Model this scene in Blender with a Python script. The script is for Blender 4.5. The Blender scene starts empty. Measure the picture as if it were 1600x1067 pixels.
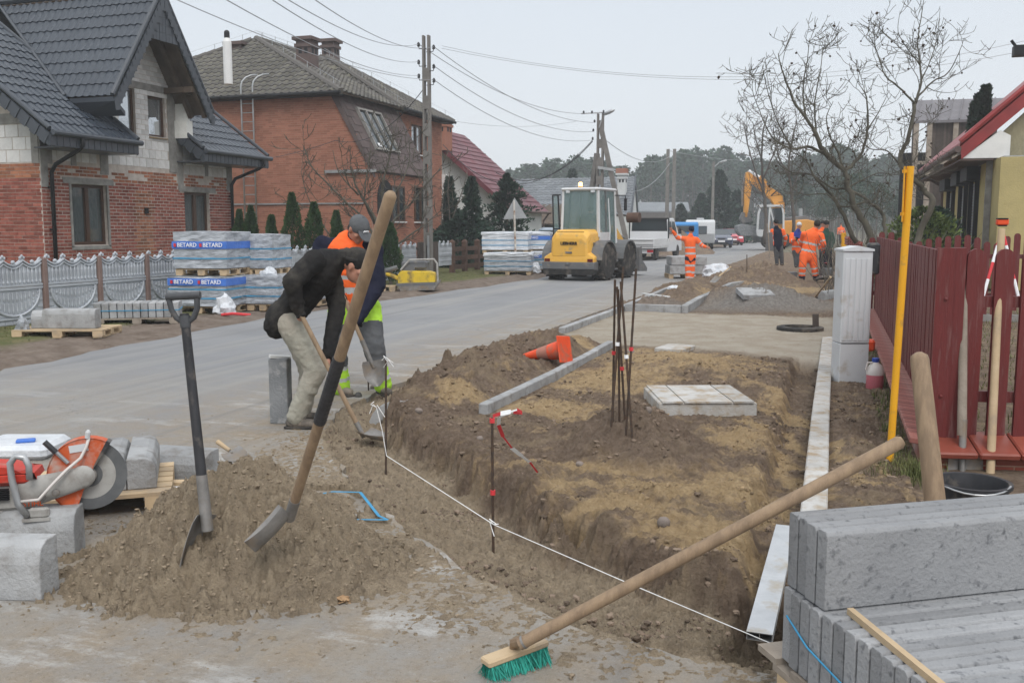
import bpy,bmesh,math,random
import numpy as np
from mathutils import Vector,Matrix
random.seed(7);np.random.seed(7)
R=random.Random(11)
SC=bpy.context.scene
COL=SC.collection
rad=math.radians
# ---------------------------------------------------------------- camera, sky, sun, exposure
CAM_H,HORIZON,VPX,FPX=1.55,355.0,1300.0,1500.0
PITCH=math.atan((533.5-HORIZON)/FPX)
YAW=math.atan((VPX-800)/FPX*math.cos(PITCH))
cam_d=bpy.data.cameras.new('camera')
cam=bpy.data.objects.new('camera',cam_d)
COL.objects.link(cam)
cam.location=(0,0,CAM_H)
cam.rotation_euler=(rad(90)-PITCH,0,YAW)
cam_d.sensor_width=36
cam_d.lens=36*FPX/1600
cam_d.clip_start=0.1
cam_d.clip_end=3000
SC.camera=cam
world=bpy.data.worlds.new('World')
SC.world=world
world.use_nodes=True
wn=world.node_tree.nodes;wl=world.node_tree.links
wn.clear()
w_out=wn.new('ShaderNodeOutputWorld')
w_bg=wn.new('ShaderNodeBackground');w_bg.inputs['Strength'].default_value=0.1
w_sky=wn.new('ShaderNodeTexSky');w_sky.sky_type='NISHITA';w_sky.sun_disc=False
SUN_EL,SUN_AZ=rad(48),rad(150)
w_sky.sun_elevation=SUN_EL;w_sky.sun_rotation=SUN_AZ
w_sky.dust_density=6.0;w_sky.air_density=1.0
w_bg2=wn.new('ShaderNodeBackground');w_bg2.inputs['Strength'].default_value=1.0
w_tc=wn.new('ShaderNodeTexCoord')
w_sep=wn.new('ShaderNodeSeparateXYZ')
w_ramp=wn.new('ShaderNodeValToRGB')
w_ramp.color_ramp.elements[0].position=0.0
w_ramp.color_ramp.elements[0].color=(0.79,0.82,0.85,1)
w_ramp.color_ramp.elements[1].position=1.0
w_ramp.color_ramp.elements[1].color=(1.22,1.26,1.30,1)
e=w_ramp.color_ramp.elements.new(0.22);e.color=(0.69,0.745,0.81,1)
w_noise=wn.new('ShaderNodeTexNoise');w_noise.inputs['Scale'].default_value=1.6
w_noise.inputs['Detail'].default_value=3
w_mr=wn.new('ShaderNodeMapRange')
w_mr.inputs['To Min'].default_value=0.955;w_mr.inputs['To Max'].default_value=1.045
w_mul=wn.new('ShaderNodeVectorMath');w_mul.operation='SCALE'
w_mix=wn.new('ShaderNodeMixShader');w_mix.inputs[0].default_value=0.9
wl.new(w_tc.outputs['Generated'],w_sep.inputs[0])
wl.new(w_sep.outputs['Z'],w_ramp.inputs[0])
wl.new(w_tc.outputs['Generated'],w_noise.inputs['Vector'])
wl.new(w_noise.outputs['Fac'],w_mr.inputs['Value'])
wl.new(w_ramp.outputs[0],w_mul.inputs[0]);wl.new(w_mr.outputs[0],w_mul.inputs['Scale'])
wl.new(w_mul.outputs[0],w_bg2.inputs['Color'])
wl.new(w_sky.outputs[0],w_bg.inputs['Color'])
wl.new(w_bg.outputs[0],w_mix.inputs[1]);wl.new(w_bg2.outputs[0],w_mix.inputs[2])
wl.new(w_mix.outputs[0],w_out.inputs['Surface'])
sun_d=bpy.data.lights.new('sun','SUN')
sun=bpy.data.objects.new('sun',sun_d);COL.objects.link(sun)
sun_d.energy=1.25;sun_d.angle=rad(25);sun_d.color=(1.0,0.97,0.93)
sdir=Vector((math.sin(SUN_AZ)*math.cos(SUN_EL),math.cos(SUN_AZ)*math.cos(SUN_EL),math.sin(SUN_EL)))
sun.rotation_euler=sdir.to_track_quat('Z','Y').to_euler()
sun.location=(0,0,30)
SC.view_settings.view_transform='Standard'
SC.view_settings.look='None'
SC.view_settings.exposure=0.22
SC.view_settings.gamma=1.0
SC.view_settings.use_curve_mapping=False
SC.cycles.max_bounces=5
SC.cycles.diffuse_bounces=3
SC.cycles.glossy_bounces=3
SC.cycles.transmission_bounces=4
SC.cycles.transparent_max_bounces=10
SC.cycles.volume_bounces=2
SC.cycles.caustics_reflective=False
SC.cycles.caustics_refractive=False
# ---------------------------------------------------------------- surveying helpers: a sight line of the photo meets a real plane
_cp,_sp,_ca,_sa=math.cos(PITCH),math.sin(PITCH),math.cos(YAW),math.sin(YAW)
def ray(u,v):
	x=(u-800)/FPX;y=(533.5-v)/FPX
	fh=_cp+y*_sp;z=-_sp+y*_cp
	return Vector((x*_ca-fh*_sa,x*_sa+fh*_ca,z)),fh
def G(u,v,z=0.0):
	d,_=ray(u,v);t=(z-CAM_H)/d.z
	return Vector((d.x*t,d.y*t,z))
def D(u,v,dist):
	d,fh=ray(u,v);t=dist/fh
	return Vector((d.x*t,d.y*t,CAM_H+d.z*t))
def HX(u,v,X):
	d,_=ray(u,v);t=X/d.x
	return Vector((X,d.y*t,CAM_H+d.z*t))
def HY(u,v,Y):
	d,_=ray(u,v);t=Y/d.y
	return Vector((d.x*t,Y,CAM_H+d.z*t))
VIEW_X=Vector((_ca,_sa,0));VIEW_Y=Vector((-_sa,_ca,0));UP=Vector((0,0,1))
# ---------------------------------------------------------------- tags
def tag(o,label=None,cat=None,group=None,kind=None):
	if label:o['label']=label
	if cat:o['category']=cat
	if group:o['group']=group
	if kind:o['kind']=kind
	return o
def thing(name,label,cat,loc=(0,0,0),group=None,rotz=0):
	o=bpy.data.objects.new(name,None)
	COL.objects.link(o)
	o.location=loc;o.rotation_euler=(0,0,rotz)
	o.empty_display_size=0.1
	return tag(o,label,cat,group)
def origin_of(p):
	v=Vector((0,0,0))
	while p is not None:
		v+=Vector(p.location);p=p.parent
	return v
def link(name,me,parent=None,loc=None):
	o=bpy.data.objects.new(name,me)
	COL.objects.link(o)
	if parent is not None:o.parent=parent
	if loc is not None:o.location=loc
	return o
def copy_tree(o,parent=None):
	c=o.copy();COL.objects.link(c);c.parent=parent
	for ch in o.children:copy_tree(ch,c)
	return c
	# ---------------------------------------------------------------- mesh builder
class MB:
	def __init__(s):
		s.v=[];s.f=[];s.m=[];s.t=[]
		s.M=None
	def add(s,vs,fs,mi=0,tint=0.5):
		b=len(s.v)
		if s.M is not None:vs=[s.M@Vector(q)for q in vs]
		s.v.extend([tuple(q)for q in vs])
		s.f.extend([tuple(b+i for i in f)for f in fs])
		s.m.extend([mi]*len(fs));s.t.extend([tint]*len(fs))
		return s
	def box(s,c,size,rot=None,mi=0,tint=0.5,ch=0.0,taper=1.0):
		hx,hy,hz=size[0]/2,size[1]/2,size[2]/2
		c=Vector(c)
		if ch<=0:
			vs=[]
			for z in(-1,1):
				k=taper if z>0 else 1
				vs+=[Vector((x*hx*k,y*hy*k,z*hz))for x,y in((-1,-1),(1,-1),(1,1),(-1,1))]
			fs=[(0,3,2,1),(4,5,6,7),(0,1,5,4),(1,2,6,5),(2,3,7,6),(3,0,4,7)]
		else:
			ch=min(ch,hx*.9,hy*.9,hz*.9)
			vs=[];
			for z,zz,k in((-1,hz,ch),(-1,hz-ch,0),(1,hz-ch,0),(1,hz,ch)):
				zc=z*zz
				ax,ay=hx-k,hy-k
				e=ch if k==0 else ch*.6
				kk=taper if z>0 else 1
				for x,y in((-ax+e,-ay),(ax-e,-ay),(ax,-ay+e),(ax,ay-e),(ax-e,ay),(-ax+e,ay),(-ax,ay-e),(-ax,-ay+e)):
					vs.append(Vector((x*kk,y*kk,zc)))
			fs=[tuple(range(7,-1,-1)),tuple(range(24,32))]
			for r in range(3):
				for i in range(8):
					j=(i+1)%8
					fs.append((r*8+i,r*8+j,r*8+8+j,r*8+8+i))
		if rot is not None:vs=[rot@q for q in vs]
		return s.add([q+c for q in vs],fs,mi,tint)
	def beam(s,a,b,w,h,mi=0,tint=0.5,ch=0.0,up=UP):
		a=Vector(a);b=Vector(b);d=(b-a);L=d.length;d.normalize()
		x=up.cross(d)
		if x.length<1e-4:x=Vector((1,0,0))
		x.normalize();y=d.cross(x)
		rot=Matrix((x,y,d)).transposed()
		return s.box((a+b)/2,(w,h,L),rot,mi,tint,ch)
	def tube(s,pts,r,n=8,mi=0,tint=0.5,cap=True,flat=None):
		pts=[Vector(p)for p in pts]
		if not isinstance(r,(list,tuple)):r=[r]*len(pts)
		m=len(pts);vs=[]
		t0=(pts[1]-pts[0]).normalized()
		x=t0.orthogonal().normalized()if flat is None else(flat[0]-t0*flat[0].dot(t0)).normalized()
		for i,p in enumerate(pts):
			if i==0:t=t0
			elif i==m-1:t=(pts[-1]-pts[-2]).normalized()
			else:t=((pts[i+1]-p).normalized()+(p-pts[i-1]).normalized())
			if t.length<1e-6:t=t0
			t=t.normalized()
			x=(x-t*x.dot(t))
			if x.length<1e-6:x=t.orthogonal()
			x=x.normalized();y=t.cross(x)
			k=1.0 if flat is None else flat[1]
			for j in range(n):
				a=2*math.pi*j/n
				vs.append(p+x*(math.cos(a)*r[i])+y*(math.sin(a)*r[i]*k))
		fs=[]
		for i in range(m-1):
			for j in range(n):
				k2=(j+1)%n
				fs.append((i*n+j,i*n+k2,(i+1)*n+k2,(i+1)*n+j))
		if cap:
			fs.append(tuple(range(n-1,-1,-1)));fs.append(tuple(range((m-1)*n,m*n)))
		return s.add(vs,fs,mi,tint)
	def lathe(s,prof,c=(0,0,0),axis=UP,n=16,mi=0,tint=0.5):
		axis=Vector(axis).normalized();x=axis.orthogonal().normalized();y=axis.cross(x);c=Vector(c)
		vs=[]
		for r,h in prof:
			for j in range(n):
				a=2*math.pi*j/n
				vs.append(c+axis*h+x*(math.cos(a)*r)+y*(math.sin(a)*r))
		fs=[]
		for i in range(len(prof)-1):
			for j in range(n):
				k=(j+1)%n
				fs.append((i*n+j,i*n+k,(i+1)*n+k,(i+1)*n+j))
		fs.append(tuple(range(n-1,-1,-1)));fs.append(tuple(range((len(prof)-1)*n,len(prof)*n)))
		return s.add(vs,fs,mi,tint)
	def prism(s,poly,depth,mi=0,tint=0.5):
		"""poly: list of 3d points (planar); depth: vector"""
		poly=[Vector(q)for q in poly];depth=Vector(depth);n=len(poly)
		vs=poly+[q+depth for q in poly]
		fs=[tuple(range(n-1,-1,-1)),tuple(range(n,2*n))]
		for i in range(n):
			j=(i+1)%n
			fs.append((i,j,n+j,n+i))
		return s.add(vs,fs,mi,tint)
	def ell(s,c,r,rot=None,n=12,m=8,mi=0,tint=0.5):
		c=Vector(c);vs=[];
		for i in range(m+1):
			a=math.pi*i/m
			for j in range(n):
				b=2*math.pi*j/n
				q=Vector((r[0]*math.sin(a)*math.cos(b),r[1]*math.sin(a)*math.sin(b),r[2]*math.cos(a)))
				if rot is not None:q=rot@q
				vs.append(c+q)
		fs=[]
		for i in range(m):
			for j in range(n):
				k=(j+1)%n
				fs.append((i*n+j,(i+1)*n+j,(i+1)*n+k,i*n+k))
		return s.add(vs,fs,mi,tint)
	def cap(s,a,b,ra,rb,n=12,flat=None,mi=0):
		"""rounded tapered capsule"""
		a=Vector(a);b=Vector(b);d=(b-a)
		if d.length<1e-5:d=Vector((0,0,1e-4));b=a+d
		t=d.normalized()
		pts=[];rr=[]
		for k in range(0,4):
			an=math.pi/2*k/4+0.12
			if k==0:an=0.15
			pts.append(a-t*ra*math.cos(an));rr.append(ra*math.sin(an))
		pts.append(a);rr.append(ra);pts.append(b);rr.append(rb)
		for k in range(3,-1,-1):
			an=math.pi/2*k/4+0.12
			if k==0:an=0.15
			pts.append(b+t*rb*math.cos(an));rr.append(rb*math.sin(an))
		return s.tube(pts,rr,n,mi,flat=flat)
	def mesh(s,name,mats,smooth=False,off=None):
		me=bpy.data.meshes.new(name)
		vs=s.v
		if off is not None:
			ox,oy,oz=off
			vs=[(a-ox,b-oy,c-oz)for a,b,c in vs]
		me.from_pydata(vs,[],s.f)
		if not isinstance(mats,(list,tuple)):mats=[mats]
		for m_ in mats:me.materials.append(m_)
		if any(s.m):me.polygons.foreach_set('material_index',s.m)
		at=me.attributes.new('tint','FLOAT','FACE');at.data.foreach_set('value',s.t)
		if smooth:
			me.polygons.foreach_set('use_smooth',[True]*len(s.f))
		me.update()
		return me
	def build(s,name,mats,parent=None,smooth=False,world=True,auto=None,bevel=None):
		"""vertices are in world space (world=True) or in the parent's space"""
		off=origin_of(parent)if(world and parent is not None)else None
		me=s.mesh(name,mats,smooth or auto is not None,off)
		if auto is not None:
			bm=bmesh.new();bm.from_mesh(me)
			lim=rad(auto)
			for ed in bm.edges:
				if len(ed.link_faces)==2 and ed.calc_face_angle(0)>lim:ed.smooth=False
			bm.to_mesh(me);bm.free()
		o=link(name,me,parent)
		if bevel:
			md=o.modifiers.new('bevel','BEVEL');md.width=bevel;md.segments=2;md.limit_method='ANGLE';md.angle_limit=rad(35)
		return o
def np_mesh(name,verts,faces,mats,tint=None,parent=None,smooth=False,mi=None):
	me=bpy.data.meshes.new(name)
	verts=np.asarray(verts,dtype=np.float32);faces=np.asarray(faces,dtype=np.int32)
	k=faces.shape[1]
	me.vertices.add(len(verts));me.vertices.foreach_set('co',verts.ravel())
	me.loops.add(faces.size);me.loops.foreach_set('vertex_index',faces.ravel())
	me.polygons.add(len(faces))
	me.polygons.foreach_set('loop_start',np.arange(0,faces.size,k,dtype=np.int32))
	if not isinstance(mats,(list,tuple)):mats=[mats]
	for m_ in mats:me.materials.append(m_)
	if mi is not None:me.polygons.foreach_set('material_index',np.asarray(mi,dtype=np.int32))
	me.polygons.foreach_set('use_smooth',np.full(len(faces),smooth))
	me.update(calc_edges=True)
	if tint is not None:
		at=me.attributes.new('tint','FLOAT','FACE');at.data.foreach_set('value',np.asarray(tint,dtype=np.float32))
	return link(name,me,parent)
	# ---------------------------------------------------------------- numpy value noise
def _hash(ix,iy,seed):
	h=(ix.astype(np.int64)*374761393+iy.astype(np.int64)*668265263+seed*1442695041)&0x7fffffff
	h=((h^(h>>13))*1274126177)&0x7fffffff
	return((h^(h>>16))&0xffff)/65535.0
def vnoise(x,y,seed=0):
	ix=np.floor(x);iy=np.floor(y);fx=x-ix;fy=y-iy
	fx=fx*fx*fx*(fx*(fx*6-15)+10);fy=fy*fy*fy*(fy*(fy*6-15)+10)
	a=_hash(ix,iy,seed);b=_hash(ix+1,iy,seed);c=_hash(ix,iy+1,seed);d=_hash(ix+1,iy+1,seed)
	return(a*(1-fx)+b*fx)*(1-fy)+(c*(1-fx)+d*fx)*fy
def fbm(x,y,freq,octs=5,seed=0,gain=0.5,ridged=False):
	s=np.zeros_like(x);amp=1.0;tot=0
	c,sn=math.cos(0.6),math.sin(0.6)
	for o in range(octs):
		n=vnoise(x*freq,y*freq,seed+o*17)
		if ridged:n=1-np.abs(2*n-1)
		s+=n*amp;tot+=amp
		amp*=gain;freq*=2.03
		x,y=x*c-y*sn+13.1,x*sn+y*c+7.7
	return s/tot-(0 if ridged else 0.5)
def sstep(a,b,x):
	t=np.clip((x-a)/(b-a),0,1);return t*t*(3-2*t)
	# ---------------------------------------------------------------- materials
MATS={}
def mat(name,c,c2=None,scale=6.0,rough=0.8,bump=0.0,bscale=60.0,metal=0.0,spec=0.3,tint=None,alpha=None,dirt=None,dscale=3.0,damt=0.5,emit=None,estr=1.0,coords='Object',trans=0.0,stretch=None,detail=6,coat=0.0,ramp=(0.35,0.65)):
	"""tint: (dark multiplier, light multiplier) driven by the 'tint' face attribute"""
	if name in MATS:return MATS[name]
	m=bpy.data.materials.new(name);m.use_nodes=True
	n=m.node_tree.nodes;l=m.node_tree.links
	b=n['Principled BSDF']
	b.inputs['Roughness'].default_value=rough
	b.inputs['Metallic'].default_value=metal
	b.inputs['Specular IOR Level'].default_value=spec
	if coat:b.inputs['Coat Weight'].default_value=coat
	tc=n.new('ShaderNodeTexCoord')
	vec=tc.outputs[coords]
	if stretch:
		mp=n.new('ShaderNodeMapping');mp.inputs['Scale'].default_value=stretch
		l.new(vec,mp.inputs['Vector']);vec=mp.outputs[0]
	col=None
	def rgb(cc):
		r=n.new('ShaderNodeRGB');r.outputs[0].default_value=(*cc,1);return r.outputs[0]
	col=rgb(c)
	def noise(sc,det):
		t=n.new('ShaderNodeTexNoise');t.inputs['Scale'].default_value=sc;t.inputs['Detail'].default_value=det
		t.inputs['Roughness'].default_value=0.6
		l.new(vec,t.inputs['Vector']);return t.outputs['Fac']
	def mixc(fac,a_,b_,mode='MIX'):
		x=n.new('ShaderNodeMix');x.data_type='RGBA';x.blend_type=mode
		if isinstance(fac,float):x.inputs[0].default_value=fac
		else:l.new(fac,x.inputs[0])
		l.new(a_,x.inputs[6]);l.new(b_,x.inputs[7]);return x.outputs[2]
	def mr(src,a0,a1,b0,b1):
		x=n.new('ShaderNodeMapRange');l.new(src,x.inputs['Value'])
		x.inputs['From Min'].default_value=a0;x.inputs['From Max'].default_value=a1
		x.inputs['To Min'].default_value=b0;x.inputs['To Max'].default_value=b1
		return x.outputs[0]
	if c2 is not None:
		col=mixc(mr(noise(scale,detail),ramp[0],ramp[1],0,1),col,rgb(c2))
	if dirt is not None:
		col=mixc(mr(noise(dscale,8),0.62-damt*0.35,0.72-damt*0.15,0,0.9),col,rgb(dirt))
	if tint is not None:
		at=n.new('ShaderNodeAttribute');at.attribute_name='tint'
		hs=n.new('ShaderNodeHueSaturation');l.new(col,hs.inputs['Color'])
		l.new(mr(at.outputs['Fac'],0,1,tint[0],tint[1]),hs.inputs['Value']);col=hs.outputs[0]
	l.new(col,b.inputs['Base Color'])
	if bump>0:
		bp=n.new('ShaderNodeBump');bp.inputs['Strength'].default_value=bump;bp.inputs['Distance'].default_value=0.02
		l.new(noise(bscale,5),bp.inputs['Height']);l.new(bp.outputs[0],b.inputs['Normal'])
	if c2 is not None and rough>0.3:
		l.new(mr(noise(scale*2.3,3),0.3,0.7,max(0,rough-0.1),min(1,rough+0.1)),b.inputs['Roughness'])
	if emit is not None:
		b.inputs['Emission Color'].default_value=(*emit,1);b.inputs['Emission Strength'].default_value=estr
	if alpha is not None:
		b.inputs['Alpha'].default_value=alpha
	if trans:b.inputs['Transmission Weight'].default_value=trans
	MATS[name]=m
	return m
M={}
def setup_mats():
	A=lambda k,*a,**w:M.__setitem__(k,mat(k,*a,**w))
	A('brick_red',(0.23,0.065,0.048),(0.31,0.115,0.085),scale=9,rough=0.9,bump=0.3,bscale=90,tint=(0.72,1.3),spec=0.15)
	A('brick_patch',(0.36,0.155,0.085),(0.29,0.12,0.075),scale=9,rough=0.9,bump=0.3,bscale=90,tint=(0.6,1.35),spec=0.15)
	A('brick_orange',(0.385,0.175,0.118),(0.315,0.14,0.097),scale=1.2,rough=0.9,tint=(0.82,1.15),spec=0.15)
	A('mortar',(0.60,0.54,0.49),(0.44,0.38,0.34),scale=5,rough=0.95,bump=0.5,bscale=40,spec=0.1)
	A('mortar_red',(0.44,0.27,0.20),(0.30,0.17,0.12),scale=3,rough=0.95,bump=0.5,bscale=40,spec=0.1)
	A('block',(0.74,0.73,0.72),(0.64,0.63,0.62),scale=6,rough=0.95,bump=0.3,bscale=80,tint=(0.82,1.12),spec=0.1)
	A('rough_concrete',(0.33,0.32,0.30),(0.22,0.21,0.20),scale=5,rough=0.95,bump=0.5,bscale=40,spec=0.1)
	A('concrete',(0.40,0.405,0.41),(0.30,0.305,0.31),scale=4,rough=0.9,bump=0.5,bscale=55,spec=0.2,tint=(0.85,1.12),dirt=(0.24,0.23,0.22),dscale=9,damt=0.35)
	A('concrete_dark',(0.26,0.27,0.28),(0.18,0.19,0.20),scale=6,rough=0.92,bump=0.6,bscale=70,spec=0.2,tint=(0.8,1.15),dirt=(0.38,0.38,0.38),dscale=12,damt=0.3)
	A('concrete_sandy',(0.54,0.53,0.51),(0.42,0.41,0.39),scale=6,rough=0.92,bump=0.5,bscale=60,spec=0.15,tint=(0.9,1.1),dirt=(0.36,0.28,0.19),dscale=9,damt=0.42)
	A('fence_concrete',(0.50,0.53,0.57),(0.40,0.425,0.46),scale=3,rough=0.8,bump=0.3,bscale=60,spec=0.3)
	A('fence_post',(0.20,0.13,0.11),(0.26,0.19,0.17),scale=3,rough=0.85,bump=0.2)
	A('metal_tile',(0.034,0.043,0.058),(0.044,0.055,0.072),scale=0.8,rough=0.32,spec=0.5)
	A('metal_trim',(0.042,0.05,0.062),(0.055,0.063,0.077),scale=1.5,rough=0.38,spec=0.5)
	A('tile_grey',(0.125,0.115,0.105),(0.085,0.08,0.072),scale=1.4,rough=0.75,tint=(0.75,1.25),spec=0.3,dirt=(0.16,0.15,0.11),dscale=2,damt=0.3)
	A('tile_blue_grey',(0.20,0.215,0.23),(0.15,0.16,0.175),scale=0.5,rough=0.6,spec=0.3,tint=(0.8,1.2))
	A('roof_burgundy',(0.16,0.035,0.045),(0.12,0.03,0.04),scale=0.5,rough=0.5,spec=0.4)
	A('roof_red',(0.30,0.035,0.035),(0.22,0.03,0.03),scale=2,rough=0.45,spec=0.4)
	A('shingle_brown',(0.12,0.09,0.085),(0.085,0.065,0.062),scale=2,rough=0.85,tint=(0.8,1.2))
	A('chimney_brown',(0.14,0.10,0.09),(0.10,0.075,0.07),scale=2,rough=0.85)
	A('window_brown',(0.085,0.045,0.028),(0.06,0.033,0.022),scale=3,rough=0.4,stretch=(1,1,8))
	A('wood_beam',(0.13,0.095,0.07),(0.08,0.06,0.045),scale=3,rough=0.85,stretch=(1,1,1))
	A('white_wall',(0.62,0.63,0.62),(0.52,0.53,0.53),scale=0.8,rough=0.9)
	A('white_paint',(0.78,0.78,0.77),(0.70,0.70,0.69),scale=3,rough=0.5)
	A('foam_white',(0.80,0.80,0.77),(0.70,0.70,0.67),scale=6,rough=0.9)
	A('yellow_render',(0.50,0.42,0.20),(0.42,0.35,0.17),scale=2.0,rough=0.95,bump=0.6,bscale=25,spec=0.1)
	A('beige_render',(0.40,0.36,0.24),(0.33,0.30,0.20),scale=7,rough=0.95,bump=0.9,bscale=30,spec=0.1,stretch=(3,3,1))
	A('fence_red',(0.155,0.025,0.024),(0.115,0.019,0.019),scale=5,rough=0.5,spec=0.4,bump=0.25,bscale=25,stretch=(6,6,0.6),dirt=(0.20,0.085,0.08),dscale=5,damt=0.25)
	A('clinker',(0.30,0.105,0.085),(0.36,0.16,0.13),scale=8,rough=0.6,tint=(0.75,1.3),dirt=(0.42,0.33,0.30),dscale=7,damt=0.45)
	A('clinker_tile',(0.30,0.075,0.05),(0.24,0.06,0.04),scale=5,rough=0.4,tint=(0.8,1.2))
	A('plastic_white',(0.62,0.64,0.66),(0.57,0.59,0.61),scale=2,rough=0.45,dirt=(0.45,0.42,0.38),dscale=6,damt=0.1)
	A('yellow_paint',(0.80,0.40,0.02),(0.72,0.35,0.02),scale=3,rough=0.4,dirt=(0.45,0.25,0.06),dscale=9,damt=0.15)
	A('wood_handle',(0.33,0.235,0.15),(0.23,0.16,0.105),scale=5,rough=0.6,bump=0.25,bscale=40,stretch=(6,6,0.8),dirt=(0.24,0.17,0.11),dscale=5,damt=0.35)
	A('wood_pale',(0.55,0.42,0.27),(0.46,0.34,0.21),scale=4,rough=0.75,bump=0.2,bscale=50,tint=(0.8,1.15),dirt=(0.34,0.28,0.22),dscale=4,damt=0.25)
	A('wood_grey',(0.36,0.31,0.26),(0.25,0.21,0.17),scale=6,rough=0.85,bump=0.3,bscale=40,tint=(0.8,1.2))
	A('wood_brown',(0.12,0.07,0.05),(0.085,0.05,0.038),scale=4,rough=0.8,tint=(0.8,1.2))
	A('wood_dark',(0.07,0.055,0.048),(0.10,0.08,0.07),scale=3,rough=0.9,tint=(0.7,1.3))
	A('black_plastic',(0.025,0.026,0.03),(0.04,0.04,0.045),scale=10,rough=0.5,spec=0.4,dirt=(0.15,0.13,0.11),dscale=8,damt=0.2)
	A('handle_grey',(0.05,0.053,0.06),(0.075,0.078,0.085),scale=15,rough=0.55,spec=0.4,dirt=(0.17,0.15,0.13),dscale=10,damt=0.25)
	A('steel',(0.30,0.29,0.28),(0.19,0.18,0.17),scale=9,rough=0.55,metal=0.5,dirt=(0.28,0.22,0.16),dscale=6,damt=0.4,bump=0.1)
	A('aluminium',(0.62,0.63,0.64),(0.52,0.53,0.54),scale=9,rough=0.4,metal=0.7,dirt=(0.45,0.38,0.28),dscale=6,damt=0.25)
	A('galvanised',(0.45,0.46,0.47),(0.36,0.37,0.38),scale=5,rough=0.45,metal=0.6)
	A('rebar',(0.075,0.062,0.055),(0.12,0.075,0.05),scale=30,rough=0.75,metal=0.4,bump=0.5,bscale=120)
	A('rust',(0.20,0.11,0.07),(0.32,0.27,0.23),scale=9,rough=0.85)
	A('orange_plastic',(0.85,0.10,0.03),(0.72,0.08,0.025),scale=4,rough=0.5,dirt=(0.32,0.16,0.11),dscale=6,damt=0.3)
	A('orange_saw',(0.62,0.11,0.03),(0.50,0.10,0.04),scale=6,rough=0.5,dirt=(0.48,0.38,0.33),dscale=9,damt=0.4)
	A('saw_grey',(0.42,0.41,0.39),(0.34,0.33,0.31),scale=9,rough=0.65,dirt=(0.26,0.24,0.22),dscale=9,damt=0.4)
	A('red_plastic',(0.55,0.045,0.025),(0.46,0.05,0.035),scale=6,rough=0.5,dirt=(0.42,0.22,0.17),dscale=9,damt=0.3)
	A('grey_disc',(0.17,0.175,0.18),(0.13,0.135,0.14),scale=10,rough=0.6,metal=0.3)
	A('black',(0.012,0.012,0.014),rough=0.6)
	A('rubber',(0.022,0.022,0.023),(0.05,0.046,0.042),scale=8,rough=0.85,bump=0.2,bscale=30,dirt=(0.15,0.13,0.11),dscale=4,damt=0.3)
	A('film',(0.28,0.30,0.33),(0.50,0.53,0.57),scale=5,rough=0.28,bump=0.9,bscale=14,spec=0.6,stretch=(1,1,3.5),tint=(0.75,1.2))
	A('film_white',(0.68,0.70,0.73),(0.55,0.58,0.62),scale=5,rough=0.4,bump=0.9,bscale=12,spec=0.5)
	A('band_blue',(0.055,0.16,0.55),(0.08,0.2,0.6),scale=5,rough=0.4,bump=0.3,bscale=14)
	A('print_white',(0.85,0.86,0.88),rough=0.5)
	A('print_black',(0.015,0.014,0.013),rough=0.5)
	A('print_red',(0.6,0.04,0.05),rough=0.5)
	A('strap_blue',(0.04,0.25,0.45),(0.05,0.30,0.52),scale=8,rough=0.45)
	A('asph_dark',(0.055,0.055,0.055),rough=0.9)
	A('loader_yellow',(0.83,0.47,0.075),(0.76,0.42,0.07),scale=1.5,rough=0.35,spec=0.5,dirt=(0.48,0.31,0.12),dscale=4,damt=0.12)
	A('machine_yellow',(0.72,0.50,0.03),(0.6,0.42,0.04),scale=3,rough=0.5,dirt=(0.16,0.12,0.07),dscale=4,damt=0.35)
	A('machine_orange',(0.72,0.33,0.06),(0.62,0.28,0.05),scale=1.5,rough=0.45)
	A('rim_orange',(0.72,0.27,0.04),(0.62,0.24,0.05),scale=3,rough=0.5)
	A('machine_grey',(0.15,0.155,0.16),(0.12,0.122,0.126),scale=2,rough=0.6,dirt=(0.25,0.22,0.19),dscale=4,damt=0.25)
	A('car_blue',(0.035,0.045,0.085),rough=0.25,spec=0.6,coat=0.6)
	A('car_red',(0.50,0.03,0.05),rough=0.25,spec=0.6,coat=0.6)
	A('car_silver',(0.22,0.27,0.33),(0.19,0.24,0.30),scale=1,rough=0.3,spec=0.6,coat=0.4,metal=0.3)
	A('van_white',(0.66,0.67,0.68),(0.60,0.61,0.62),scale=1,rough=0.35,coat=0.3)
	A('van_blue',(0.05,0.25,0.58),rough=0.4)
	A('tail_red',(0.45,0.01,0.02),rough=0.25,spec=0.6)
	A('tail_dark',(0.12,0.01,0.01),rough=0.35)
	A('glass_dark',(0.03,0.04,0.045),rough=0.06,spec=0.8)
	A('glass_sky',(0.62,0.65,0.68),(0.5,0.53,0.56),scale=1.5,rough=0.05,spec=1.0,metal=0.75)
	A('glass_green',(0.30,0.42,0.40),rough=0.05,spec=0.6,alpha=0.35)
	A('glass_clear',(0.10,0.12,0.125),rough=0.04,spec=0.9,alpha=0.5)
	A('curtain',(0.70,0.71,0.71),(0.32,0.35,0.36),scale=9,rough=0.9,stretch=(1,4,0.6))
	A('beacon',(1.0,0.35,0.05),rough=0.3,emit=(1.0,0.42,0.12),estr=7.0)
	A('hivis',(1.0,0.165,0.035),(0.93,0.14,0.03),scale=9,rough=0.8,bump=0.5,bscale=22)
	A('hivis_yellow',(0.50,0.85,0.06),(0.42,0.72,0.06),scale=7,rough=0.8,bump=0.5,bscale=22)
	A('reflective',(0.55,0.56,0.56),(0.45,0.46,0.46),scale=20,rough=0.4,spec=0.5)
	A('cloth_black',(0.018,0.018,0.019),(0.03,0.028,0.027),scale=7,rough=0.92,bump=0.5,bscale=18,spec=0.15,dirt=(0.06,0.055,0.048),dscale=6,damt=0.25)
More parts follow.
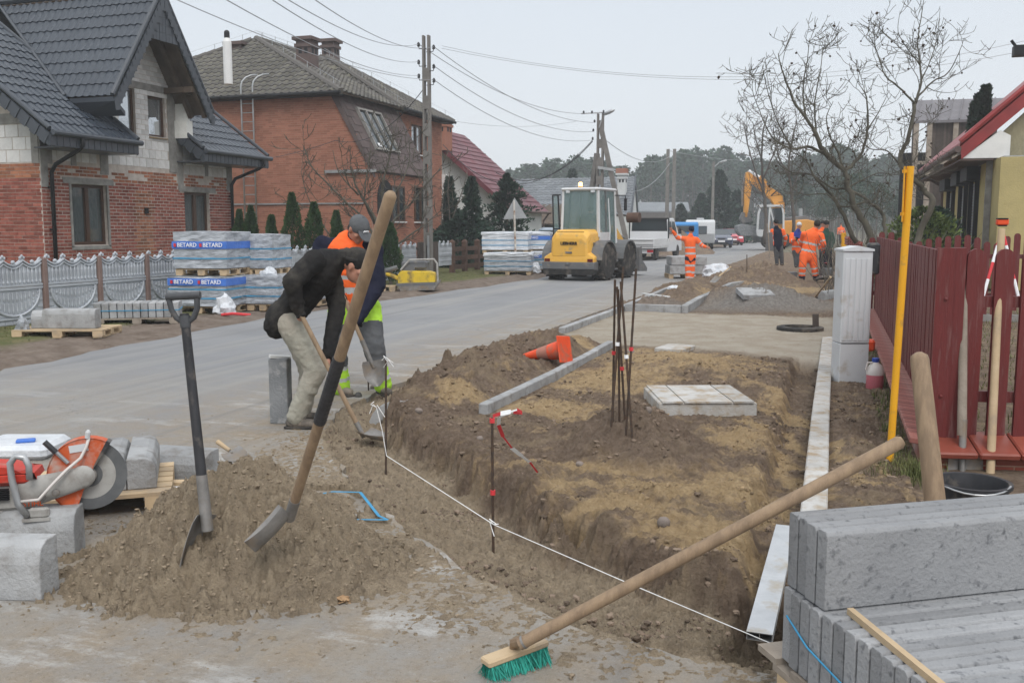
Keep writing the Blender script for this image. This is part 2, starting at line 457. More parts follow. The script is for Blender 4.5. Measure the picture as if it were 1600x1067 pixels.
	A('cloth_navy',(0.012,0.014,0.03),(0.02,0.022,0.04),scale=7,rough=0.9,bump=0.5,bscale=20,spec=0.15)
	A('cloth_grey',(0.085,0.09,0.10),(0.12,0.125,0.13),scale=7,rough=0.9,bump=0.5,bscale=18)
	A('cloth_green',(0.02,0.06,0.045),(0.03,0.08,0.06),scale=7,rough=0.9)
	A('cloth_blue',(0.025,0.04,0.22),(0.03,0.05,0.26),scale=7,rough=0.9)
	A('cloth_olive',(0.045,0.05,0.035),(0.03,0.035,0.026),scale=7,rough=0.9)
	A('trouser_beige',(0.40,0.385,0.325),(0.29,0.28,0.235),scale=5,rough=0.92,bump=0.8,bscale=14,spec=0.15,dirt=(0.42,0.38,0.32),dscale=6,damt=0.4)
	A('boot',(0.07,0.062,0.055),(0.16,0.14,0.12),scale=9,rough=0.8,dirt=(0.3,0.25,0.2),dscale=8,damt=0.4)
	A('skin',(0.46,0.24,0.17),(0.40,0.19,0.13),scale=9,rough=0.6,spec=0.3)
	A('hair',(0.03,0.025,0.02),rough=0.8)
	A('bark',(0.16,0.14,0.118),(0.10,0.088,0.072),scale=6,rough=0.95,bump=0.6,bscale=20)
	A('bark_green',(0.12,0.11,0.085),(0.075,0.068,0.054),scale=4,rough=0.95,bump=0.6,bscale=20)
	A('bark_dark',(0.085,0.072,0.062),(0.12,0.10,0.085),scale=4,rough=0.95)
	A('leaf_dead',(0.04,0.028,0.02),(0.06,0.04,0.028),scale=4,rough=0.9)
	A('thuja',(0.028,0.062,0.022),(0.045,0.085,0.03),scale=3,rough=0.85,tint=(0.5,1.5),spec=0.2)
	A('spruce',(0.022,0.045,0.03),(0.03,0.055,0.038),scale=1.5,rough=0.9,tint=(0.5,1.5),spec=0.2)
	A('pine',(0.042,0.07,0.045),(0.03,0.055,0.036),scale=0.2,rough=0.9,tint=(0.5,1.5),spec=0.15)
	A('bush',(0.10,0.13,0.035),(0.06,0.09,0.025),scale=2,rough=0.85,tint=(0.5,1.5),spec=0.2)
	A('grass',(0.10,0.13,0.045),(0.15,0.15,0.06),scale=3,rough=0.85,tint=(0.5,1.4),spec=0.2)
	A('string',(0.85,0.85,0.84),rough=0.7)
	A('tape_red',(0.65,0.05,0.06),rough=0.5)
	A('bristle',(0.03,0.30,0.24),(0.04,0.38,0.30),scale=30,rough=0.7,tint=(0.45,1.35))
	A('pink_liquid',(0.55,0.16,0.19),rough=0.35)
	A('jug',(0.62,0.58,0.55),rough=0.4)
	A('cap_blue',(0.03,0.07,0.35),rough=0.4)
	A('wire',(0.05,0.05,0.055),rough=0.6)
	A('wire_pale',(0.34,0.35,0.37),rough=0.6)
	A('pole_concrete',(0.23,0.215,0.20),(0.16,0.15,0.14),scale=3,rough=0.9,bump=0.3,bscale=20)
	A('clod',(0.15,0.112,0.083),(0.22,0.17,0.13),scale=6,rough=0.95,bump=0.8,bscale=40,tint=(0.6,1.5),spec=0.1)
	A('clod_sand',(0.32,0.235,0.14),(0.24,0.18,0.115),scale=6,rough=0.95,bump=0.8,bscale=40,tint=(0.7,1.3),spec=0.1)
	A('asphalt_bit',(0.07,0.07,0.07),(0.13,0.125,0.12),scale=8,rough=0.95,bump=0.8,bscale=50)
	A('rock',(0.27,0.22,0.19),(0.20,0.17,0.15),scale=6,rough=0.9,bump=0.4,bscale=30,tint=(0.7,1.3))
setup_mats()
# ================================================================ GROUND, ROAD, DUG-UP VERGE
EDGE=[(-3.9,160),(-3.95,90),(-3.95,53),(-4.05,27.6),(-4.05,20),(-4.03,15.6),(-4.0,12),(-4.05,8.6),(-3.95,7.3),(-3.55,6.2),(-2.72,5.04),(-1.64,4.0),(-1.0,3.58),(-0.55,3.36),(-0.1,3.36),(0.8,3.9),(3.2,5.2),(9,8.2)]
BANK=[(-3.75,10.5),(-3.74,8.3),(-3.47,7.1),(-2.90,6.30),(-1.96,5.32),(-1.30,4.55),(-0.80,4.16),(-0.25,3.98),(0.5,4.35),(3,5.65),(9,8.8)]
def sdist(px,py,poly):
	best=np.full(px.shape,1e9);sg=np.ones(px.shape)
	for(ax,ay),(bx,by)in zip(poly[:-1],poly[1:]):
		dx,dy=bx-ax,by-ay;L2=dx*dx+dy*dy
		t=np.clip(((px-ax)*dx+(py-ay)*dy)/L2,0,1)
		qx,qy=ax+dx*t-px,ay+dy*t-py
		d=qx*qx+qy*qy
		cr=dx*(py-ay)-dy*(px-ax)
		m_=d<best
		best=np.where(m_,d,best);sg=np.where(m_,np.sign(cr),sg)
	return np.sqrt(best)*sg
def _xy(u,dist,v=500):
	p=D(u,v,dist);return p.x,p.y
MOUNDS=[(*_xy(385,4.66),0.42,0.58,0.66,1.0),(*_xy(290,4.26),0.13,0.70,0.58,1.2),(*_xy(460,4.25),0.16,0.50,0.42,1.1),(*_xy(380,4.12),0.12,0.78,0.52,1.2),(*_xy(200,4.05),0.06,0.52,0.40,1.3),(*_xy(430,5.2),0.09,0.70,0.7,1.4),(*_xy(530,4.35),0.08,0.34,0.4,1.2),]
SOIL=[(*_xy(1000,6.35),0.27,0.55,0.70,1.0),(*_xy(930,6.6),0.12,0.7,0.7,1.3),(*_xy(840,11.2),0.24,0.8,1.3,1.2),(*_xy(760,9.6),0.16,0.8,0.9,1.2),(*_xy(690,8.3),0.16,0.55,0.7,1.2),(*_xy(1075,10.2),0.11,1.1,1.4,1.2),(*_xy(1160,13.0),0.10,1.6,0.9,1.2),(*_xy(1050,5.1),0.09,0.8,0.6,1.3),(*_xy(870,5.6),0.07,0.5,0.5,1.3),(*_xy(1180,18.6),0.36,1.15,1.3,1.1),(*_xy(1120,19.2),0.22,0.9,1.0,1.1),(*_xy(1235,18.4),0.18,1.3,0.8,1.1),(*_xy(1188,26.6),0.56,1.15,1.6,0.85),(*_xy(1145,25.6),0.40,0.85,1.3,1.0),(*_xy(1020,18.4),0.12,0.9,0.9,1.2),(*_xy(1065,22.0),0.20,0.9,2.8,1.2),(*_xy(1290,7.3),0.12,0.3,0.7,1.2),(*_xy(1330,6.4),0.10,0.35,0.7,1.2),]
SAND_SPOTS=[(*G(1060,572).xy,1.0,1.3),(*G(960,600).xy,0.7,0.9),(*G(930,752).xy,0.50,0.36),(*G(1010,790).xy,0.62,0.34),(*G(880,650).xy,0.45,0.45),(*G(1160,770).xy,0.40,0.6),(*G(1140,690).xy,0.32,0.5),(*G(840,640).xy,0.5,0.35),(*G(870,745).xy,0.35,0.25),(*G(1215,700).xy,0.12,1.6),(*G(1115,465).xy,0.45,2.2),(*G(1230,455).xy,1.2,1.6),(*G(720,640).xy,0.3,0.3),(*G(1120,850).xy,0.45,0.35),(*G(1265,690).xy,0.06,2.0),(*G(960,820).xy,.4,.2),(*G(1200,620).xy,.15,1.2),(*G(870,545).xy,.5,.5)]
def blob(x,y,cx,cy,rx,ry):
	a=(x-cx)*_ca+(y-cy)*_sa;b=-(x-cx)*_sa+(y-cy)*_ca
	return np.sqrt((a/rx)**2+(b/ry)**2)
def terrain(x,y):
	w1=fbm(x,y,1.7,3,5);w2=fbm(x,y,1.7,3,9)
	dL=sdist(x,y,EDGE)+fbm(x,y,5,3,3)*0.10
	dR=sdist(x,y,BANK)+fbm(x,y,3,3,4)*0.15+fbm(x,y,11,4,14)*0.13
	big=fbm(x,y,2.2,4,21)
	lump=fbm(x,y,7,4,31,0.55)
	rid=1.15-fbm(x,y,15,4,41,0.6,ridged=True)
	fine=fbm(x,y,48,3,51,0.6)+0.9*(0.45-fbm(x,y,30,3,58,0.6,ridged=True))+0.1
	inside=sstep(-0.01,0.05,dL)
	h=np.full(x.shape,-0.05)
	trench=-0.03-0.08*sstep(0.0,0.7,dL)+0.06*lump+0.045*fine+0.05*(rid-.6)+0.03*big
	trench=np.where(y>8.4,0.0,trench)
	bed=0.045+0.05*big+0.05*lump*sstep(30,6,y)+0.036*(rid-0.6)+0.030*fine
	bank=sstep(-0.07,0.15,dR)
	crest=np.exp(-((dR-0.22)/0.2)**2)*0.05
	d=trench*(1-bank)+(bed+crest)*bank
	d+=np.exp(-((dR-0.04)/0.09)**2)*(lump*0.30+0.05*(rid-0.5)+0.04*fine)
	ridge=sstep(0.0,0.35,dL)*sstep(-2.68,-2.95,x)*sstep(7.2,8.0,y)
	d+=ridge*(0.07+0.12*big*sstep(40,10,y)+0.05*lump)
	wx=x+w1*0.35;wy=y+w2*0.35
	for cx,cy,A,rx,ry,pw in SOIL:
		r=blob(wx,wy,cx,cy,rx,ry)
		d+=A*np.clip(1-r,0,1)**pw*(1+0.5*lump)
	kb=np.exp(-((x+2.64)/0.16)**2)*(y>7.2)*(y<12.0)+np.exp(-((x+3.6)/0.14)**2)*(y>12.8)*(y<23.6)+np.exp(-((x+2.44)/0.15)**2)*(y>17.0)*(y<25)+np.exp(-((y-17.15)/0.16)**2)*(x>-3.6)*(x<-2.4)
	kb=np.clip(kb,0,1);d=d*(1-kb)+np.minimum(d,0.03)*kb
	eb=np.exp(-((x+0.02)/0.13)**2)*(y>4.9)*(y<13.8);d=d*(1-eb)+np.minimum(d,0.02)*eb
	dit=sstep(-0.40,-0.30,x+0.16*lump+0.06*w1)*sstep(-0.07,-0.10,x-0.35*sstep(5.4,5.0,y))*sstep(3.3,3.4,y)*sstep(14.2,13.2,y)
	d-=dit*0.14
	pale=sstep(11.7,12.3,y+0.9*w1+0.25*x+0.5)*sstep(17.2,16.8,y+0.5*w2)*sstep(-3.75,-3.5,x+0.2*w1)*sstep(0.3,0.0,x)
	d=d*(1-pale)+(0.035+0.012*lump+0.006*fine)*pale
	hol=np.clip(1-blob(wx,wy,*_xy(1030,17.9),0.9,0.5),0,1)
	d-=hol*0.05
	d=np.where(y>8.4,-0.03+(d+0.03)*sstep(-0.02,0.28,dL),d)
	right=sstep(0.50,0.62,x)*sstep(4.6,6.2,y)
	d=d*(1-right)+(0.03+0.02*lump)*right
	flat=sstep(-0.25,0.1,x)*sstep(4.9,4.5,y-0.35*(x+0.2))*sstep(-0.25,0.15,x)
	d=np.where((y<6.4)&(x>0.5),np.minimum(d,0.015+0.02*lump),d)
	h=h*(1-inside)+d*inside
	hp=np.zeros(x.shape);ws=x+w1*0.28+lump*0.10;wt=y+w2*0.28+rid*0.05
	for cx,cy,A,rx,ry,pw in MOUNDS:
		r=blob(ws,wt,cx,cy,rx,ry)
		hp+=A*np.clip(1-r,0,1)**pw
	hpm=sstep(0.0,0.05,hp)
	hp2=hp*(1+0.30*lump)+hpm*(0.070*lump+0.095*(rid-0.57)+0.045*fine)
	h=h+(hp2+0.052*hpm)*sstep(0.25,0.0,dL)
	h=h+np.clip(hp2,0,1)*sstep(0.0,0.25,dL)*0.8
	spread=sstep(0.85,0.0,-dL)*sstep(9.5,6,y)*1.1+np.clip(1-blob(x,y,*_xy(440,5.0),1.7,2.3),0,1)*1.6
	thin=sstep(0.0,0.5,spread*0.55+fbm(x,y,6,5,77,0.65)*0.9+fbm(x,y,40,3,79)*0.9-0.12)
	h=np.where((dL<0.02)&(hp<0.02),h+thin*0.058*(0.9+0.3*fine),h)
	sand=np.zeros(x.shape)
	for cx,cy,rx,ry in SAND_SPOTS:
		sand=np.maximum(sand,np.clip(1.25-blob(x+w1*0.5+lump*.2,y+w2*0.5,cx,cy,rx,ry),0,1))
	sand=sstep(0.10,1.05,sand*1.15+fbm(x,y,5,5,66,0.65)*1.5+fbm(x,y,20,4,67,0.7)*1.2+0.04)*0.86
	sand=sand*sstep(0.55,1.05,blob(wx,wy,*_xy(1000,6.35),0.62,0.72))
	floor=(1-sstep(-0.10,0.05,dR))*sstep(-0.3,0.1,dL)*(y<8.6)
	heap=np.clip(np.maximum(hpm,np.maximum(floor,(dL<0.02)*1.0)),0,1)
	grey=np.clip(1.3-blob(wx,wy,*_xy(1190,18.0),2.2,1.0),0,1)*(y>16.6)
	return h,sand*(1-pale)*(1-heap),pale,heap,grey
def HT(x,y):
	h=terrain(np.array([float(x)]),np.array([float(y)]))[0][0]
	return float(max(h,0.0))if sdist(np.array([float(x)]),np.array([float(y)]),EDGE)[0]<0 else float(h)
def soil_material():
	m=bpy.data.materials.new('soil');m.use_nodes=True
	n=m.node_tree.nodes;l=m.node_tree.links;b=n['Principled BSDF']
	b.inputs['Roughness'].default_value=0.95;b.inputs['Specular IOR Level'].default_value=0.12
	tc=n.new('ShaderNodeTexCoord')
	def noise(sc,det=6,rg=0.6):
		t=n.new('ShaderNodeTexNoise');t.inputs['Scale'].default_value=sc;t.inputs['Detail'].default_value=det;t.inputs['Roughness'].default_value=rg
		l.new(tc.outputs['Object'],t.inputs['Vector']);return t.outputs['Fac']
	def mr(src,a0,a1,b0=0.0,b1=1.0):
		x=n.new('ShaderNodeMapRange');l.new(src,x.inputs['Value'])
		for k,q in zip(('From Min','From Max','To Min','To Max'),(a0,a1,b0,b1)):x.inputs[k].default_value=q
		return x.outputs[0]
	def mix(fac,a_,b_):
		x=n.new('ShaderNodeMix');x.data_type='RGBA'
		l.new(fac,x.inputs[0])
		for i,q in((6,a_),(7,b_)):
			if isinstance(q,tuple):x.inputs[i].default_value=(*q,1)
			else:l.new(q,x.inputs[i])
		return x.outputs[2]
	n1=noise(2.5);n2=noise(14,8,0.7);n3=noise(70,5,0.7)
	at=n.new('ShaderNodeAttribute');at.attribute_name='mask'
	sp=n.new('ShaderNodeSeparateColor');l.new(at.outputs['Color'],sp.inputs[0])
	brown=mix(mr(n2,0.35,0.68),(0.135,0.098,0.072),(0.245,0.185,0.14))
	brown=mix(mr(n1,0.52,0.68,0,0.7),brown,(0.29,0.225,0.15))
	brown=mix(mr(n3,0.62,0.75,0,0.6),brown,(0.28,0.23,0.18))
	ysand=mix(mr(n2,0.35,0.65),(0.36,0.255,0.138),(0.50,0.37,0.215))
	heap=mix(mr(n2,0.32,0.66),(0.25,0.20,0.145),(0.41,0.33,0.235))
	heap=mix(mr(n1,0.5,0.7,0,0.5),heap,(0.34,0.27,0.185))
	heap=mix(mr(n3,0.60,0.75,0,0.5),heap,(0.38,0.33,0.27))
	pale=mix(mr(n1,0.4,0.6),(0.36,0.31,0.245),(0.42,0.375,0.31))
	pale=mix(mr(n2,0.58,0.66,0,0.7),pale,(0.24,0.185,0.125))
	grey=mix(mr(n2,0.35,0.65),(0.16,0.145,0.13),(0.27,0.25,0.23))
	c=mix(sp.outputs[0],brown,ysand)
	c=mix(sp.outputs[2],c,heap)
	at2=n.new('ShaderNodeAttribute');at2.attribute_name='greymask'
	c=mix(at2.outputs['Fac'],c,grey)
	c=mix(sp.outputs[1],c,pale)
	l.new(c,b.inputs['Base Color'])
	bp=n.new('ShaderNodeBump');bp.inputs['Strength'].default_value=1.0;bp.inputs['Distance'].default_value=0.018
	l.new(n3,bp.inputs['Height'])
	bp2=n.new('ShaderNodeBump');bp2.inputs['Strength'].default_value=0.9;bp2.inputs['Distance'].default_value=0.03
	l.new(n2,bp2.inputs['Height']);l.new(bp.outputs[0],bp2.inputs['Normal']);l.new(bp2.outputs[0],b.inputs['Normal'])
	return m
M['soil']=soil_material()
def grid_surface(name,xs,ys,fn,material):
	X,Y=np.meshgrid(xs,ys)
	h,sand,pale,heap,grey=fn(X.ravel(),Y.ravel())
	nx,ny=len(xs),len(ys)
	vs=np.stack([X.ravel(),Y.ravel(),h],1)
	i=np.arange(nx*ny).reshape(ny,nx)
	f=np.stack([i[:-1,:-1],i[:-1,1:],i[1:,1:],i[1:,:-1]],-1).reshape(-1,4)
	o=np_mesh(name,vs,f,material,smooth=True)
	at=o.data.attributes.new('mask','FLOAT_COLOR','POINT')
	at.data.foreach_set('color',np.stack([sand,pale,heap,np.ones_like(sand)],1).astype(np.float32).ravel())
	at=o.data.attributes.new('greymask','FLOAT','POINT');at.data.foreach_set('value',grey.astype(np.float32))
	tag(o,kind='structure')
	return o
_xs=np.concatenate([np.arange(-5.2,-4.0,0.03),np.arange(-4.0,0.62,0.0085),np.arange(0.62,9.0,0.12)])
_ys=[2.2];
while _ys[-1]<60:
	yy=_ys[-1];_ys.append(yy+(0.0085 if yy<5.4 else 0.0085+(yy-5.4)*0.0048))
_ys=np.array(_ys)
dug=grid_surface('dug_earth',_xs,_ys,terrain,M['soil'])
# ---------------------------------------------------------------- asphalt road with a ragged, undercut edge
def road_material():
	m=bpy.data.materials.new('asphalt');m.use_nodes=True
	n=m.node_tree.nodes;l=m.node_tree.links;b=n['Principled BSDF']
	b.inputs['Specular IOR Level'].default_value=0.12
	tc=n.new('ShaderNodeTexCoord');sep=n.new('ShaderNodeSeparateXYZ');l.new(tc.outputs['Object'],sep.inputs[0])
	def noise(sc,det=6,rg=0.6,st=None):
		t=n.new('ShaderNodeTexNoise');t.inputs['Scale'].default_value=sc;t.inputs['Detail'].default_value=det;t.inputs['Roughness'].default_value=rg
		src=tc.outputs['Object']
		if st:
			mp=n.new('ShaderNodeMapping');mp.inputs['Scale'].default_value=st;l.new(src,mp.inputs[0]);src=mp.outputs[0]
		l.new(src,t.inputs['Vector']);return t.outputs['Fac']
	def mr(src,a0,a1,b0=0.0,b1=1.0):
		x=n.new('ShaderNodeMapRange');l.new(src,x.inputs['Value'])
		for k,q in zip(('From Min','From Max','To Min','To Max'),(a0,a1,b0,b1)):x.inputs[k].default_value=q
		return x.outputs[0]
	def math_(op,a_,b_):
		x=n.new('ShaderNodeMath');x.operation=op
		for i,q in((0,a_),(1,b_)):
			if isinstance(q,(int,float)):x.inputs[i].default_value=q
			else:l.new(q,x.inputs[i])
		return x.outputs[0]
	def mix(fac,a_,b_):
		x=n.new('ShaderNodeMix');x.data_type='RGBA'
		if isinstance(fac,float):x.inputs[0].default_value=fac
		else:l.new(fac,x.inputs[0])
		for i,q in((6,a_),(7,b_)):
			if isinstance(q,tuple):x.inputs[i].default_value=(*q,1)
			else:l.new(q,x.inputs[i])
		return x.outputs[2]
	nb=noise(0.45,5);nm=noise(3.2,7,0.65);nf=noise(55,4,0.7);ns=noise(1.1,7,0.65,(1.0,0.22,1.0));ng=noise(140,2)
	c=mix(mr(nb,0.35,0.65),(0.235,0.238,0.247),(0.29,0.293,0.30))
	c=mix(mr(ns,0.50,0.72,0,0.55),c,(0.36,0.35,0.335))
	c=mix(mr(nf,0.58,0.74,0,0.35),c,(0.13,0.13,0.135))
	near=math_('MAXIMUM',mr(sep.outputs['Y'],9.0,3.0),math_('MULTIPLY',mr(sep.outputs['X'],-6.0,-4.1),mr(sep.outputs['Y'],30,6,0.25,1)))
	d1=math_('MULTIPLY',near,mr(nm,0.38,0.62))
	c=mix(math_('MULTIPLY',near,0.6),c,(0.345,0.31,0.265))
	c=mix(math_('MULTIPLY',d1,0.85),c,(0.335,0.27,0.195))
	c=mix(math_('MULTIPLY',near,mr(noise(1.9,8,0.7,(0.5,1.3,1)),0.54,0.64,0,0.85)),c,(0.52,0.51,0.495))
	c=mix(math_('MULTIPLY',near,mr(noise(6.5,8,0.75),0.60,0.72,0,0.7)),c,(0.20,0.155,0.115))
	n12=noise(13,8,0.8);n40=noise(38,6,0.8)
	c=mix(math_('MULTIPLY',near,mr(n12,0.50,0.62,0,0.75)),c,(0.27,0.225,0.175))
	c=mix(math_('MULTIPLY',near,mr(n40,0.54,0.66,0,0.65)),c,(0.19,0.16,0.13))
	c=mix(math_('MULTIPLY',near,mr(noise(24,7,0.8),0.58,0.68,0,0.7)),c,(0.50,0.485,0.46))
	c=mix(mr(ng,0.66,0.76,0,0.6),c,(0.5,0.5,0.48))
	c=mix(mr(noise(210,2),0.62,0.72,0,0.6),c,(0.09,0.09,0.09))
	trk=noise(1.0,4,0.6,(2.4,0.05,1))
	c=mix(mr(trk,0.50,0.62,0,0.45),c,(0.335,0.325,0.305))
	c=mix(mr(noise(1.0,4,0.6,(3.7,0.04,1)),0.56,0.66,0,0.4),c,(0.19,0.19,0.192))
	vo=n.new('ShaderNodeTexVoronoi');vo.feature='DISTANCE_TO_EDGE';vo.inputs['Scale'].default_value=0.55
	ds=n.new('ShaderNodeVectorMath');ds.operation='ADD';tn=n.new('ShaderNodeTexNoise');tn.inputs['Scale'].default_value=2.0;tn.inputs['Detail'].default_value=8
	l.new(tc.outputs['Object'],tn.inputs['Vector']);l.new(tc.outputs['Object'],ds.inputs[0]);l.new(tn.outputs['Color'],ds.inputs[1]);l.new(ds.outputs[0],vo.inputs['Vector'])
	c=mix(math_('MULTIPLY',mr(vo.outputs['Distance'],0.004,0.0,0,0.6),mr(nb,0.5,0.6)),c,(0.10,0.10,0.10))
	l.new(c,b.inputs['Base Color'])
	l.new(mr(nb,0.3,0.7,0.82,0.96),b.inputs['Roughness'])
	bp=n.new('ShaderNodeBump');bp.inputs['Strength'].default_value=0.9;bp.inputs['Distance'].default_value=0.010
	l.new(math_('ADD',nf,math_('ADD',math_('MULTIPLY',n12,1.2),math_('MULTIPLY',n40,0.8))),bp.inputs['Height']);l.new(bp.outputs[0],b.inputs['Normal'])
	return m
M['asphalt']=road_material()
def ragged(poly,step,amp,seed):
	out=[]
	for(ax,ay),(bx,by)in zip(poly[:-1],poly[1:]):
		L=math.hypot(bx-ax,by-ay);st=step*max(1,(ay-4)*0.25)if ay>4 else step
		k=max(1,int(L/st))
		for i in range(k):
			t=i/k;x=ax+(bx-ax)*t;y=ay+(by-ay)*t
			nx,ny=-(by-ay)/L,(bx-ax)/L
			o=(vnoise(np.array([x*9.0]),np.array([y*9.0]),seed)[0]-0.5)*2*amp+(vnoise(np.array([x*2.0]),np.array([y*2.0]),seed+5)[0]-0.5)*amp*2
			out.append((x+nx*o,y+ny*o))
	out.append(poly[-1]);return out
LEFT_EDGE=[(-8.0,-6),(-8.2,5),(-8.42,7.9),(-8.75,10.3),(-9.15,15),(-8.8,21),(-8.4,29),(-8.2,52),(-8.1,90),(-8.0,160)]
_r=ragged(EDGE,0.06,0.035,3)
_l=ragged(LEFT_EDGE,0.3,0.10,8)
_poly=_l+_r+[(12,8),(12,-6)]
_m=MB();_m.add([(x,y,0.0)for x,y in _poly],[tuple(range(len(_poly)))[::-1]])
_n=len(_l)
for i in range(_n,_n+len(_r)-1):
	(ax,ay),(bx,by)=_poly[i],_poly[i+1]
	_m.add([(ax,ay,0),(bx,by,0),(bx,by,-0.09),(ax,ay,-0.09)],[(0,1,2,3)])
road=_m.build('road',M['asphalt']);tag(road,kind='structure')
far_road=MB().add([(-8.0,160,0),(-3.9,160,0),(4,260,0.1),(0,262,0.1)],[(0,1,2,3)]).build('road',M['asphalt']);tag(far_road,kind='structure')
# ---------------------------------------------------------------- left verge: churned mud, then grass up to the fence
def verge_mat():
	m=bpy.data.materials.new('verge');m.use_nodes=True
	n=m.node_tree.nodes;l=m.node_tree.links;b=n['Principled BSDF']
	b.inputs['Roughness'].default_value=0.95;b.inputs['Specular IOR Level'].default_value=0.15
	tc=n.new('ShaderNodeTexCoord')
	def noise(sc,det=6):
		t=n.new('ShaderNodeTexNoise');t.inputs['Scale'].default_value=sc;t.inputs['Detail'].default_value=det;t.inputs['Roughness'].default_value=0.65
		l.new(tc.outputs['Object'],t.inputs['Vector']);return t.outputs['Fac']
	def mr(src,a0,a1,b0=0.0,b1=1.0):
		x=n.new('ShaderNodeMapRange');l.new(src,x.inputs['Value'])
		for k,q in zip(('From Min','From Max','To Min','To Max'),(a0,a1,b0,b1)):x.inputs[k].default_value=q
		return x.outputs[0]
	def mix(fac,a_,b_):
		x=n.new('ShaderNodeMix');x.data_type='RGBA';l.new(fac,x.inputs[0])
		for i,q in((6,a_),(7,b_)):
			if isinstance(q,tuple):x.inputs[i].default_value=(*q,1)
			else:l.new(q,x.inputs[i])
		return x.outputs[2]
	at=n.new('ShaderNodeAttribute');at.attribute_name='greymask'
	mud=mix(mr(noise(3),0.35,0.65),(0.125,0.095,0.075),(0.21,0.17,0.14))
	mud=mix(mr(noise(22),0.6,0.7,0,0.5),mud,(0.28,0.24,0.20))
	gr=mix(mr(noise(5),0.4,0.62),(0.085,0.095,0.035),(0.15,0.135,0.065))
	gr=mix(mr(noise(30),0.55,0.7,0,0.8),gr,(0.10,0.13,0.04))
	l.new(mix(at.outputs['Fac'],mud,gr),b.inputs['Base Color'])
	bp=n.new('ShaderNodeBump');bp.inputs['Strength'].default_value=0.8;bp.inputs['Distance'].default_value=0.03
	l.new(noise(18),bp.inputs['Height']);l.new(bp.outputs[0],b.inputs['Normal'])
	return m
M['verge']=verge_mat()
def verge(x,y):
	d=sdist(x,y,LEFT_EDGE[::-1])*-1
	d=-sdist(x,y,LEFT_EDGE);d=-d
	lump=fbm(x,y,4,4,131,0.55);fine=fbm(x,y,18,3,141);st=fbm(x*2.2,y*0.35,2.0,3,151)
	mud=sstep(0,0.3,d)
	w=1.35+0.45*fbm(x,y,0.5,2,161)*2
	g=sstep(w-0.1,w+0.35,d+0.5*lump)
	h=-0.04+0.05*sstep(-0.05,0.25,d)+mud*(1-g)*(0.09*st+0.07*lump+0.02*fine)+g*(0.03+0.03*lump+0.015*fine)
	h=h*sstep(-0.4,0.1,d)-0.05*sstep(0.1,-0.3,d)
	z=np.zeros_like(x)
	return h,z,z,z,g
_ys2=[4.0]
while _ys2[-1]<110:_ys2.append(_ys2[-1]+0.045+max(0,(_ys2[-1]-9))*0.006)
grid_surface('verge',np.concatenate([np.arange(-30,-12.6,0.5),np.arange(-12.6,-7.8,0.05)]),np.array(_ys2),verge,M['verge'])
FIELD=mat('field',(0.13,0.125,0.07),(0.17,0.14,0.10),scale=0.15,rough=0.95,bump=0.4,bscale=4)
g_=MB();g_.add([(-900,-60,-0.4),(900,-60,-0.4),(900,1400,-0.4),(-900,1400,-0.4)],[(0,1,2,3)])
tag(g_.build('ground',FIELD),kind='structure')
def yardf(x,y):
	h=0.0+0.05*fbm(x,y,1.5,4,201)+0.03*fbm(x,y,8,3,211)
	g=sstep(-0.05,0.2,fbm(x,y,0.8,4,221)+0.1)
	z=np.zeros_like(x);return h,z,z,z,g
yard=grid_surface('yard',np.arange(0.80,9,0.06),np.concatenate([np.arange(6.8,20,0.06),np.arange(20,60,0.5)]),yardf,M['verge'])
# ---------------------------------------------------------------- clods, pebbles (uncountable)
def ico_variants(k):
	out=[]
	for s in range(k):
		bm=bmesh.new();bmesh.ops.create_icosphere(bm,subdivisions=1,radius=1.0)
		rr=random.Random(s)
		for v in bm.verts:v.co*=rr.uniform(0.65,1.25)
		out.append((np.array([v.co[:]for v in bm.verts]),np.array([[v.index for v in f.verts]for f in bm.faces])));bm.free()
	return out
ICO=ico_variants(8)
_rr=np.random.RandomState(2)
OCT=[(np.array([(1,0,0),(-1,0,0),(0,1,0),(0,-1,0),(0,0,1),(0,0,-1)])*_rr.uniform(.6,1.3,(6,1)),np.array([(0,2,4),(2,1,4),(1,3,4),(3,0,4),(2,0,5),(1,2,5),(3,1,5),(0,3,5)]))for _ in range(8)]
def scatter(name,xs,ys,sizes,zf,material,label,cat,sink=0.3,seed=1):
	rs=np.random.RandomState(seed);V=[];F=[];T=[];b=0
	zs=zf(xs,ys)
	for x,y,s,z in zip(xs,ys,sizes,zs):
		v,f=ICO[rs.randint(8)]if s>.0065 else OCT[rs.randint(8)]
		a=rs.rand()*6.28;c,sn=math.cos(a),math.sin(a)
		w=v*s*np.array([1,rs.uniform(.7,1.1),rs.uniform(.5,.85)])
		w=np.stack([w[:,0]*c-w[:,1]*sn+x,w[:,0]*sn+w[:,1]*c+y,w[:,2]+z+s*(0.5-sink)],1)
		V.append(w);F.append(f+b);T.append(np.full(len(f),rs.rand()));b+=len(v)
	o=np_mesh(name,np.concatenate(V),np.concatenate(F),material,np.concatenate(T),smooth=False)
	tag(o,label,cat,kind='stuff');return o
rs=np.random.RandomState(5)
def zf_t(x,y):return np.maximum(terrain(x,y)[0],np.where(sdist(x,y,EDGE)<0,0.0,-1))
def pick(n,test,xr,yr,seed,near=2.0):
	r=np.random.RandomState(seed)
	x=r.uniform(xr[0],xr[1],n);y=yr[0]+(yr[1]-yr[0])*r.rand(n)**near
	k=test(x,y);return x[k],y[k]
x,y=pick(80000,lambda x,y:(sdist(x,y,EDGE)>0.02)&(fbm(x,y,3,4,71)>0.02)&~((y>11.6)&(y<17)),(-4.0,0.55),(3.3,16),1)
q_,sd_,pl_,hp_,gr_=terrain(x,y)
sel=sd_<0.4
sz=(0.0022+0.016*rs.rand(len(x))**10)*(1+y*0.07)
scatter('soil_clods',x[sel],y[sel],sz[sel],zf_t,M['clod'],'loose brown soil clods strewn over the dug up strip','soil',seed=2)
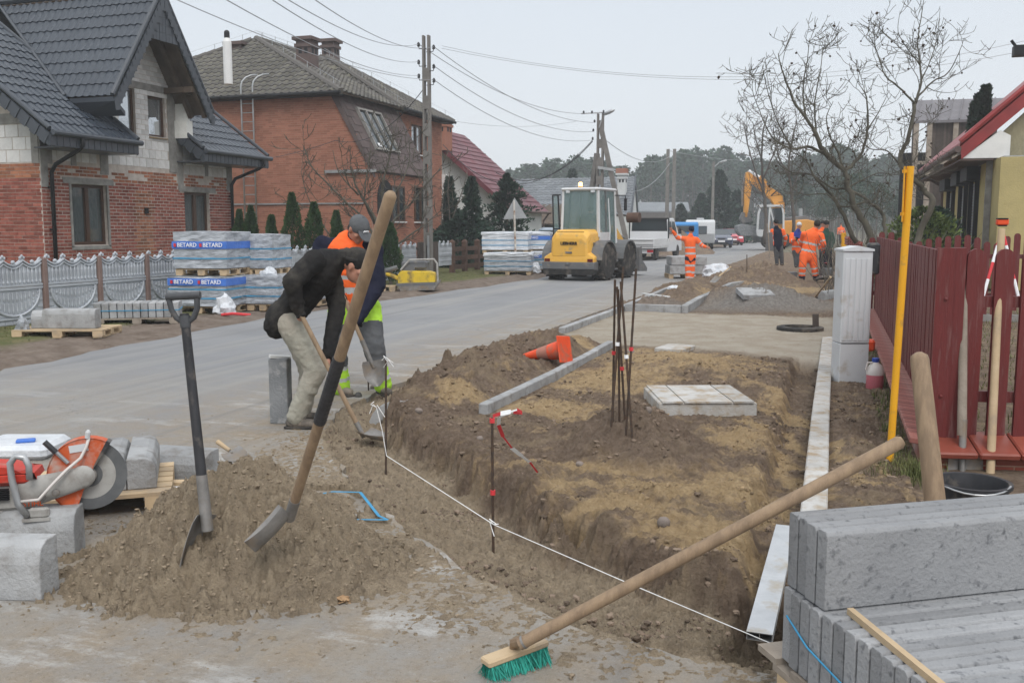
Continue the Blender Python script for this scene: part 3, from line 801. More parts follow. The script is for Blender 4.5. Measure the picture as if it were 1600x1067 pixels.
sel=~sel
scatter('sand_clods',x[sel],y[sel],sz[sel]*0.8,zf_t,M['clod_sand'],'crumbs of yellow sand lying on the sand patches','sand',seed=3)
x,y=pick(90000,lambda x,y:(sdist(x,y,EDGE)<0.0)&((terrain(x,y)[0]>0.005)),(-4.3,-0.2),(2.6,6.2),4,1.0)
x2,y2=pick(5000,lambda x,y:(sdist(x,y,EDGE)<0.0),(-5.5,0.0),(2.5,12),6,1.5)
sz=0.0024+0.010*rs.rand(len(x))**12;sz2=0.0016+0.007*rs.rand(len(x2))**9
scatter('sand_crumbs',np.concatenate([x,x2]),np.concatenate([y,y2]),np.concatenate([sz,sz2]),zf_t,mat('crumb',(0.225,0.18,0.13),(0.30,0.24,0.172),scale=5,rough=0.95,tint=(0.88,1.08),spec=0.1),'crumbs of damp sand over the heap and the asphalt round it','sand',seed=7)
for i,(u,v,s,lab)in enumerate([(1035,850,.035,'fist sized pale stone on the front edge of the dug strip'),(583,607,.03,'tan stone on the bank crest behind the two near workers'),(905,748,.03,'rounded pinkish stone beside the iron rod mound'),(985,560,.05,'brown lump against the inner side of the kerb'),(655,660,.035,'flat grey stone in the cut bank'),(1010,712,.03,'small round stone at the foot of the rod mound'),(560,620,.035,'dark broken asphalt lump by the curved kerb stone'),(750,705,.03,'reddish pebble in the soil left of the marker rod')]):
	p=G(u,v);m_=MB();vv,ff=ICO[i%8]
	m_.add([Vector(q*s*1.3)for q in vv],[tuple(int(k)for k in f)for f in ff],tint=0.3+0.1*(i%5))
	o=m_.build('rock',M['rock']if i!=6 else M['asphalt_bit'],smooth=True,world=False);o.location=(p.x,p.y,HT(p.x,p.y)+s*0.3)
	md=o.modifiers.new('sub','SUBSURF');md.levels=1;md.render_levels=1
	tag(o,lab,'rock')
	# ---------------------------------------------------------------- grass tufts
def grass(name,pts,hgt,label,seed=1,zf=None,wid=0.006):
	r=np.random.RandomState(seed);V=[];F=[];T=[]
	for i,(x,y)in enumerate(pts):
		a=r.rand()*6.28;h=hgt*r.uniform(.5,1.2);w=wid*r.uniform(.7,1.3);ln=h*r.uniform(.2,.9);z=zf(x,y)if zf else 0.0
		dx,dy=math.cos(a),math.sin(a);b=len(V)
		V+=[(x-dy*w,y+dx*w,z-.01),(x+dy*w,y-dx*w,z-.01),(x+dx*ln*.4+dy*w*.7,y+dy*ln*.4-dx*w*.7,z+h*.6),(x+dx*ln*.4-dy*w*.7,y+dy*ln*.4+dx*w*.7,z+h*.6),(x+dx*ln,y+dy*ln,z+h),(x+dx*ln,y+dy*ln,z+h)]
		F+=[(b,b+1,b+2,b+3),(b+3,b+2,b+4,b+5)];t=r.rand();T+=[t,t]
	o=np_mesh(name,V,F,M['grass'],T);tag(o,label,'grass',kind='stuff');return o
r=np.random.RandomState(3)
pts=[];
while len(pts)<9000:
	X=r.uniform(-11.9,-9.9);Y=8+30*r.rand()**1.6
	d=sdist(np.array([X]),np.array([Y]),LEFT_EDGE)[0]
	if abs(d)>1.35+0.9*r.rand()*(0.5+r.rand()):pts.append((X,Y))
grass('verge_grass',pts,0.045,'short green grass on the verge in front of the concrete fence',1,lambda x,y:0.015,0.009)
c=G(1415,745)
pts=[(c.x+r.normal()*.10,c.y+r.normal()*.12)for _ in range(900)]
grass('grass_tuft',pts,0.10,'tuft of fresh green grass at the foot of the yellow post',2,lambda x,y:0.02,0.0022)
pts=[(r.uniform(.40,.56),r.uniform(6.3,15))for _ in range(1800)]
grass('wall_foot_grass',pts,0.06,'thin grass along the foot of the brick topped fence base',3,lambda x,y:0.03,0.003)
pts=[(r.uniform(1.0,6.5),6.9+13*r.rand()**1.3)for _ in range(12000)]
grass('yard_grass',pts,0.09,'patchy grass in the yard behind the red pickets',4,lambda x,y:0.0,0.005)
# ================================================================ BUILDINGS
def wall_holes_strips(x0,x1,z0,z1,holes):
	"""split a rectangle with holes into solid rectangles"""
	xs=sorted({x0,x1,*[h[0]for h in holes],*[h[1]for h in holes]})
	xs=[x for x in xs if x0<=x<=x1];out=[]
	for a,b in zip(xs[:-1],xs[1:]):
		zz=[z0]
		for h in sorted([h for h in holes if h[0]<b-1e-6 and h[1]>a+1e-6],key=lambda q:q[2]):
			zz+=[max(z0,h[2]),min(z1,h[3])]
		zz.append(z1)
		for i in range(0,len(zz),2):
			if zz[i+1]-zz[i]>1e-4:out.append((a,b,zz[i],zz[i+1]))
	return out
def wall_mb(mb,O,ax,nrm,x0,x1,z0,z1,holes=(),th=0.24,mi=0):
	"""solid wall with real openings; O origin, ax direction along, nrm outward"""
	for a,b,c,d in wall_holes_strips(x0,x1,z0,z1,holes):
		P_=[O+ax*a+UP*c,O+ax*b+UP*c,O+ax*b+UP*d,O+ax*a+UP*d]
		mb.prism(P_,-nrm*th,mi)
def masonry(O,ax,nrm,x0,x1,z0,z1,bw,bh,joint,holes=(),skip=None,jit=0.003,proud=0.008,limit=0,name='brick',mats=None,root=None,pick_mi=None,seed=1,key=None,half=True):
	"""every unit gets its own edges; `limit` units nearest the camera become objects of their own, the others one joined part"""
	r=random.Random(seed);units=[]
	rows=int(round((z1-z0)/bh));bh=(z1-z0)/rows
	for k in range(rows):
		zc=z0+(k+0.5)*bh
		off=(bw/2 if(k%2 and half)else 0)+r.uniform(-.01,.01)
		x=x0-off
		while x<x1-0.01:
			a,b=max(x,x0),min(x+bw,x1)
			x+=bw
			segs=[(a,b)]
			for h in holes:
				if h[2]<zc<h[3]:
					ns=[]
					for p,q in segs:
						if q<=h[0]or p>=h[1]:ns.append((p,q))
						else:
							if h[0]-p>0.02:ns.append((p,h[0]))
							if q-h[1]>0.02:ns.append((h[1],q))
					segs=ns
			for p,q in segs:
				if q-p<0.04:continue
				xc=(p+q)/2
				if skip and skip(xc,zc):continue
				units.append((xc,zc,q-p-joint))
	units.sort(key=key or(lambda u:0))
	hh=bh-joint
	stuff=MB();cache={};n_obj=0
	for i,(xc,zc,w)in enumerate(units):
		mi=pick_mi(xc,zc)if pick_mi else 0
		pr=proud+r.uniform(-jit,jit);t=r.random()
		dpt=0.03
		c=O+ax*xc+UP*zc+nrm*(pr-dpt/2)
		rot=Matrix((ax,-nrm,UP)).transposed()
		if n_obj<limit:
			kk=(round(w/0.02),mi,int(t*6))
			if kk not in cache:
				b_=MB();b_.box((0,0,0),(kk[0]*0.02,dpt,hh),rot,0,(kk[2]+.5)/6)
				cache[kk]=b_.mesh(name,mats[mi])
			o=link(name,cache[kk],root);o.location=c-origin_of(root);n_obj+=1
		else:
			stuff.box(c,(w,dpt,hh),rot,mi,t)
	if stuff.v:
		o=stuff.build(name+'s',mats,root);o['kind']='stuff'
	return units
def window(root,O,ax,nrm,x0,x1,z0,z1,frame_m,glass_m,mull=(0.5,),fw=0.06,recess=0.10,sill=None,curtain=None,hbar=None,name='window'):
	c=MB()
	q=O-nrm*recess
	def bar(a,b,cc,d,dep=0.07,pr=0.0):
		ctr=q+ax*((a+b)/2)+UP*((cc+d)/2)+nrm*pr
		c.box(ctr,(b-a,dep,d-cc),Matrix((ax,-nrm,UP)).transposed())
	bar(x0,x1,z0,z0+fw);bar(x0,x1,z1-fw,z1);bar(x0,x0+fw,z0+fw,z1-fw);bar(x1-fw,x1,z0+fw,z1-fw)
	for m_ in mull:bar(x0+(x1-x0)*m_-fw*.75,x0+(x1-x0)*m_+fw*.75,z0+fw,z1-fw,0.08,0.008)
	if hbar:bar(x0+fw,x1-fw,z0+(z1-z0)*hbar-.02,z0+(z1-z0)*hbar+.02,0.05)
	fr=c.build(name,frame_m,root)
	edges=[0]+list(mull)+[1]
	for i in range(len(edges)-1):
		a=x0+(x1-x0)*edges[i]+fw;b=x0+(x1-x0)*edges[i+1]-fw
		g_=MB();g_.box(q+ax*((a+b)/2)+UP*((z0+z1)/2)-nrm*0.01,(b-a,0.02,z1-z0-2*fw),Matrix((ax,-nrm,UP)).transposed())
		g_.build('pane',glass_m,fr)
	if curtain:
		g_=MB();n=24;vs=[]
		for i in range(n+1):
			t=i/n;off=-0.12+0.02*math.sin(i*1.9)
			p=q+ax*(x0+fw+(x1-x0-2*fw)*t)+nrm*off
			vs+=[p+UP*(z0+fw),p+UP*(z1-fw)]
		g_.add(vs,[(2*i,2*i+2,2*i+3,2*i+1)for i in range(n)])
		g_.build('curtain',curtain,fr)
	else:
		g_=MB();g_.box(q+ax*((x0+x1)/2)+UP*((z0+z1)/2)-nrm*0.3,(x1-x0,0.02,z1-z0),Matrix((ax,-nrm,UP)).transposed())
		g_.build('dark_backing',M['black'],fr)  # black sheet behind the panes stands for the dark room inside
	if sill:
		s_=MB();s_.box(O+ax*((x0+x1)/2)+UP*(z0-0.025)+nrm*0.03,(x1-x0+.08,.16,.04),Matrix((ax,-nrm,UP)).transposed())
		s_.build('sill',sill,fr)
	return fr
def clip_poly(bm,poly,n):
	c=sum(poly,Vector())/len(poly)
	for i in range(len(poly)):
		a,b=poly[i],poly[(i+1)%len(poly)]
		pn=(b-a).cross(n).normalized()
		if(c-a).dot(pn)>0:pn=-pn
		geom=bm.verts[:]+bm.edges[:]+bm.faces[:]
		bmesh.ops.bisect_plane(bm,geom=geom,plane_co=a,plane_no=pn,clear_outer=True,dist=1e-5)
def roof_sheet(name,poly,m_,root,wave=0.20,row=0.35,wh=0.028,step=0.022,kx=6,th=0.05,prof='metal'):
	"""profiled metal tile sheet laid on a planar convex polygon; waves run down the slope, rows step across it"""
	poly=[Vector(p)for p in poly]
	n=(poly[1]-poly[0]).cross(poly[2]-poly[0]).normalized()
	if n.z<0:n=-n
	dn=(Vector((0,0,-1))-n*n.dot(Vector((0,0,-1)))).normalized()
	ax=dn.cross(n).normalized()
	o=min(poly,key=lambda p:p.z)
	us=[(p-o).dot(ax)for p in poly];ds=[(p-o).dot(dn)for p in poly]
	u0,u1,d0,d1=min(us)-wave,max(us)+wave,min(ds)-row,max(ds)
	nu=int((u1-u0)/wave*kx)+1
	nr=int(math.ceil((d1-d0)/row))
	bm=bmesh.new();prev=None
	ucoord=[u0+i*wave/kx for i in range(nu+1)]
	def wv(u):
		t=(u/wave)%1.0
		if prof=='metal':return wh*(0.5+0.5*math.cos(2*math.pi*t))**1.6
		return wh*(math.sin(math.pi*min(1,t/0.62))if t<0.62 else-0.25*math.sin(math.pi*(t-.62)/.38))
	def line(d,h):
		return[bm.verts.new(o+ax*u+dn*d+n*(wv(u)+h))for u in ucoord]
	for r_ in range(nr):
		db=d1-r_*row
		da=max(d0,db-row)
		low=line(db,step);lip=line(db,-0.004);up=line(da,0.0)
		for i in range(nu):
			bm.faces.new((up[i],up[i+1],low[i+1],low[i]))
			bm.faces.new((low[i],low[i+1],lip[i+1],lip[i]))
	clip_poly(bm,poly,n)
	for f in bm.faces:f.smooth=False
	bm.normal_update()
	me=bpy.data.meshes.new(name);
	off=origin_of(root)
	for v in bm.verts:v.co-=off
	bm.to_mesh(me);bm.free()
	me.materials.append(m_)
	ob=link(name,me,root)
	u=MB();u.prism([p-n*0.035 for p in poly],-n*th);u.build('roof_boarding',M['wood_beam'],root)
	return ob,n,dn,ax
def tile_roof(poly,root,m_,tw=0.30,tl=0.34,limit=0,seed=1,thick=0.02,name='tile',board=True,reserve=None):
	"""concrete tiles laid one by one; whole tiles nearest the camera are objects, the cut and further ones one joined part"""
	poly=[Vector(p)for p in poly]
	n=(poly[1]-poly[0]).cross(poly[2]-poly[0]).normalized()
	if n.z<0:n=-n
	dn=(Vector((0,0,-1))-n*n.dot(Vector((0,0,-1)))).normalized();ax=dn.cross(n).normalized()
	o=min(poly,key=lambda p:p.z)
	us=[(p-o).dot(ax)for p in poly];ds=[(p-o).dot(dn)for p in poly]
	def tile_v():
		K=6;vs=[]
		for j,(d,h)in enumerate(((0,0.012),(1,0.040),(1,0.012))):
			for i in range(K+1):
				t=i/K
				w=0.042*math.sin(math.pi*t/0.6)if t<0.6 else-0.006
				vs.append(Vector((t*tw*1.0,d*(tl+.03),w+h)))
		fs=[]
		for j in range(2):
			for i in range(K):fs.append((j*(K+1)+i,j*(K+1)+i+1,(j+1)*(K+1)+i+1,(j+1)*(K+1)+i))
		return vs,fs
	tv,tf=tile_v();rot=Matrix((ax,dn,n)).transposed()
	edges=[]
	c=sum(poly,Vector())/len(poly)
	for i in range(len(poly)):
		a,b=poly[i],poly[(i+1)%len(poly)];pn=(b-a).cross(n).normalized()
		if(c-a).dot(pn)>0:pn=-pn
		edges.append((a,pn))
	r=random.Random(seed);whole=[];cut=[]
	d=max(ds)-tl
	while d>min(ds)-tl:
		u=min(us)
		while u<max(us):
			P_=o+ax*u+dn*d
			cs=[P_,P_+ax*tw,P_+ax*tw+dn*tl,P_+dn*tl]
			mx=[max((q-a).dot(pn)for q in cs)for a,pn in edges];mn=[min((q-a).dot(pn)for q in cs)for a,pn in edges]
			if all(x<1e-3 for x in mx):whole.append(P_)
			elif all(x<-0.01 for x in mn):cut.append(P_)
			u+=tw
		d-=tl
	whole.sort(key=lambda p:(p-Vector((0,0,1.5))).length)
	meshes=[]
	for k in range(5):
		q=MB();q.add([rot@v for v in tv],tf,0,(k+.5)/5);meshes.append(q.mesh(name,m_))
	off=origin_of(root)
	for P_ in whole[:limit]:
		ob=link(name,meshes[r.randrange(5)],root);ob.location=P_-off+n*r.uniform(0,.004)
	s=MB()
	for P_ in whole[limit:]:
		s.add([P_+rot@v+n*0 for v in tv],tf,0,r.random())
	if s.v:s.build(name+'s',m_,root)['kind']='stuff'
	if cut:
		bm=bmesh.new()
		for P_ in cut:
			vv=[bm.verts.new(P_+rot@v)for v in tv]
			for f in tf:bm.faces.new([vv[i]for i in f])
		clip_poly(bm,poly,n)
		for v in bm.verts:v.co-=off
		me=bpy.data.meshes.new('cut_tiles');bm.to_mesh(me);bm.free();me.materials.append(m_)
		at=me.attributes.new('tint','FLOAT','FACE');at.data.foreach_set('value',[0.5]*len(me.polygons))
		ob=link('cut_tiles',me,root);ob['kind']='stuff'
	if board:
		u=MB();u.prism([p+n*0.004 for p in poly],-n*0.07);u.build('roof_boarding',M['wood_beam'],root)
	return n,dn,ax
def ridge_tiles(a,b,root,m_,r0=0.11,step=0.36,name='ridge_tile'):
	a=Vector(a);b=Vector(b);L=(b-a).length;k=int(L/step);t=(b-a).normalized()
	q=MB();q.tube([Vector((0,0,0)),t*(step*1.06)],[r0,r0*1.18],8);me=q.mesh(name,m_)
	off=origin_of(root)
	for i in range(k):
		o=link(name,me,root);o.location=a+t*(i*step)-off
XN=Vector((1,0,0));YN=Vector((0,-1,0));YP=Vector((0,1,0))
# ---------------------------------------------------------------- unfinished house with dark metal tiles
H1X,H1A,H1B=-16.0,16.47,23.37
h1=thing('unfinished_house','unplastered house of red brick and white blocks under a dark metal tile roof','house',(H1X,H1A,0))
O1=Vector((H1X,0,0))
def at1(u,v):p=HX(u,v,H1X);return p.y,p.z
W1=(17.31,18.41,1.15,2.50);W2=(21.25,22.30,1.15,2.46)
DW1=(18.80,19.52,3.62,4.84);DW2=(19.98,20.62,3.76,4.76)
GA,GB,GZ0=18.42,21.02,2.95
SL=0.74
def main_z(x):return 3.50+SL*(-15.2-x)
wb=MB()
wall_mb(wb,O1,YP,XN,H1A,H1B,0.0,3.95,[W1,W2,DW1,DW2],0.28)
for a,b,c,d in wall_holes_strips(GA,GB,3.95,4.95,[DW1,DW2]):
	wb.prism([O1+YP*a+UP*c,O1+YP*b+UP*c,O1+YP*b+UP*d,O1+YP*a+UP*d],-XN*.28)
wb.prism([O1+YP*GA+UP*4.95,O1+YP*GB+UP*4.95,O1+YP*19.5+UP*6.75],-XN*.28)
wb.prism([Vector((-16.28,H1A,0)),Vector((-24,H1A,0)),Vector((-24,H1A,3.9)),Vector((-20.2,H1A,7.0)),Vector((-16.28,H1A,4.10))],YP*.28)
wb.prism([Vector((-16.28,H1B-.28,0)),Vector((-24,H1B-.28,0)),Vector((-24,H1B-.28,3.9)),Vector((-20.2,H1B-.28,7.0)),Vector((-16.28,H1B-.28,4.10))],YP*.28)
wb.build('wall',M['mortar'],h1)
E2=0.012
pilasters=[(16.47,16.62),(18.25,18.50),(20.92,21.10),(23.02,23.37)]
lintels=[(17.05,18.62,2.50,2.62),(21.0,22.6,2.46,2.58)]
conc=MB()
for a,b,c,d in[(17.08,18.64,2.505,2.64),(21.02,22.58,2.465,2.60),(18.52,20.92,4.86,5.02),(20.70,20.98,2.93,4.86),(18.25,18.50,2.75,3.95),(16.47,16.66,2.4,3.9),(16.66,16.80,2.9,3.9),(17.35,17.50,2.9,3.9),(21.0,21.22,2.60,3.9),(22.15,22.28,2.9,3.9),(23.12,23.365,2.55,3.9),(17.25,17.31,1.10,2.5),(18.41,18.47,1.10,2.5),(17.25,18.47,1.05,1.13)]:
	conc.box(O1+YP*((a+b)/2)+UP*((c+d)/2)+XN*0.004,(0.04,b-a,d-c))
conc.build('concrete_lintel',M['rough_concrete'],h1)
def in_conc(y,z):
	for a,b,c,d in[(17.08,18.64,2.505,2.64),(21.02,22.58,2.465,2.60),(18.52,20.92,4.86,5.02),(20.70,20.98,2.93,4.86),(18.25,18.50,2.75,3.95),(16.47,16.66,2.4,3.9),(16.66,16.80,2.9,3.9),(17.35,17.50,2.9,3.9),(21.0,21.22,2.60,3.9),(22.15,22.28,2.9,3.9),(23.12,23.365,2.55,3.9)]:
		if a<y<b and c<z<d:return True
	return False
def patch(y,z):return 19.30<y<20.02 and z<2.42
masonry(O1,YP,XN,H1A,H1B,0.35,2.90,0.225,0.077,0.018,[W1,W2],skip=lambda y,z:in_conc(y,z)or(z>2.70 and vnoise(np.array([y*3.0]),np.array([z*9.0]),3)[0]>0.72),limit=300,mats=[M['brick_red'],M['brick_patch']],root=h1,pick_mi=lambda y,z:1 if patch(y,z)or z>2.62 else 0,seed=3,key=lambda u:-u[1]*4+abs(u[0]-18.9))
def skip_g(y,z):
	if in_conc(y,z):return True
	if z>4.95:return abs(y-19.72+0.0)>(6.70-z)*0.72-0.02
	if z>3.95:return not(18.5<y<20.98)
	return False
def skip_low(y,z):return in_conc(y,z)
masonry(O1,YP,XN,GA,GB,3.00,3.66,0.235,0.22,0.014,[DW1,DW2],skip=skip_low,limit=60,name='block',mats=[M['block']],root=h1,seed=5)
masonry(O1,YP,XN,GA+.08,GB-.04,3.66,6.66,0.27,0.118,0.014,[DW1,DW2],skip=skip_g,limit=230,name='block',mats=[M['block']],root=h1,seed=6)
masonry(O1,YP,XN,H1A,GA,2.98,3.86,0.24,0.22,0.014,[],skip=skip_low,limit=40,name='block',mats=[M['block']],root=h1,seed=7)
masonry(O1,YP,XN,GB,H1B,2.90,3.86,0.24,0.22,0.014,[],skip=skip_low,limit=40,name='block',mats=[M['block']],root=h1,seed=8)
OG=Vector((0,H1A,0))
masonry(OG,XN,YN,-17.6,-16.0,0.3,2.90,0.225,0.077,0.011,[],limit=0,mats=[M['brick_red'],M['brick_patch']],root=h1,pick_mi=lambda x,z:1 if z>2.62 else 0,seed=9)
masonry(OG,XN,YN,-17.6,-16.2,2.92,3.72,0.36,0.265,0.016,[],limit=12,name='block',mats=[M['block']],root=h1,seed=10)
gc=MB();gc.box((-16.10,H1A-.006,3.30),(.19,.03,.80));gc.box((-16.8,H1A-.004,3.84),(1.6,.03,.22));gc.build('ring_beam',M['rough_concrete'],h1)
for(a,b,c,d),mull in((W1,(0.5,)),(W2,(0.5,))):
	window(h1,O1,YP,XN,a,b,c,d,M['window_brown'],M['glass_clear'],mull,0.07,0.12,curtain=M['curtain'])
for ob in[o for o in h1.children if o.name.startswith('window')]:
	pass
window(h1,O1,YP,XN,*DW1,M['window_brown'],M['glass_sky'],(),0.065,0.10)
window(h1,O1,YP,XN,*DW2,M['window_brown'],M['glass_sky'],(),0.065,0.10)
for c_,s_ in(((-15.93,18.62,3.98),(.26,.16,.72)),((-15.85,21.10,4.55),(.34,.16,.62)),((-15.80,21.06,4.01),(.38,.24,.44))):
	fm=MB();fm.box(c_,s_);fm.build('foam_block',M['foam_white'],h1)
ym=MB();ym.box((-15.97,20.3,3.74),(.05,.66,.03));ym.build('foam_sealant',M['clod_sand'],h1)
nb_=MB();nb_.box((-15.96,19.72,1.95),(.06,.09,.14));nb_.beam((-15.93,19.72,2.0),(-15.75,19.80,2.02),.02,.02);nb_.build('wall_bracket',M['black'],h1)
# --- main roof, cut either side of the middle gable
EX=-15.2
def mr_pt(x,y):return Vector((x,y,main_z(x)))
RXX=-20.4
roof_sheet('roof',[mr_pt(EX,15.93),mr_pt(EX,18.52),mr_pt(RXX,18.52),mr_pt(RXX,15.93)],M['metal_tile'],h1)
roof_sheet('roof',[mr_pt(EX,21.0),mr_pt(EX,23.90),mr_pt(RXX,23.90),mr_pt(RXX,21.0)],M['metal_tile'],h1)
bk=MB();bk.prism([mr_pt(RXX,15.93),mr_pt(RXX,23.9),Vector((-25.2,23.9,3.6)),Vector((-25.2,15.93,3.6))],Vector((0,0,-.08)));bk.build('rear_roof',M['metal_tile'],h1)
# --- middle cross gable roof
GY,GYH,GE,GP=19.52,1.76,4.42,7.05
GX=-15.12;RB=-20.4
pl=[Vector((GX,GY-GYH,GE)),Vector((GX,GY,GP)),Vector((RB+.3,GY,GP)),Vector((-16.45,GY-GYH,GE))]
roof_sheet('gable_roof',[Vector((GX,GY-GYH,GE)),Vector((GX,GY,GP)),Vector((-20.0,GY,GP)),Vector((-16.44,GY-GYH,GE))],M['metal_tile'],h1)
roof_sheet('gable_roof',[Vector((GX,GY+GYH,GE)),Vector((GX,GY,GP)),Vector((-20.0,GY,GP)),Vector((-16.44,GY+GYH,GE))],M['metal_tile'],h1)
tr=MB()
for sgn in(-1,1):
	a=Vector((GX+.03,GY+sgn*(GYH+.04),GE-.10));b=Vector((GX+.03,GY,GP-.06))
	dn_=Vector((0,0,-1));
	tr.prism([a,b,b+Vector((0,0,-.34)),a+Vector((0,sgn*-.12,-.16))],Vector((.045,0,0)))
	tr.tube([a+Vector((.0,sgn*.02,.12)),b+Vector((0,0,.10))],.055,8)
tr.prism([Vector((GX+.005,GY,GP-.2)),Vector((GX+.005,GY-.62,GP-1.16)),Vector((GX+.005,GY+.62,GP-1.16))],Vector((.03,0,0)))
for k in range(5):
	for j in range(-k,k+1):
		tr.box((GX+.04+.004*(j%2),GY+j*.115,GP-.32-k*.19),(.012,.105,.18))
tr.prism([Vector((GX+.02,GY-GYH-.02,GE-.02)),Vector((GX+.02,GY-GYH+.34,GE-.30)),Vector((-16.3,GY-GYH+.2,GE-.30)),Vector((-16.3,GY-GYH-.02,GE-.02))],Vector((0,0,-.10)))
tr.build('barge_board',M['metal_trim'],h1)
sl=MB()
for k in range(17):
	for sgn in(-1,1):
		t=(k+.3)/17;a=Vector((GX+.08,GY+sgn*(GYH+.02),GE-.14));b=Vector((GX+.08,GY,GP-.16))
		p=a.lerp(b,t);sl.box(p+Vector((0,0,-.09)),(.012,.125,.25),Matrix.Rotation(sgn*-0.12,3,'X'))
sl.build('flashing_plate',M['metal_trim'],h1)['kind']='stuff'
ra=MB()
for dx in(0.0,0.42):ra.beam((GX-.08-dx,GY+GYH-.12,GE-.10),(GX-.08-dx,GY+.1,GP-.34),.10,.13)
ra.beam((GX-.30,GY+1.02,4.93),(GX-.30,GY+1.72,4.86),.09,.12)
ra.beam((-16.0,GY+1.10,4.93),(GX-.02,GY+1.10,4.93),.10,.14)
ra.build('rafter',M['wood_beam'],h1)
fa=MB()
for a,b in((15.90,18.55),(20.97,23.93)):
	z=main_z(EX)
	fa.box((EX+.02,(a+b)/2,z-.17),(.05,b-a,.26))
	fa.box((EX-.38,(max(a,16.3)+b)/2,z-.29),(.80,b-max(a,16.3)-.02,.03))
	k=int((b-a)/.17)
	for i in range(k):fa.box((EX+.05,a+(i+.5)*(b-a)/k,z-.17),(.012,(b-a)/k-.02,.25-.01*(i%2)))
for yv in(15.90,20.97,23.93,18.55):
	a=Vector((EX+.03,yv,main_z(EX)-.04));b=Vector((RXX,yv,main_z(RXX)-.04))
	fa.prism([a,b,b+Vector((0,0,-.28)),a+Vector((0,0,-.28))],Vector((0,.04 if yv in(15.90,20.97)else-.04,0)))
	fa.tube([a+Vector((0,.02,.09)),b+Vector((0,.02,.09))],.05,8)
	k=22
	for i in range(k):
		t=(i+.5)/k;p=a.lerp(b,t)
		if yv in(15.90,20.97):fa.box(p+Vector((0,-.012,-.16)),(.17,.012,.24),Matrix.Rotation(-math.atan(SL)*-1,3,'Y'))
fa.tube([Vector((-16.44,GY-GYH,GE+.05)),Vector((-20.0,GY,GP+.05))],.05,6)
fa.tube([Vector((GX,GY,GP+.06)),Vector((-20.0,GY,GP+.06))],.09,8)
fa.build('fascia',M['metal_trim'],h1)
for a,b in((15.93,18.6),(20.99,24.0)):
	gt=MB();gt.tube([(EX+.10,a,main_z(EX)-.035),(EX+.10,b,main_z(EX)-.045)],.062,10);gt.build('gutter',M['metal_trim'],h1)
for y0,yw in((16.75,16.68),(23.62,23.22)):
	d_=MB();z=main_z(EX)
	d_.tube([(EX+.10,y0,z-.05),(EX+.10,y0,z-.24),(EX-.02,y0+(yw-y0)*.2,z-.34),(H1X+.22,yw,z-.62),(H1X+.10,yw,z-.78),(H1X+.08,yw,0.1)],.045,10)
	for zz in(2.4,1.5):d_.box((H1X+.07,yw,zz),(.10,.11,.03))
	d_.build('downpipe',M['black'],h1,smooth=True)
ch=MB()
ch.prism([Vector((-16.02,21.02,3.6)),Vector((-16.02,21.02,4.5)),Vector((-17.3,21.02,5.0))],Vector((0,-.08,0)))
ch.prism([Vector((-16.02,18.44,3.6)),Vector((-16.02,18.44,4.6)),Vector((-17.3,18.44,5.0))],Vector((0,.06,0)))
ch.build('cheek_wall',M['rough_concrete'],h1)
# ---------------------------------------------------------------- big red brick house behind
EAV=6.0
h2=thing('brick_house','big plain red brick house with grey hipped tile roof and two brown chimneys','house',(-16,29.5,0))
W=MB()
S1=29.5
O2=Vector((0,S1,0))
mans_lo=Vector((-14.72,S1,3.50));
W.prism([Vector((-27,S1,0)),Vector((-14.75,S1,0)),Vector((-14.75,S1,3.50)),Vector((-16.0,S1,EAV)),Vector((-27,S1,EAV))],YP*.25)
W.prism([Vector((-14.75,S1+.25,0)),Vector((-14.75,34.3,0)),Vector((-14.75,34.3,3.4)),Vector((-14.75,S1+.25,3.4))],Vector((-.25,0,0)))
OW=Vector((-16.0,0,0));
WW=[(35.60,36.82,4.45,5.62),(35.85,36.95,1.75,3.05)]
WL=[(31.0,32.1,1.75,3.0),(33.0,34.0,1.75,3.05)]
wall_mb(W,Vector((-15.99,0,0)),YP,XN,34.3,38.75,0,EAV+.05,WW,.25)
W.prism([Vector((-15.99,34.3,0)),Vector((-20,34.3,0)),Vector((-20,34.3,EAV+.05)),Vector((-15.99,34.3,EAV+.05))],YP*.2)
W.prism([Vector((-16.0,38.55,0)),Vector((-26,38.55,0)),Vector((-26,38.55,EAV)),Vector((-16.0,38.55,EAV))],YP*.2)
W.build('wall',M['mortar_red'],h2)
def mans_skip(x,z):return z>3.5 and x>-14.75-(z-3.5)*0.5-.06
br=dict(mats=[M['brick_orange']],root=h2,jit=.002,proud=.006)
masonry(O2,XN,YN,-25.0,-14.75,0.4,EAV,0.25,0.075,0.012,[],skip=mans_skip,limit=300,seed=21,key=lambda u:-u[0]-u[1],**br)
masonry(Vector((-14.75,0,0)),YP,XN,S1+.1,34.3,0.4,3.40,0.25,0.075,0.012,WL,seed=22,**br)
masonry(Vector((-15.99,0,0)),YP,XN,34.3,38.7,0.6,EAV,0.25,0.075,0.012,WW,seed=23,**br)
masonry(Vector((0,34.3,0)),XN,YN,-17.5,-16.0,0.6,EAV,0.25,0.075,0.012,[],seed=24,**br)
pli=MB();pli.box((-15.9,36.4,.3),(.3,4.6,.62));pli.box((-15.9,38.72,.3),(.3,.1,.62));pli.build('plinth',M['rough_concrete'],h2)
cn=MB();cn.box((-15.9,38.78,2.2),(.2,.14,3.2));cn.build('corner_strip',M['white_paint'],h2)
ledge=MB();ledge.box((-15.5,S1-.05,3.42),(1.9,.12,.10));ledge.box((-20,S1-.03,2.35),(10,.04,.05));ledge.build('ledge',M['galvanised'],h2)
for(a,b,c,d)in WW:
	window(h2,Vector((-15.99,0,0)),YP,XN,a,b,c,d,M['window_brown'],M['glass_sky'],(0.5,),.07,.12,sill=M['white_paint'])
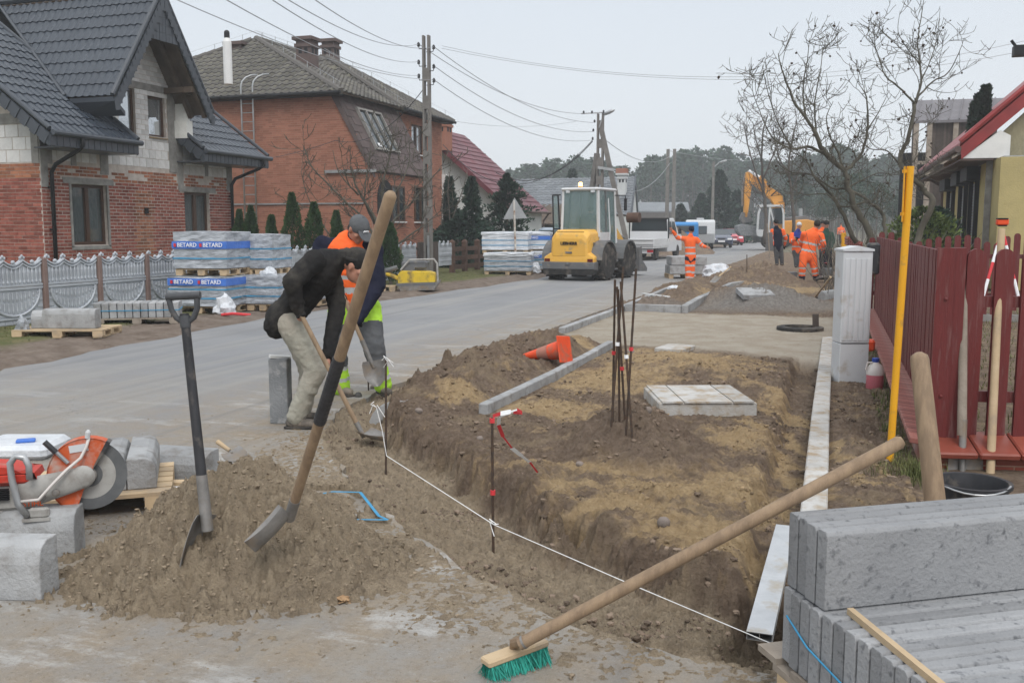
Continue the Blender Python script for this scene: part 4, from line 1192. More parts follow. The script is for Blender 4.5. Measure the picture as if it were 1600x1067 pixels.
for i,(a,b,c,d)in enumerate(WL):
	window(h2,Vector((-14.75,0,0)),YP,XN,a,b,c,d,M['window_brown'],M['glass_dark'],(0.5,),.06,-.02,sill=M['white_paint'])
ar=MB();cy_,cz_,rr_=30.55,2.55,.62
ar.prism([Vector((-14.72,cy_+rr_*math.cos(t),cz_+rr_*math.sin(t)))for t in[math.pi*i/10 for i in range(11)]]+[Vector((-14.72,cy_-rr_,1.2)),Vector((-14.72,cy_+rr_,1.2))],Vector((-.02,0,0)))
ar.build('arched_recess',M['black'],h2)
mp=[Vector((-16.0,S1-.06,EAV+.02)),Vector((-16.0,34.3,EAV+.02)),Vector((-14.62,34.3,3.42)),Vector((-14.62,S1-.06,3.42))]
mn=(mp[1]-mp[0]).cross(mp[3]-mp[0]).normalized();
if mn.x<0:mn=-mn
mb_=MB();mb_.prism(mp,-mn*.1);mb_.build('mansard_slope',M['shingle_brown'],h2)
dwn=(mp[3]-mp[0]);Ls=dwn.length;dwn.normalize()
k=0;Lw=34.3-(S1-.06);rows_=10
rot_s=Matrix((YP,dwn,mn if YP.cross(dwn).dot(mn)>0 else-mn)).transposed()
for r_ in range(rows_):
	for c_ in range(8):
		wdt=Lw/8;y0=(c_+(.5 if r_%2 else 0))*wdt
		if y0+wdt>Lw:continue
		p=mp[0]+YP*(y0+wdt/2)+dwn*((r_+.5)*Ls/rows_)+mn*.012
		if 0.9<y0+wdt/2<3.0 and 1.3<r_<7:continue
		s_=MB();s_.box(p,(wdt-.02,Ls/rows_-.015,.02),rot_s,0,R.random());s_.build('shingle',M['shingle_brown'],h2)
sk=MB()
c0=mp[0]+YP*1.0+dwn*(Ls*.17)+mn*.06
for i in range(4):
	sk.box(c0+YP*(i*.60)+dwn*(Ls*.26),(.07,Ls*.55,.10),rot_s)
for t in(0,.53):sk.box(c0+YP*.9+dwn*(Ls*t),(1.9,.08,.10),rot_s)
fr_=sk.build('window',M['rough_concrete'],h2)
for i in range(3):
	g_=MB();g_.box(c0+YP*(i*.60+.30)+dwn*(Ls*.265)-mn*.03,(.52,Ls*.50,.03),rot_s);g_.build('pane',M['glass_dark'],fr_)
g_=MB();g_.box(c0+YP*.4+dwn*(Ls*.47)+mn*.01,(.25,.14,.02),rot_s);g_.build('sticker',M['print_white'],fr_)
vg=MB();vg.prism([mp[0]+Vector((0,-.02,0)),mp[3]+Vector((0,-.02,0)),mp[3]+Vector((.02,-.02,-.22)),mp[0]+Vector((-.2,-.02,-.0))],Vector((0,.12,0)));vg.build('verge_trim',M['shingle_brown'],h2)
ev=EAV+.02;ox=.38
A=Vector((-27.4,S1-ox,ev));B_=Vector((-15.62,S1-ox,ev));PK=Vector((-21.4,33.2,8.78));PK2=Vector((-21.4,39.5,8.78))
tile_roof([A,B_,PK],h2,M['tile_grey'],.30,.33,limit=300,seed=31)
tile_roof([B_,Vector((-15.62,34.4,ev)),Vector((-18.6,36.8,7.42)),PK2,PK],h2,M['tile_grey'],.30,.33,seed=32)
WP=Vector((-20.3,36.5,8.62))
C1=Vector((-15.55,33.95,ev));C2=Vector((-15.55,39.1,ev))
tile_roof([C1,C2,WP],h2,M['tile_grey'],.30,.33,seed=33)
tile_roof([C1,WP,Vector((-21.6,36.5,8.62)),Vector((-17.2,33.95,ev))],h2,M['tile_grey'],.30,.33,seed=34)
tile_roof([C2,WP,Vector((-26,36.5,8.62)),Vector((-26,39.1,ev))],h2,M['tile_grey'],.30,.33,seed=35)
tile_roof([A,PK,PK2,Vector((-27.4,40,ev))],h2,M['tile_grey'],.30,.33,seed=36)
ridge_tiles(B_,PK,h2,M['tile_grey']);ridge_tiles(A,PK,h2,M['tile_grey']);ridge_tiles(PK,PK2,h2,M['tile_grey'])
ridge_tiles(C1,WP,h2,M['tile_grey']);ridge_tiles(C2,WP,h2,M['tile_grey'])
gu=MB();gu.tube([A+Vector((0,-.04,-.03)),B_+Vector((0,-.04,-.03))],.06,8);gu.tube([C1+Vector((.05,0,-.03)),C2+Vector((.05,0,-.03))],.06,8)
gu.box((-21.5,S1-.18,ev-.08),(11.6,.34,.04));gu.box((-15.78,36.5,ev-.08),(.36,5.0,.04));gu.build('gutter',M['black'],h2)
lr=MB()
for a,b in((B_,PK),(A,PK),(PK,PK2),(C1,WP),(C2,WP)):
	for i in range(7):
		p=a.lerp(b,(i+.5)/7);lr.beam(p+UP*.1,p+UP*.32,.015,.015)
	lr.tube([a+UP*.3,b+UP*.3],.006,4)
lr.build('lightning_wire',M['galvanised'],h2)
def chimney(root,u,vb,vt,dist,w,m_,cap=True,name='chimney'):
	p=D(u,vb,dist);t=D(u,vt,dist)
	c=MB();z0=p.z-.8;hgt=t.z-z0
	c.box((p.x,p.y,z0+hgt/2),(w,w,hgt));c.box((p.x,p.y,t.z-.28),(w+.10,w+.10,.12));c.box((p.x,p.y,t.z-.03),(w+.22,w+.22,.12))
	for k in(-1,1):c.box((p.x+w/2+.002,p.y+k*w*.2,t.z-.48),(.02,w*.22,.2),mi=1);c.box((p.x+k*w*.2,p.y-w/2-.002,t.z-.48),(w*.22,.02,.2),mi=1)
	return c.build(name,[m_,M['black']],root)
chimney(h2,481,118,61,37.0,.60,M['chimney_brown']);chimney(h2,517,95,64,42,.55,M['chimney_brown']);chimney(h2,373,92,69,38,.62,M['chimney_brown'])
fl=MB();p=D(357,132,31.6)
fl.tube([p,(p.x,p.y,D(357,66,31.6).z)],.14,14);fl.tube([(p.x,p.y,D(357,66,31.6).z),(p.x,p.y,D(357,60,31.6).z)],[.14,.09],14);fl.build('flue_pipe',M['white_paint'],h2,auto=40)
fl=MB();z=D(357,61,31.6).z;fl.cap((p.x,p.y,z),(p.x,p.y,z+.18),.09,.09);fl.build('flue_cowl',M['black'],h2,smooth=True)
ld=thing('wall_ladder','white steel ladder with curved top rails fixed to the side of the brick house','ladder',(-19.6,S1-.3,0))
for u_ in(380,398):
	x_=HY(u_,250,S1-.28).x;q=MB()
	pts=[(x_,S1-.28,0.3),(x_,S1-.28,6.35)]+[(x_+.35*(1-math.cos(a)),S1-.28+.3*math.sin(a)*0+.5*(1-math.cos(a)),6.35+.45*math.sin(a))for a in(0.4,0.8,1.2,1.57)]
	q.tube(pts,.03,8);q.build('rail',M['galvanised'],ld,smooth=True)
xa,xb=HY(380,250,S1-.28).x,HY(398,250,S1-.28).x
for i in range(19):
	q=MB();q.tube([(xa,S1-.28,.5+i*.31),(xb,S1-.28,.5+i*.31)],.016,6);q.build('rung',M['galvanised'],ld)
	# ---------------------------------------------------------------- white house with burgundy roof
h3=thing('white_house','white plastered house with steep burgundy metal roof behind the brick house','house',(-15,44.8,0))
w3=MB()
apex=Vector((-19.6,44.9,6.45));
w3.prism([Vector((-24.2,44.9,-.1)),Vector((-15.0,44.9,-.1)),Vector((-15.0,44.9,2.45)),apex,Vector((-24.2,44.9,2.45))],YP*.3)
w3.box((-15.15,47.75,1.15),(.3,5.4,2.5));w3.build('wall',M['white_wall'],h3)
sock=MB();sock.box((-19.5,44.87,.35),(9.4,.1,.7));sock.build('plinth',M['rough_concrete'],h3)
for sgn in(-1,1):
	def rp(y,s_,z):return Vector((-19.6+sgn*s_,y,z))
	poly=[rp(44.3,0,6.62),rp(50.8,0,6.62),rp(50.8,4.95,2.35),rp(44.3,4.95,2.35)]
	q=MB();nn=(poly[1]-poly[0]).cross(poly[2]-poly[0]).normalized();nn=nn if nn.z>0 else-nn
	q.prism(poly,-nn*.12)
	for k in range(16):
		t=(k+1)/16;a=poly[0].lerp(poly[3],t);b=poly[1].lerp(poly[2],t);q.beam(a+nn*.01,b+nn*.01,.05,.03)
	q.build('roof',M['roof_burgundy'],h3)
	q=MB();q.prism([rp(44.25,0,6.68),rp(44.25,5.0,2.37),rp(44.25,5.0,2.10),rp(44.25,0,6.36)],Vector((0,.05,0)));q.build('barge_board',M['roof_burgundy'],h3)
q=MB();q.tube([(-14.6,44.3,2.32),(-14.6,50.8,2.32)],.07,8);q.tube([(-14.6,50.5,2.3),(-14.9,50.5,1.9),(-14.95,50.5,0)],.05,8);q.build('gutter',M['chimney_brown'],h3)
chimney(h3,690,210,188,48,.8,M['brick_orange'])
window(h3,Vector((0,44.9,0)),XN,YN,-17.0,-16.0,.9,1.9,M['window_brown'],M['glass_dark'],(.5,),.06,-.02)
# ---------------------------------------------------------------- low house with pale grey tiles, roof turned to the road works
h4=thing('grey_roofed_house','low house with wide light grey tile roof and dark gable edge behind the loader','house',D(900,375,68))
a=D(806,283,72);b=D(992,279,68);c=D(985,336,63);d=D(790,338,68)
c.z=d.z=(c.z+d.z)/2;a.z=b.z=(a.z+b.z)/2+.1
tile_roof([a,b,c,d],h4,M['tile_blue_grey'],.45,.38,limit=160,seed=41,board=True)
q=MB();e_=b+(b-c)*1.0;e_.z=c.z
q.prism([b+Vector((0,0,-.15)),c,e_],(b-a).normalized()*-.3);
q.prism([Vector((c.x,c.y+.6,c.z)),Vector((d.x,d.y+.6,d.z)),Vector((d.x,d.y+.6,0)),Vector((c.x,c.y+.6,0))],Vector((0,.3,0)))
q.build('wall',M['white_wall'],h4)
q=MB();sh=(b-a).normalized()*.9;q.prism([b+UP*.1,c+UP*.05,c+UP*-.2,b+UP*-.25],sh*.12);q.prism([b+UP*.1+sh*.1,e_+UP*.05+sh*.1,e_+sh*.1+UP*-.6,b+UP*-.6+sh*.1],-sh*.3);q.build('barge_board',M['metal_trim'],h4)
chimney(h4,972,300,272,66,.55,M['white_wall']);
q=MB();p=D(972,270,66);q.box((p.x,p.y,p.z+.1),(.72,.72,.35));q.build('chimney_top',M['brick_orange'],h4)
a=D(842,316,62);b=D(905,314,60);c=D(900,352,57);d=D(812,350,59);c.z=d.z;b.z=a.z
tile_roof([a,b,c,d],h4,M['tile_blue_grey'],.45,.38,seed=42)
q=MB();q.prism([Vector((c.x,c.y+.5,c.z)),Vector((d.x,d.y+.5,d.z)),Vector((d.x,d.y+.5,-.2)),Vector((c.x,c.y+.5,-.2))],Vector((0,.3,0)));q.build('annex_wall',M['wood_dark'],h4)
q=MB();p=D(960,395,62);q.box((p.x,p.y,1.0),(2.4,.3,2.4));q.build('shed_wall',M['white_wall'],h4)
h5=thing('long_shed','low weathered shed with grey fibre cement roof at the edge of the wood','shed',D(1040,352,150))
a,b=D(985,316,155),D(1075,316,150);c,d=D(1078,330,144),D(982,330,149)
q=MB();q.prism([a,b,c,d],Vector((0,0,-.25)));q.build('roof',M['tile_blue_grey'],h5)
q=MB();q.prism([Vector((c.x,c.y,c.z-.2)),Vector((d.x,d.y,d.z-.2)),Vector((d.x,d.y,-.3)),Vector((c.x,c.y,-.3))],Vector((0,1,0)));q.build('wall',M['wood_dark'],h5)
# ---------------------------------------------------------------- yellow house on the right
YH=thing('yellow_house','yellow rendered house with a red roof edge and three shuttered windows behind the red fence','house',(3.45,25.5,0))
YX=3.62;Y0=26.3;Y1=37.0
O5=Vector((YX,0,0))
wins=[(28.0,29.1,1.0,3.02),(30.2,31.4,1.0,3.0),(33.2,34.5,1.0,2.95)]
q=MB();wall_mb(q,O5,YP,-XN,Y0,Y1,0,3.75,wins,.3);q.build('wall',M['yellow_render'],YH)
q=MB()
q.prism([Vector((YX,Y0,0)),Vector((12,Y0,0)),Vector((12,Y0,9)),Vector((8.6,Y0,8.6)),Vector((YX,Y0,3.6))],YP*.3);q.build('gable_wall',M['beige_render'],YH)
q=MB();q.box((YX-.02,Y0-.03,1.8),(.14,.08,3.6));q.build('corner_strip',M['rough_concrete'],YH)
q=MB();q.box((4.6,Y0-.6,1.62),(1.85,1.2,3.1));q.build('porch_wall',M['yellow_render'],YH)
for i,(a,b,c,d)in enumerate(wins):
	fr=MB();fr.box((YX-.02,(a+b)/2,c-.03),(.2,b-a+.1,.05));fr.box((YX-.05,a-.04,(c+d)/2),(.12,.07,d-c));fr.box((YX-.05,b+.04,(c+d)/2),(.12,.07,d-c));fr=fr.build('window',M['black'],YH)
	n_=22
	for k in range(n_):
		s_=MB();s_.box((YX+.02,(a+b)/2,c+(k+.5)*(d-c-.3)/n_),(.05,b-a,(d-c-.3)/n_*.8));s_.build('slat',M['galvanised'],fr)
	s_=MB();s_.box((YX-.16,(a+b)/2,d-.08),(.34,b-a+.25,.36));s_.build('shutter_box',M['black'],fr)
pr=math.atan2(5.0,5.0)
ra_,rb_=Vector((YX-.75,Y0-.45,3.52)),Vector((9.4,Y0-.45,3.52+(9.4-YX+.75)*.92))
q=MB();q.prism([ra_,rb_,rb_+UP*-.42,ra_+Vector((.05,0,-.34))],Vector((0,.06,0)));q.build('barge_board',M['roof_red'],YH)
q=MB();q.prism([ra_+UP*.06,rb_+UP*.06,rb_+Vector((0,12,.06)),ra_+Vector((0,12,.06))],Vector((0,0,-.1)));q.tube([ra_+UP*.08,rb_+UP*.08],.07,6);q.build('roof',M['roof_red'],YH)
q=MB();q.prism([Vector((YX-.70,Y0-.42,3.20)),Vector((YX+.35,Y0-.42,3.20)),Vector((YX+.35,Y0-.42,3.72)),Vector((YX+.12,Y0-.42,3.85))],Vector((0,.3,0)));q.build('soffit_end',M['white_paint'],YH)
q=MB();q.box((YX-.35,(Y0+Y1)/2,3.17),(.74,Y1-Y0+.8,.04));q.build('soffit',M['chimney_brown'],YH)
q=MB();q.tube([(YX-.80,Y0-.5,3.42),(YX-.80,Y1+1,3.38)],.08,8);q.tube([(YX-.78,Y1-1.4,3.3),(YX-.12,Y1-1.2,2.9),(YX-.1,Y1-1.2,0)],.05,8);q.build('gutter',M['chimney_brown'],YH)
q=MB();q.prism([Vector((YX+.15,Y0-1.0,3.02)),Vector((8,Y0-1.0,3.02)),Vector((8,Y0,3.16)),Vector((YX+.1,Y0,3.16))],Vector((0,0,-.10)));q.box((5.8,Y0-1.02,2.86),(4.2,.05,.30));q.build('porch_roof',M['black'],YH)
q=MB();q.box((5.8,Y0-1.06,2.92),(4.0,.03,.05));q.box((5.9,Y0-.4,3.21),(4.2,.7,.03));q.build('porch_flashing',M['galvanised'],YH)
q=MB()
for x_ in(4.62,5.05,6.2):q.box((x_-.13+.0,Y0-1.22,1.4),(.11,.08,2.7))
q.box((5.3,Y0-1.22,2.72),(1.7,.08,.10));dr=q.build('door',mat('door_wood',(0.36,0.12,0.05),(0.28,0.09,0.04),scale=3,rough=0.5),YH)
q=MB();q.box((5.35,Y0-1.14,1.35),(1.5,.03,2.6));q.build('pane',M['glass_dark'],dr)
q=MB();q.box((5.28,Y0-1.24,1.3),(.10,.05,2.3));q.box((5.75,Y0-1.24,1.3),(.10,.05,2.3));q.build('door_leaf',M['window_brown'],dr)
q=MB();p=D(1598,80,20);q.box(p,(.35,.3,.2));q.tube([p+Vector((-.12,0,.08)),p+Vector((-.22,0,.22))],.03,6);q.tube([p,(p.x+.8,p.y+.2,p.z+.05),(p.x+1.2,p.y+6.2,p.z+.2)],.02,5)
tag(q.build('security_lamp',M['black'],None),'black security lamp on a thin arm beside the red roof','lamp')
# ---------------------------------------------------------------- dark wooden barn behind the yellow house
BN=thing('wooden_barn','dark weathered timber barn with grey sheet metal roof behind the bare tree','barn',D(1480,380,46))
a,b=D(1432,158,47),D(1580,153,46);c,d=D(1575,190,44),D(1424,189,45)
a.z=b.z;c.z=d.z
q=MB();q.prism([a,b,c,d],Vector((0,0,-.12)))
for k in range(9):
	t=(k+.5)/9;q.beam(a.lerp(b,t)+UP*.03,d.lerp(c,t)+UP*.03,.05,.05)
q.build('roof',mat('sheet_metal',(0.20,0.19,0.20),(0.15,0.14,0.15),scale=.6,rough=.5,metal=.3),BN)
al=D(1428,192,45.2);ar_=D(1560,192,44.4);ar_.z=al.z
for k in range(40):
	t=k/40
	if 0.06<t<0.16:continue
	p=al.lerp(ar_,t);q=MB();hgt=p.z+.1
	q.box((p.x,p.y,hgt/2),(.105,.04,hgt),None,0,R.random());q.build('plank',M['wood_dark'],BN)
for z_ in(2.0,4.5):
	q=MB();q.beam((al.x,al.y-.08,z_),(ar_.x,ar_.y-.08,z_),.12,.15);q.build('rail',M['wood_grey'],BN)
q=MB()
for t in(.03,.19,.5):p=al.lerp(ar_,t);q.box((p.x,p.y-.12,p.z/2),(.22,.2,p.z))
q.build('post',M['wood_grey'],BN)
q=MB();q.box((al.lerp(ar_,.5).x,al.y+3.4,2.5),(4.2,.2,5.4));q.build('back_wall',M['black'],BN)
# ================================================================ FENCES, POLES, PALLETS, KERBS
FX=-12.0
# ---- concrete panel fence: one bay built once, then copied
cf=thing('concrete_fence','grey cast concrete panel fence with scalloped top in front of the unfinished house','fence',(FX,9.8,0))
BAY=1.225
def top_panel():
	q=MB();n=44;L=BAY-.10
	pts=[]
	for i in range(n+1):
		t=i/n;k=(t*3)%1.0
		z=.43-.075*math.sin(math.pi*k)+.02*(1 if k<.08 or k>.92 else 0)
		pts.append(Vector((0,t*L,z)))
	poly=[Vector((0,0,0))]+[Vector((0,L,0))]+pts[::-1]
	q.prism(poly,Vector((-.035,0,0)))
	for j in range(3):
		for rr,zz in((.016,.0),(.012,.05)):
			q.tube([Vector((.012,(j+t/8)*L/3,.41-zz-.075*math.sin(math.pi*t/8)))for t in range(9)],rr,5)
		q.ell((.012,(j+.5)*L/3,.385),(.03,.035,.03),n=8,m=5)
		for dy,hz in((-.035,.02),(0,.045),(.035,.02)):q.ell((0,j*L/3+dy+(.03 if j==0 else 0),.43+hz),(.022,.022,.026),n=7,m=5)
	for i in range(14):
		y=(i+.5)*L/14
		q.lathe([(.008,.04),(.020,.07),(.010,.11),(.014,.16),(.019,.22),(.010,.27),(.008,.30)],(.012,y,0),n=7)
	q.box((.008,L/2,.022),(.03,L,.03));return q
def mid_panel():
	q=MB();L=BAY-.10;H_=.46
	q.box((-.017,L/2,H_/2),(.035,L,H_));q.box((.008,L/2,H_-.02),(.03,L,.035))
	r0=L*.44;cz=H_-.05
	q.tube([Vector((.015,L/2+r0*math.cos(a),cz-r0*.80*math.sin(a)))for a in[math.pi*i/18 for i in range(19)]],.020,6)
	for i in range(12):
		y=(i+.5)/12*2-1;bot=cz-.80*math.sqrt(max(0,1-y*y))*r0+.03
		for(za,zb)in((bot,(bot+cz)/2-.01),((bot+cz)/2+.01,cz-.02)):
			if zb-za>.03:q.lathe([(.006,za),(.017,za+(zb-za)*.3),(.012,za+(zb-za)*.6),(.016,zb-.01)],(.010,L/2+y*r0,0),n=6)
	for k in range(7):
		z=.03+k*.055
		for i in range(9):
			y=(i+(.5 if k%2 else 0))*L/9+.06
			if y>L-.04:continue
			yy=(y-L/2)/r0
			if abs(yy)<1 and z>cz-.80*math.sqrt(1-yy*yy)*r0-.035:continue
			q.box((.003,y,z),(.016,L/9-.014,.042),ch=.004)
	return q
def low_panel():
	q=MB();L=BAY-.10;H_=.34
	q.box((-.017,L/2,H_/2),(.035,L,H_));q.box((.008,L/2,H_-.02),(.03,L,.03));q.box((.008,L/2,.16),(.03,L,.02))
	for k in range(4):
		z=.03+k*.07+(.01 if k>1 else 0)
		for i in range(8):
			y=(i+(.5 if k%2 else 0))*L/8+.08
			if y<L-.05:q.box((.003,y,z),(.016,L/8-.014,.05),ch=.004)
	return q
pm=MB();pm.box((0,0,.55),(.10,.085,1.12),ch=.008)
post_me=pm.mesh('post',M['fence_post']);tp=top_panel().mesh('top_panel',M['fence_concrete']);mp_=mid_panel().mesh('arch_panel',M['fence_concrete']);lp=low_panel().mesh('block_panel',M['fence_concrete'])
y=12.3-BAY*2;k=0
while y<27.0:
	o=link('post',post_me,cf);o.location=(0,y-9.8,-.05)
	for me,z in((lp,-.14),(mp_,.20),(tp,.665)):
		o=link(me.name.split('.')[0],me,cf);o.location=(0.0,y-9.8+.05,z-.04)
	y+=BAY;k+=1
y_end=y
gt_=thing('slatted_gate','dark brown slatted yard gate where the concrete fence ends','gate',(FX,y_end,0))
for i in range(13):
	q=MB();q.box((FX,y_end+.12+i*.125,.58),(.03,.10,1.02));q.build('slat',M['wood_dark'],gt_)
for z in(.2,.9):
	q=MB();q.box((FX-.03,y_end+.85,z),(.03,1.65,.08));q.build('rail',M['wood_dark'],gt_)
o=link('concrete_panel',tp,cf);o.location=(0,y_end+1.8-9.8,.62);o=link('concrete_panel',lp,cf);o.location=(0,y_end+1.8-9.8,.3)
rf_=thing('ranch_fence','brown wooden ranch fence of broad horizontal boards and pointed posts','fence',(FX,29.9,0))
py=[29.9,31.0,32.2,33.5,35.2,37.0,38.9,40.9,43.0]
for i,y in enumerate(py):
	q=MB();x_=FX+.05*i*.4;q.box((x_,y,.52),(.16,.16,1.04));q.lathe([(.13,1.04),(.11,1.08),(.01,1.14)],(x_,y,0),n=4);q.build('post',M['wood_brown'],rf_)
	if i<len(py)-1:
		for z in(.22,.52,.82):
			q=MB();q.beam((x_+.05,y+.08,z),(x_+.07,py[i+1]-.08,z+R.uniform(-.02,.02)),.03,.15,0,R.random());q.build('board',M['wood_brown'],rf_)
			# ---- power poles
def pole_mesh(q,p,h,w=.20):
	for s in(-1,1):q.box((p.x+s*w*.32,p.y,h/2),(w*.26,w*.8,h),taper=.78)
	for k in range(int(h/.8)):q.box((p.x,p.y,.4+k*.8),(w*.42,w*.6,.38))
def insul(q,p):
	q.lathe([(.02,0),(.05,.02),(.035,.06),(.05,.08),(.02,.13)],p,n=8)
P1=Vector((-11.5,26.74,0));P1T=7.12
po=thing('power_pole','tall grey concrete power pole beside the brick house','pole',P1)
q=MB();pole_mesh(q,P1,P1T,.25);q.build('shaft',M['pole_concrete'],po)
ins1=[]
for z,s in((6.75,-1),(6.65,1),(6.25,-1),(6.1,1),(5.85,-1),(5.7,1)):
	q=MB();q.tube([(P1.x,P1.y,z),(P1.x+s*.22,P1.y-.02,z),(P1.x+s*.24,P1.y-.02,z+.08)],.014,5);insul(q,(P1.x+s*.24,P1.y-.02,z+.06));q.build('insulator',M['wire'],po);ins1.append(Vector((P1.x+s*.24,P1.y,z+.14)))
q=MB();q.box((P1.x+.06,P1.y-.14,.9),(.06,.03,.8));q.build('cable_cover',M['galvanised'],po)
P2=D(936,410,43);P2.z=0;P2T=D(936,178,43).z
po=thing('power_pole','grey concrete pole braced by two leaning legs and carrying a street lamp','pole',P2)
q=MB();pole_mesh(q,P2,P2T,.34);q.build('shaft',M['pole_concrete'],po)
for u0,u1 in((910,933),(985,938)):
	a,b=D(u0,405,42.6 if u0>950 else 43.6),D(u1,195 if u0>950 else 240,43);q=MB();q.beam(a,b,.17,.2);
	q.build('brace',M['pole_concrete'],po)
q=MB();q.beam(D(934,262,42.8),D(960,266,42.8),.1,.12);q.beam(D(908,178,43),D(948,176,43),.05,.05);q.build('crossarm',M['galvanised'],po)
q=MB();q.tube([D(936,200,42.9),D(942,182,42.9),D(950,176,42.9)],.03,6);q.build('lamp_arm',M['galvanised'],po)
q=MB();q.ell(D(951,176,42.9),(.30,.12,.08),Matrix.Rotation(-.35,3,'Y'));q.build('lamp_head',M['galvanised'],po)
for u,v in((912,178),(925,178),(943,177),(929,192),(927,206),(926,219)):
	q=MB();insul(q,D(u,v,42.8));q.build('insulator',M['wire'],po)
P3=D(1046,390,75);P3.z=0
po=thing('power_pole','plain grey double pole standing in front of the pine wood','pole',P3)
for du in(-.25,.25):
	q=MB();q.box((P3.x+du,P3.y,3.7),(.28,.28,7.6),taper=.8);q.build('shaft',M['pole_concrete'],po)
P4=D(1112,385,85);P4.z=0
po=thing('street_lamp','slim concrete street lamp post with curved arm before the dark spruces','lamp',P4)
q=MB();q.box((P4.x,P4.y,3.6),(.26,.26,7.2),taper=.7);q.build('shaft',M['pole_concrete'],po)
q=MB();z4=D(1112,262,85).z;q.tube([(P4.x,P4.y,z4-1.2),(P4.x,P4.y,z4),(P4.x+.5,P4.y,z4+.45)],.06,6);q.ell((P4.x+.8,P4.y,z4+.5),(.35,.14,.1),Matrix.Rotation(-.3,3,'Y'));q.build('lamp_arm',M['galvanised'],po)
def wire(name,a,b,sag,r=.008,m_='wire',label=None):
	q=MB();n=20;pts=[]
	for i in range(n+1):
		t=i/n;p=Vector(a).lerp(Vector(b),t);p.z-=sag*4*t*(1-t);pts.append(p)
	q.tube(pts,r,4);return tag(q.build(name,M[m_]),label,'cable')
for i,(u0,v0)in enumerate([(350,-2),(425,0),(445,-3),(492,0),(265,-5)]):
	a=D(u0,v0,12+i*.3);wire('overhead_wire',ins1[[4,2,0,1,5][i]],a,.25,.007,'wire_pale',['overhead wire from the near pole leaving the top edge furthest left but one','overhead wire above the brick house, second of the bundle','overhead wire above the brick house, third of the bundle','uppermost overhead wire from the top of the near pole','lowest overhead wire above the unfinished house'][i])
for i,(u,v,s)in enumerate([(927,192,.5),(926,206,.55),(927,219,.6),(912,178,.5)]):
	wire('overhead_wire',ins1[[1,3,5,0][i]],D(u,v,42.8),s,.011,'wire_pale',['upper sagging wire between the near pole and the braced pole','middle sagging wire between the near pole and the braced pole','lowest sagging wire between the near pole and the braced pole','thin top wire from the near pole to the crossarm'][i])
wire('service_cable',(P1.x-.1,P1.y,5.6),(-16.0,29.4,4.45),.55,.012,'wire','black service cable from the near pole to the brick house wall')
wire('service_cable',(-16.0,29.4,4.45),(H1X,23.37,3.3),.1,.010,'wire','thin black cable along the brick house side wall')
wire('service_cable',D(926,221,42.8),D(775,270,44),.9,.022,'wire','thick black cable drooping from the braced pole to the white house')
wire('service_cable',D(926,219,42.8),D(692,226,46),1.9,.018,'wire','long black cable from the braced pole past the burgundy roof')
wire('service_cable',D(940,214,42.8),D(1046,245,75),.7,.016,'wire_pale','cable from the braced pole towards the double pole')
wire('service_cable',D(985,300,62),D(1046,256,75),.5,.02,'wire_pale','cable rising from the grey roofed house to the double pole')
wire('overhead_wire',D(690,72,27),D(1640,55,26),.95,.007,'wire_pale','upper wire crossing the sky from the near pole to the right edge')
wire('overhead_wire',D(690,76,27),D(1640,72,26),.85,.007,'wire_pale','lower wire crossing the sky from the near pole to the right edge')
wire('overhead_wire',D(1046,236,75),D(1240,245,120),.6,.02,'wire_pale','wire from the double pole running along the pine wood')
wire('overhead_wire',D(690,186,90),D(900,190,100),.6,.02,'wire_pale','faint distant wire low over the burgundy roof')
# ---- triangular road sign seen from behind
sg=thing('road_sign','triangular road sign seen from its grey back on a rusty white post','sign',D(805,428,31.5))
a,b,c=D(804,309,31.5),D(786,343,31.5),D(824,341,31.5)
q=MB();q.prism([a,b,c],VIEW_Y*.012);q.build('sign_plate',M['galvanised'],sg)
q=MB();q.tube([D(803,313,31.46),D(807,440,31.46)],.035,8);q.build('post',mat('rusty_white',(0.62,0.60,0.56),(0.30,0.17,0.10),scale=3,rough=.8,ramp=(.5,.6)),sg)
# ---- pallets
def pallet(root,c,L=1.2,W_=.8,rot=0.0,m_='wood_pale',h=.14):
	Rz=Matrix.Rotation(rot,3,'Z');c=Vector(c)
	n=6
	for i in range(n):
		q=MB();q.box(c+Rz@Vector((0,-W_/2+(i+.5)*W_/n,h-.011)),(L,W_/n*.8,.022),Rz,0,R.random());q.build('deck_board',M[m_],root)
	for j in(-1,0,1):
		for i in(-1,0,1):
			q=MB();q.box(c+Rz@Vector((i*(L/2-.07),j*(W_/2-.06),h*.5)),(.14,.10,h-.045),Rz,0,R.random());q.build('pallet_block',M[m_],root)
	for i in(-1,0,1):
		q=MB();q.box(c+Rz@Vector((i*(L/2-.07),0,.011)),(.12,W_,.022),Rz,0,R.random());q.build('bottom_board',M[m_],root)
def text_mesh(name,s,size,m_,parent,pos,xdir,updir,ext=.002,align='CENTER',sx=1.0):
	cu=bpy.data.curves.new(name,'FONT');cu.body=s;cu.size=size;cu.align_x=align;cu.align_y='CENTER';cu.extrude=ext;cu.resolution_u=2;cu.offset=size*.012
	to=bpy.data.objects.new(name,cu);COL.objects.link(to)
	dg=bpy.context.evaluated_depsgraph_get();me=bpy.data.meshes.new_from_object(to.evaluated_get(dg));bpy.data.objects.remove(to)
	xdir=Vector(xdir).normalized();updir=Vector(updir);updir=(updir-xdir*updir.dot(xdir)).normalized();z=xdir.cross(updir)
	Rm=Matrix((xdir*sx,updir,z)).transposed().to_4x4();me.transform(Matrix.Translation(Vector(pos)-origin_of(parent))@Rm)
	me.materials.clear();me.materials.append(m_);o=link(name,me,parent);return o
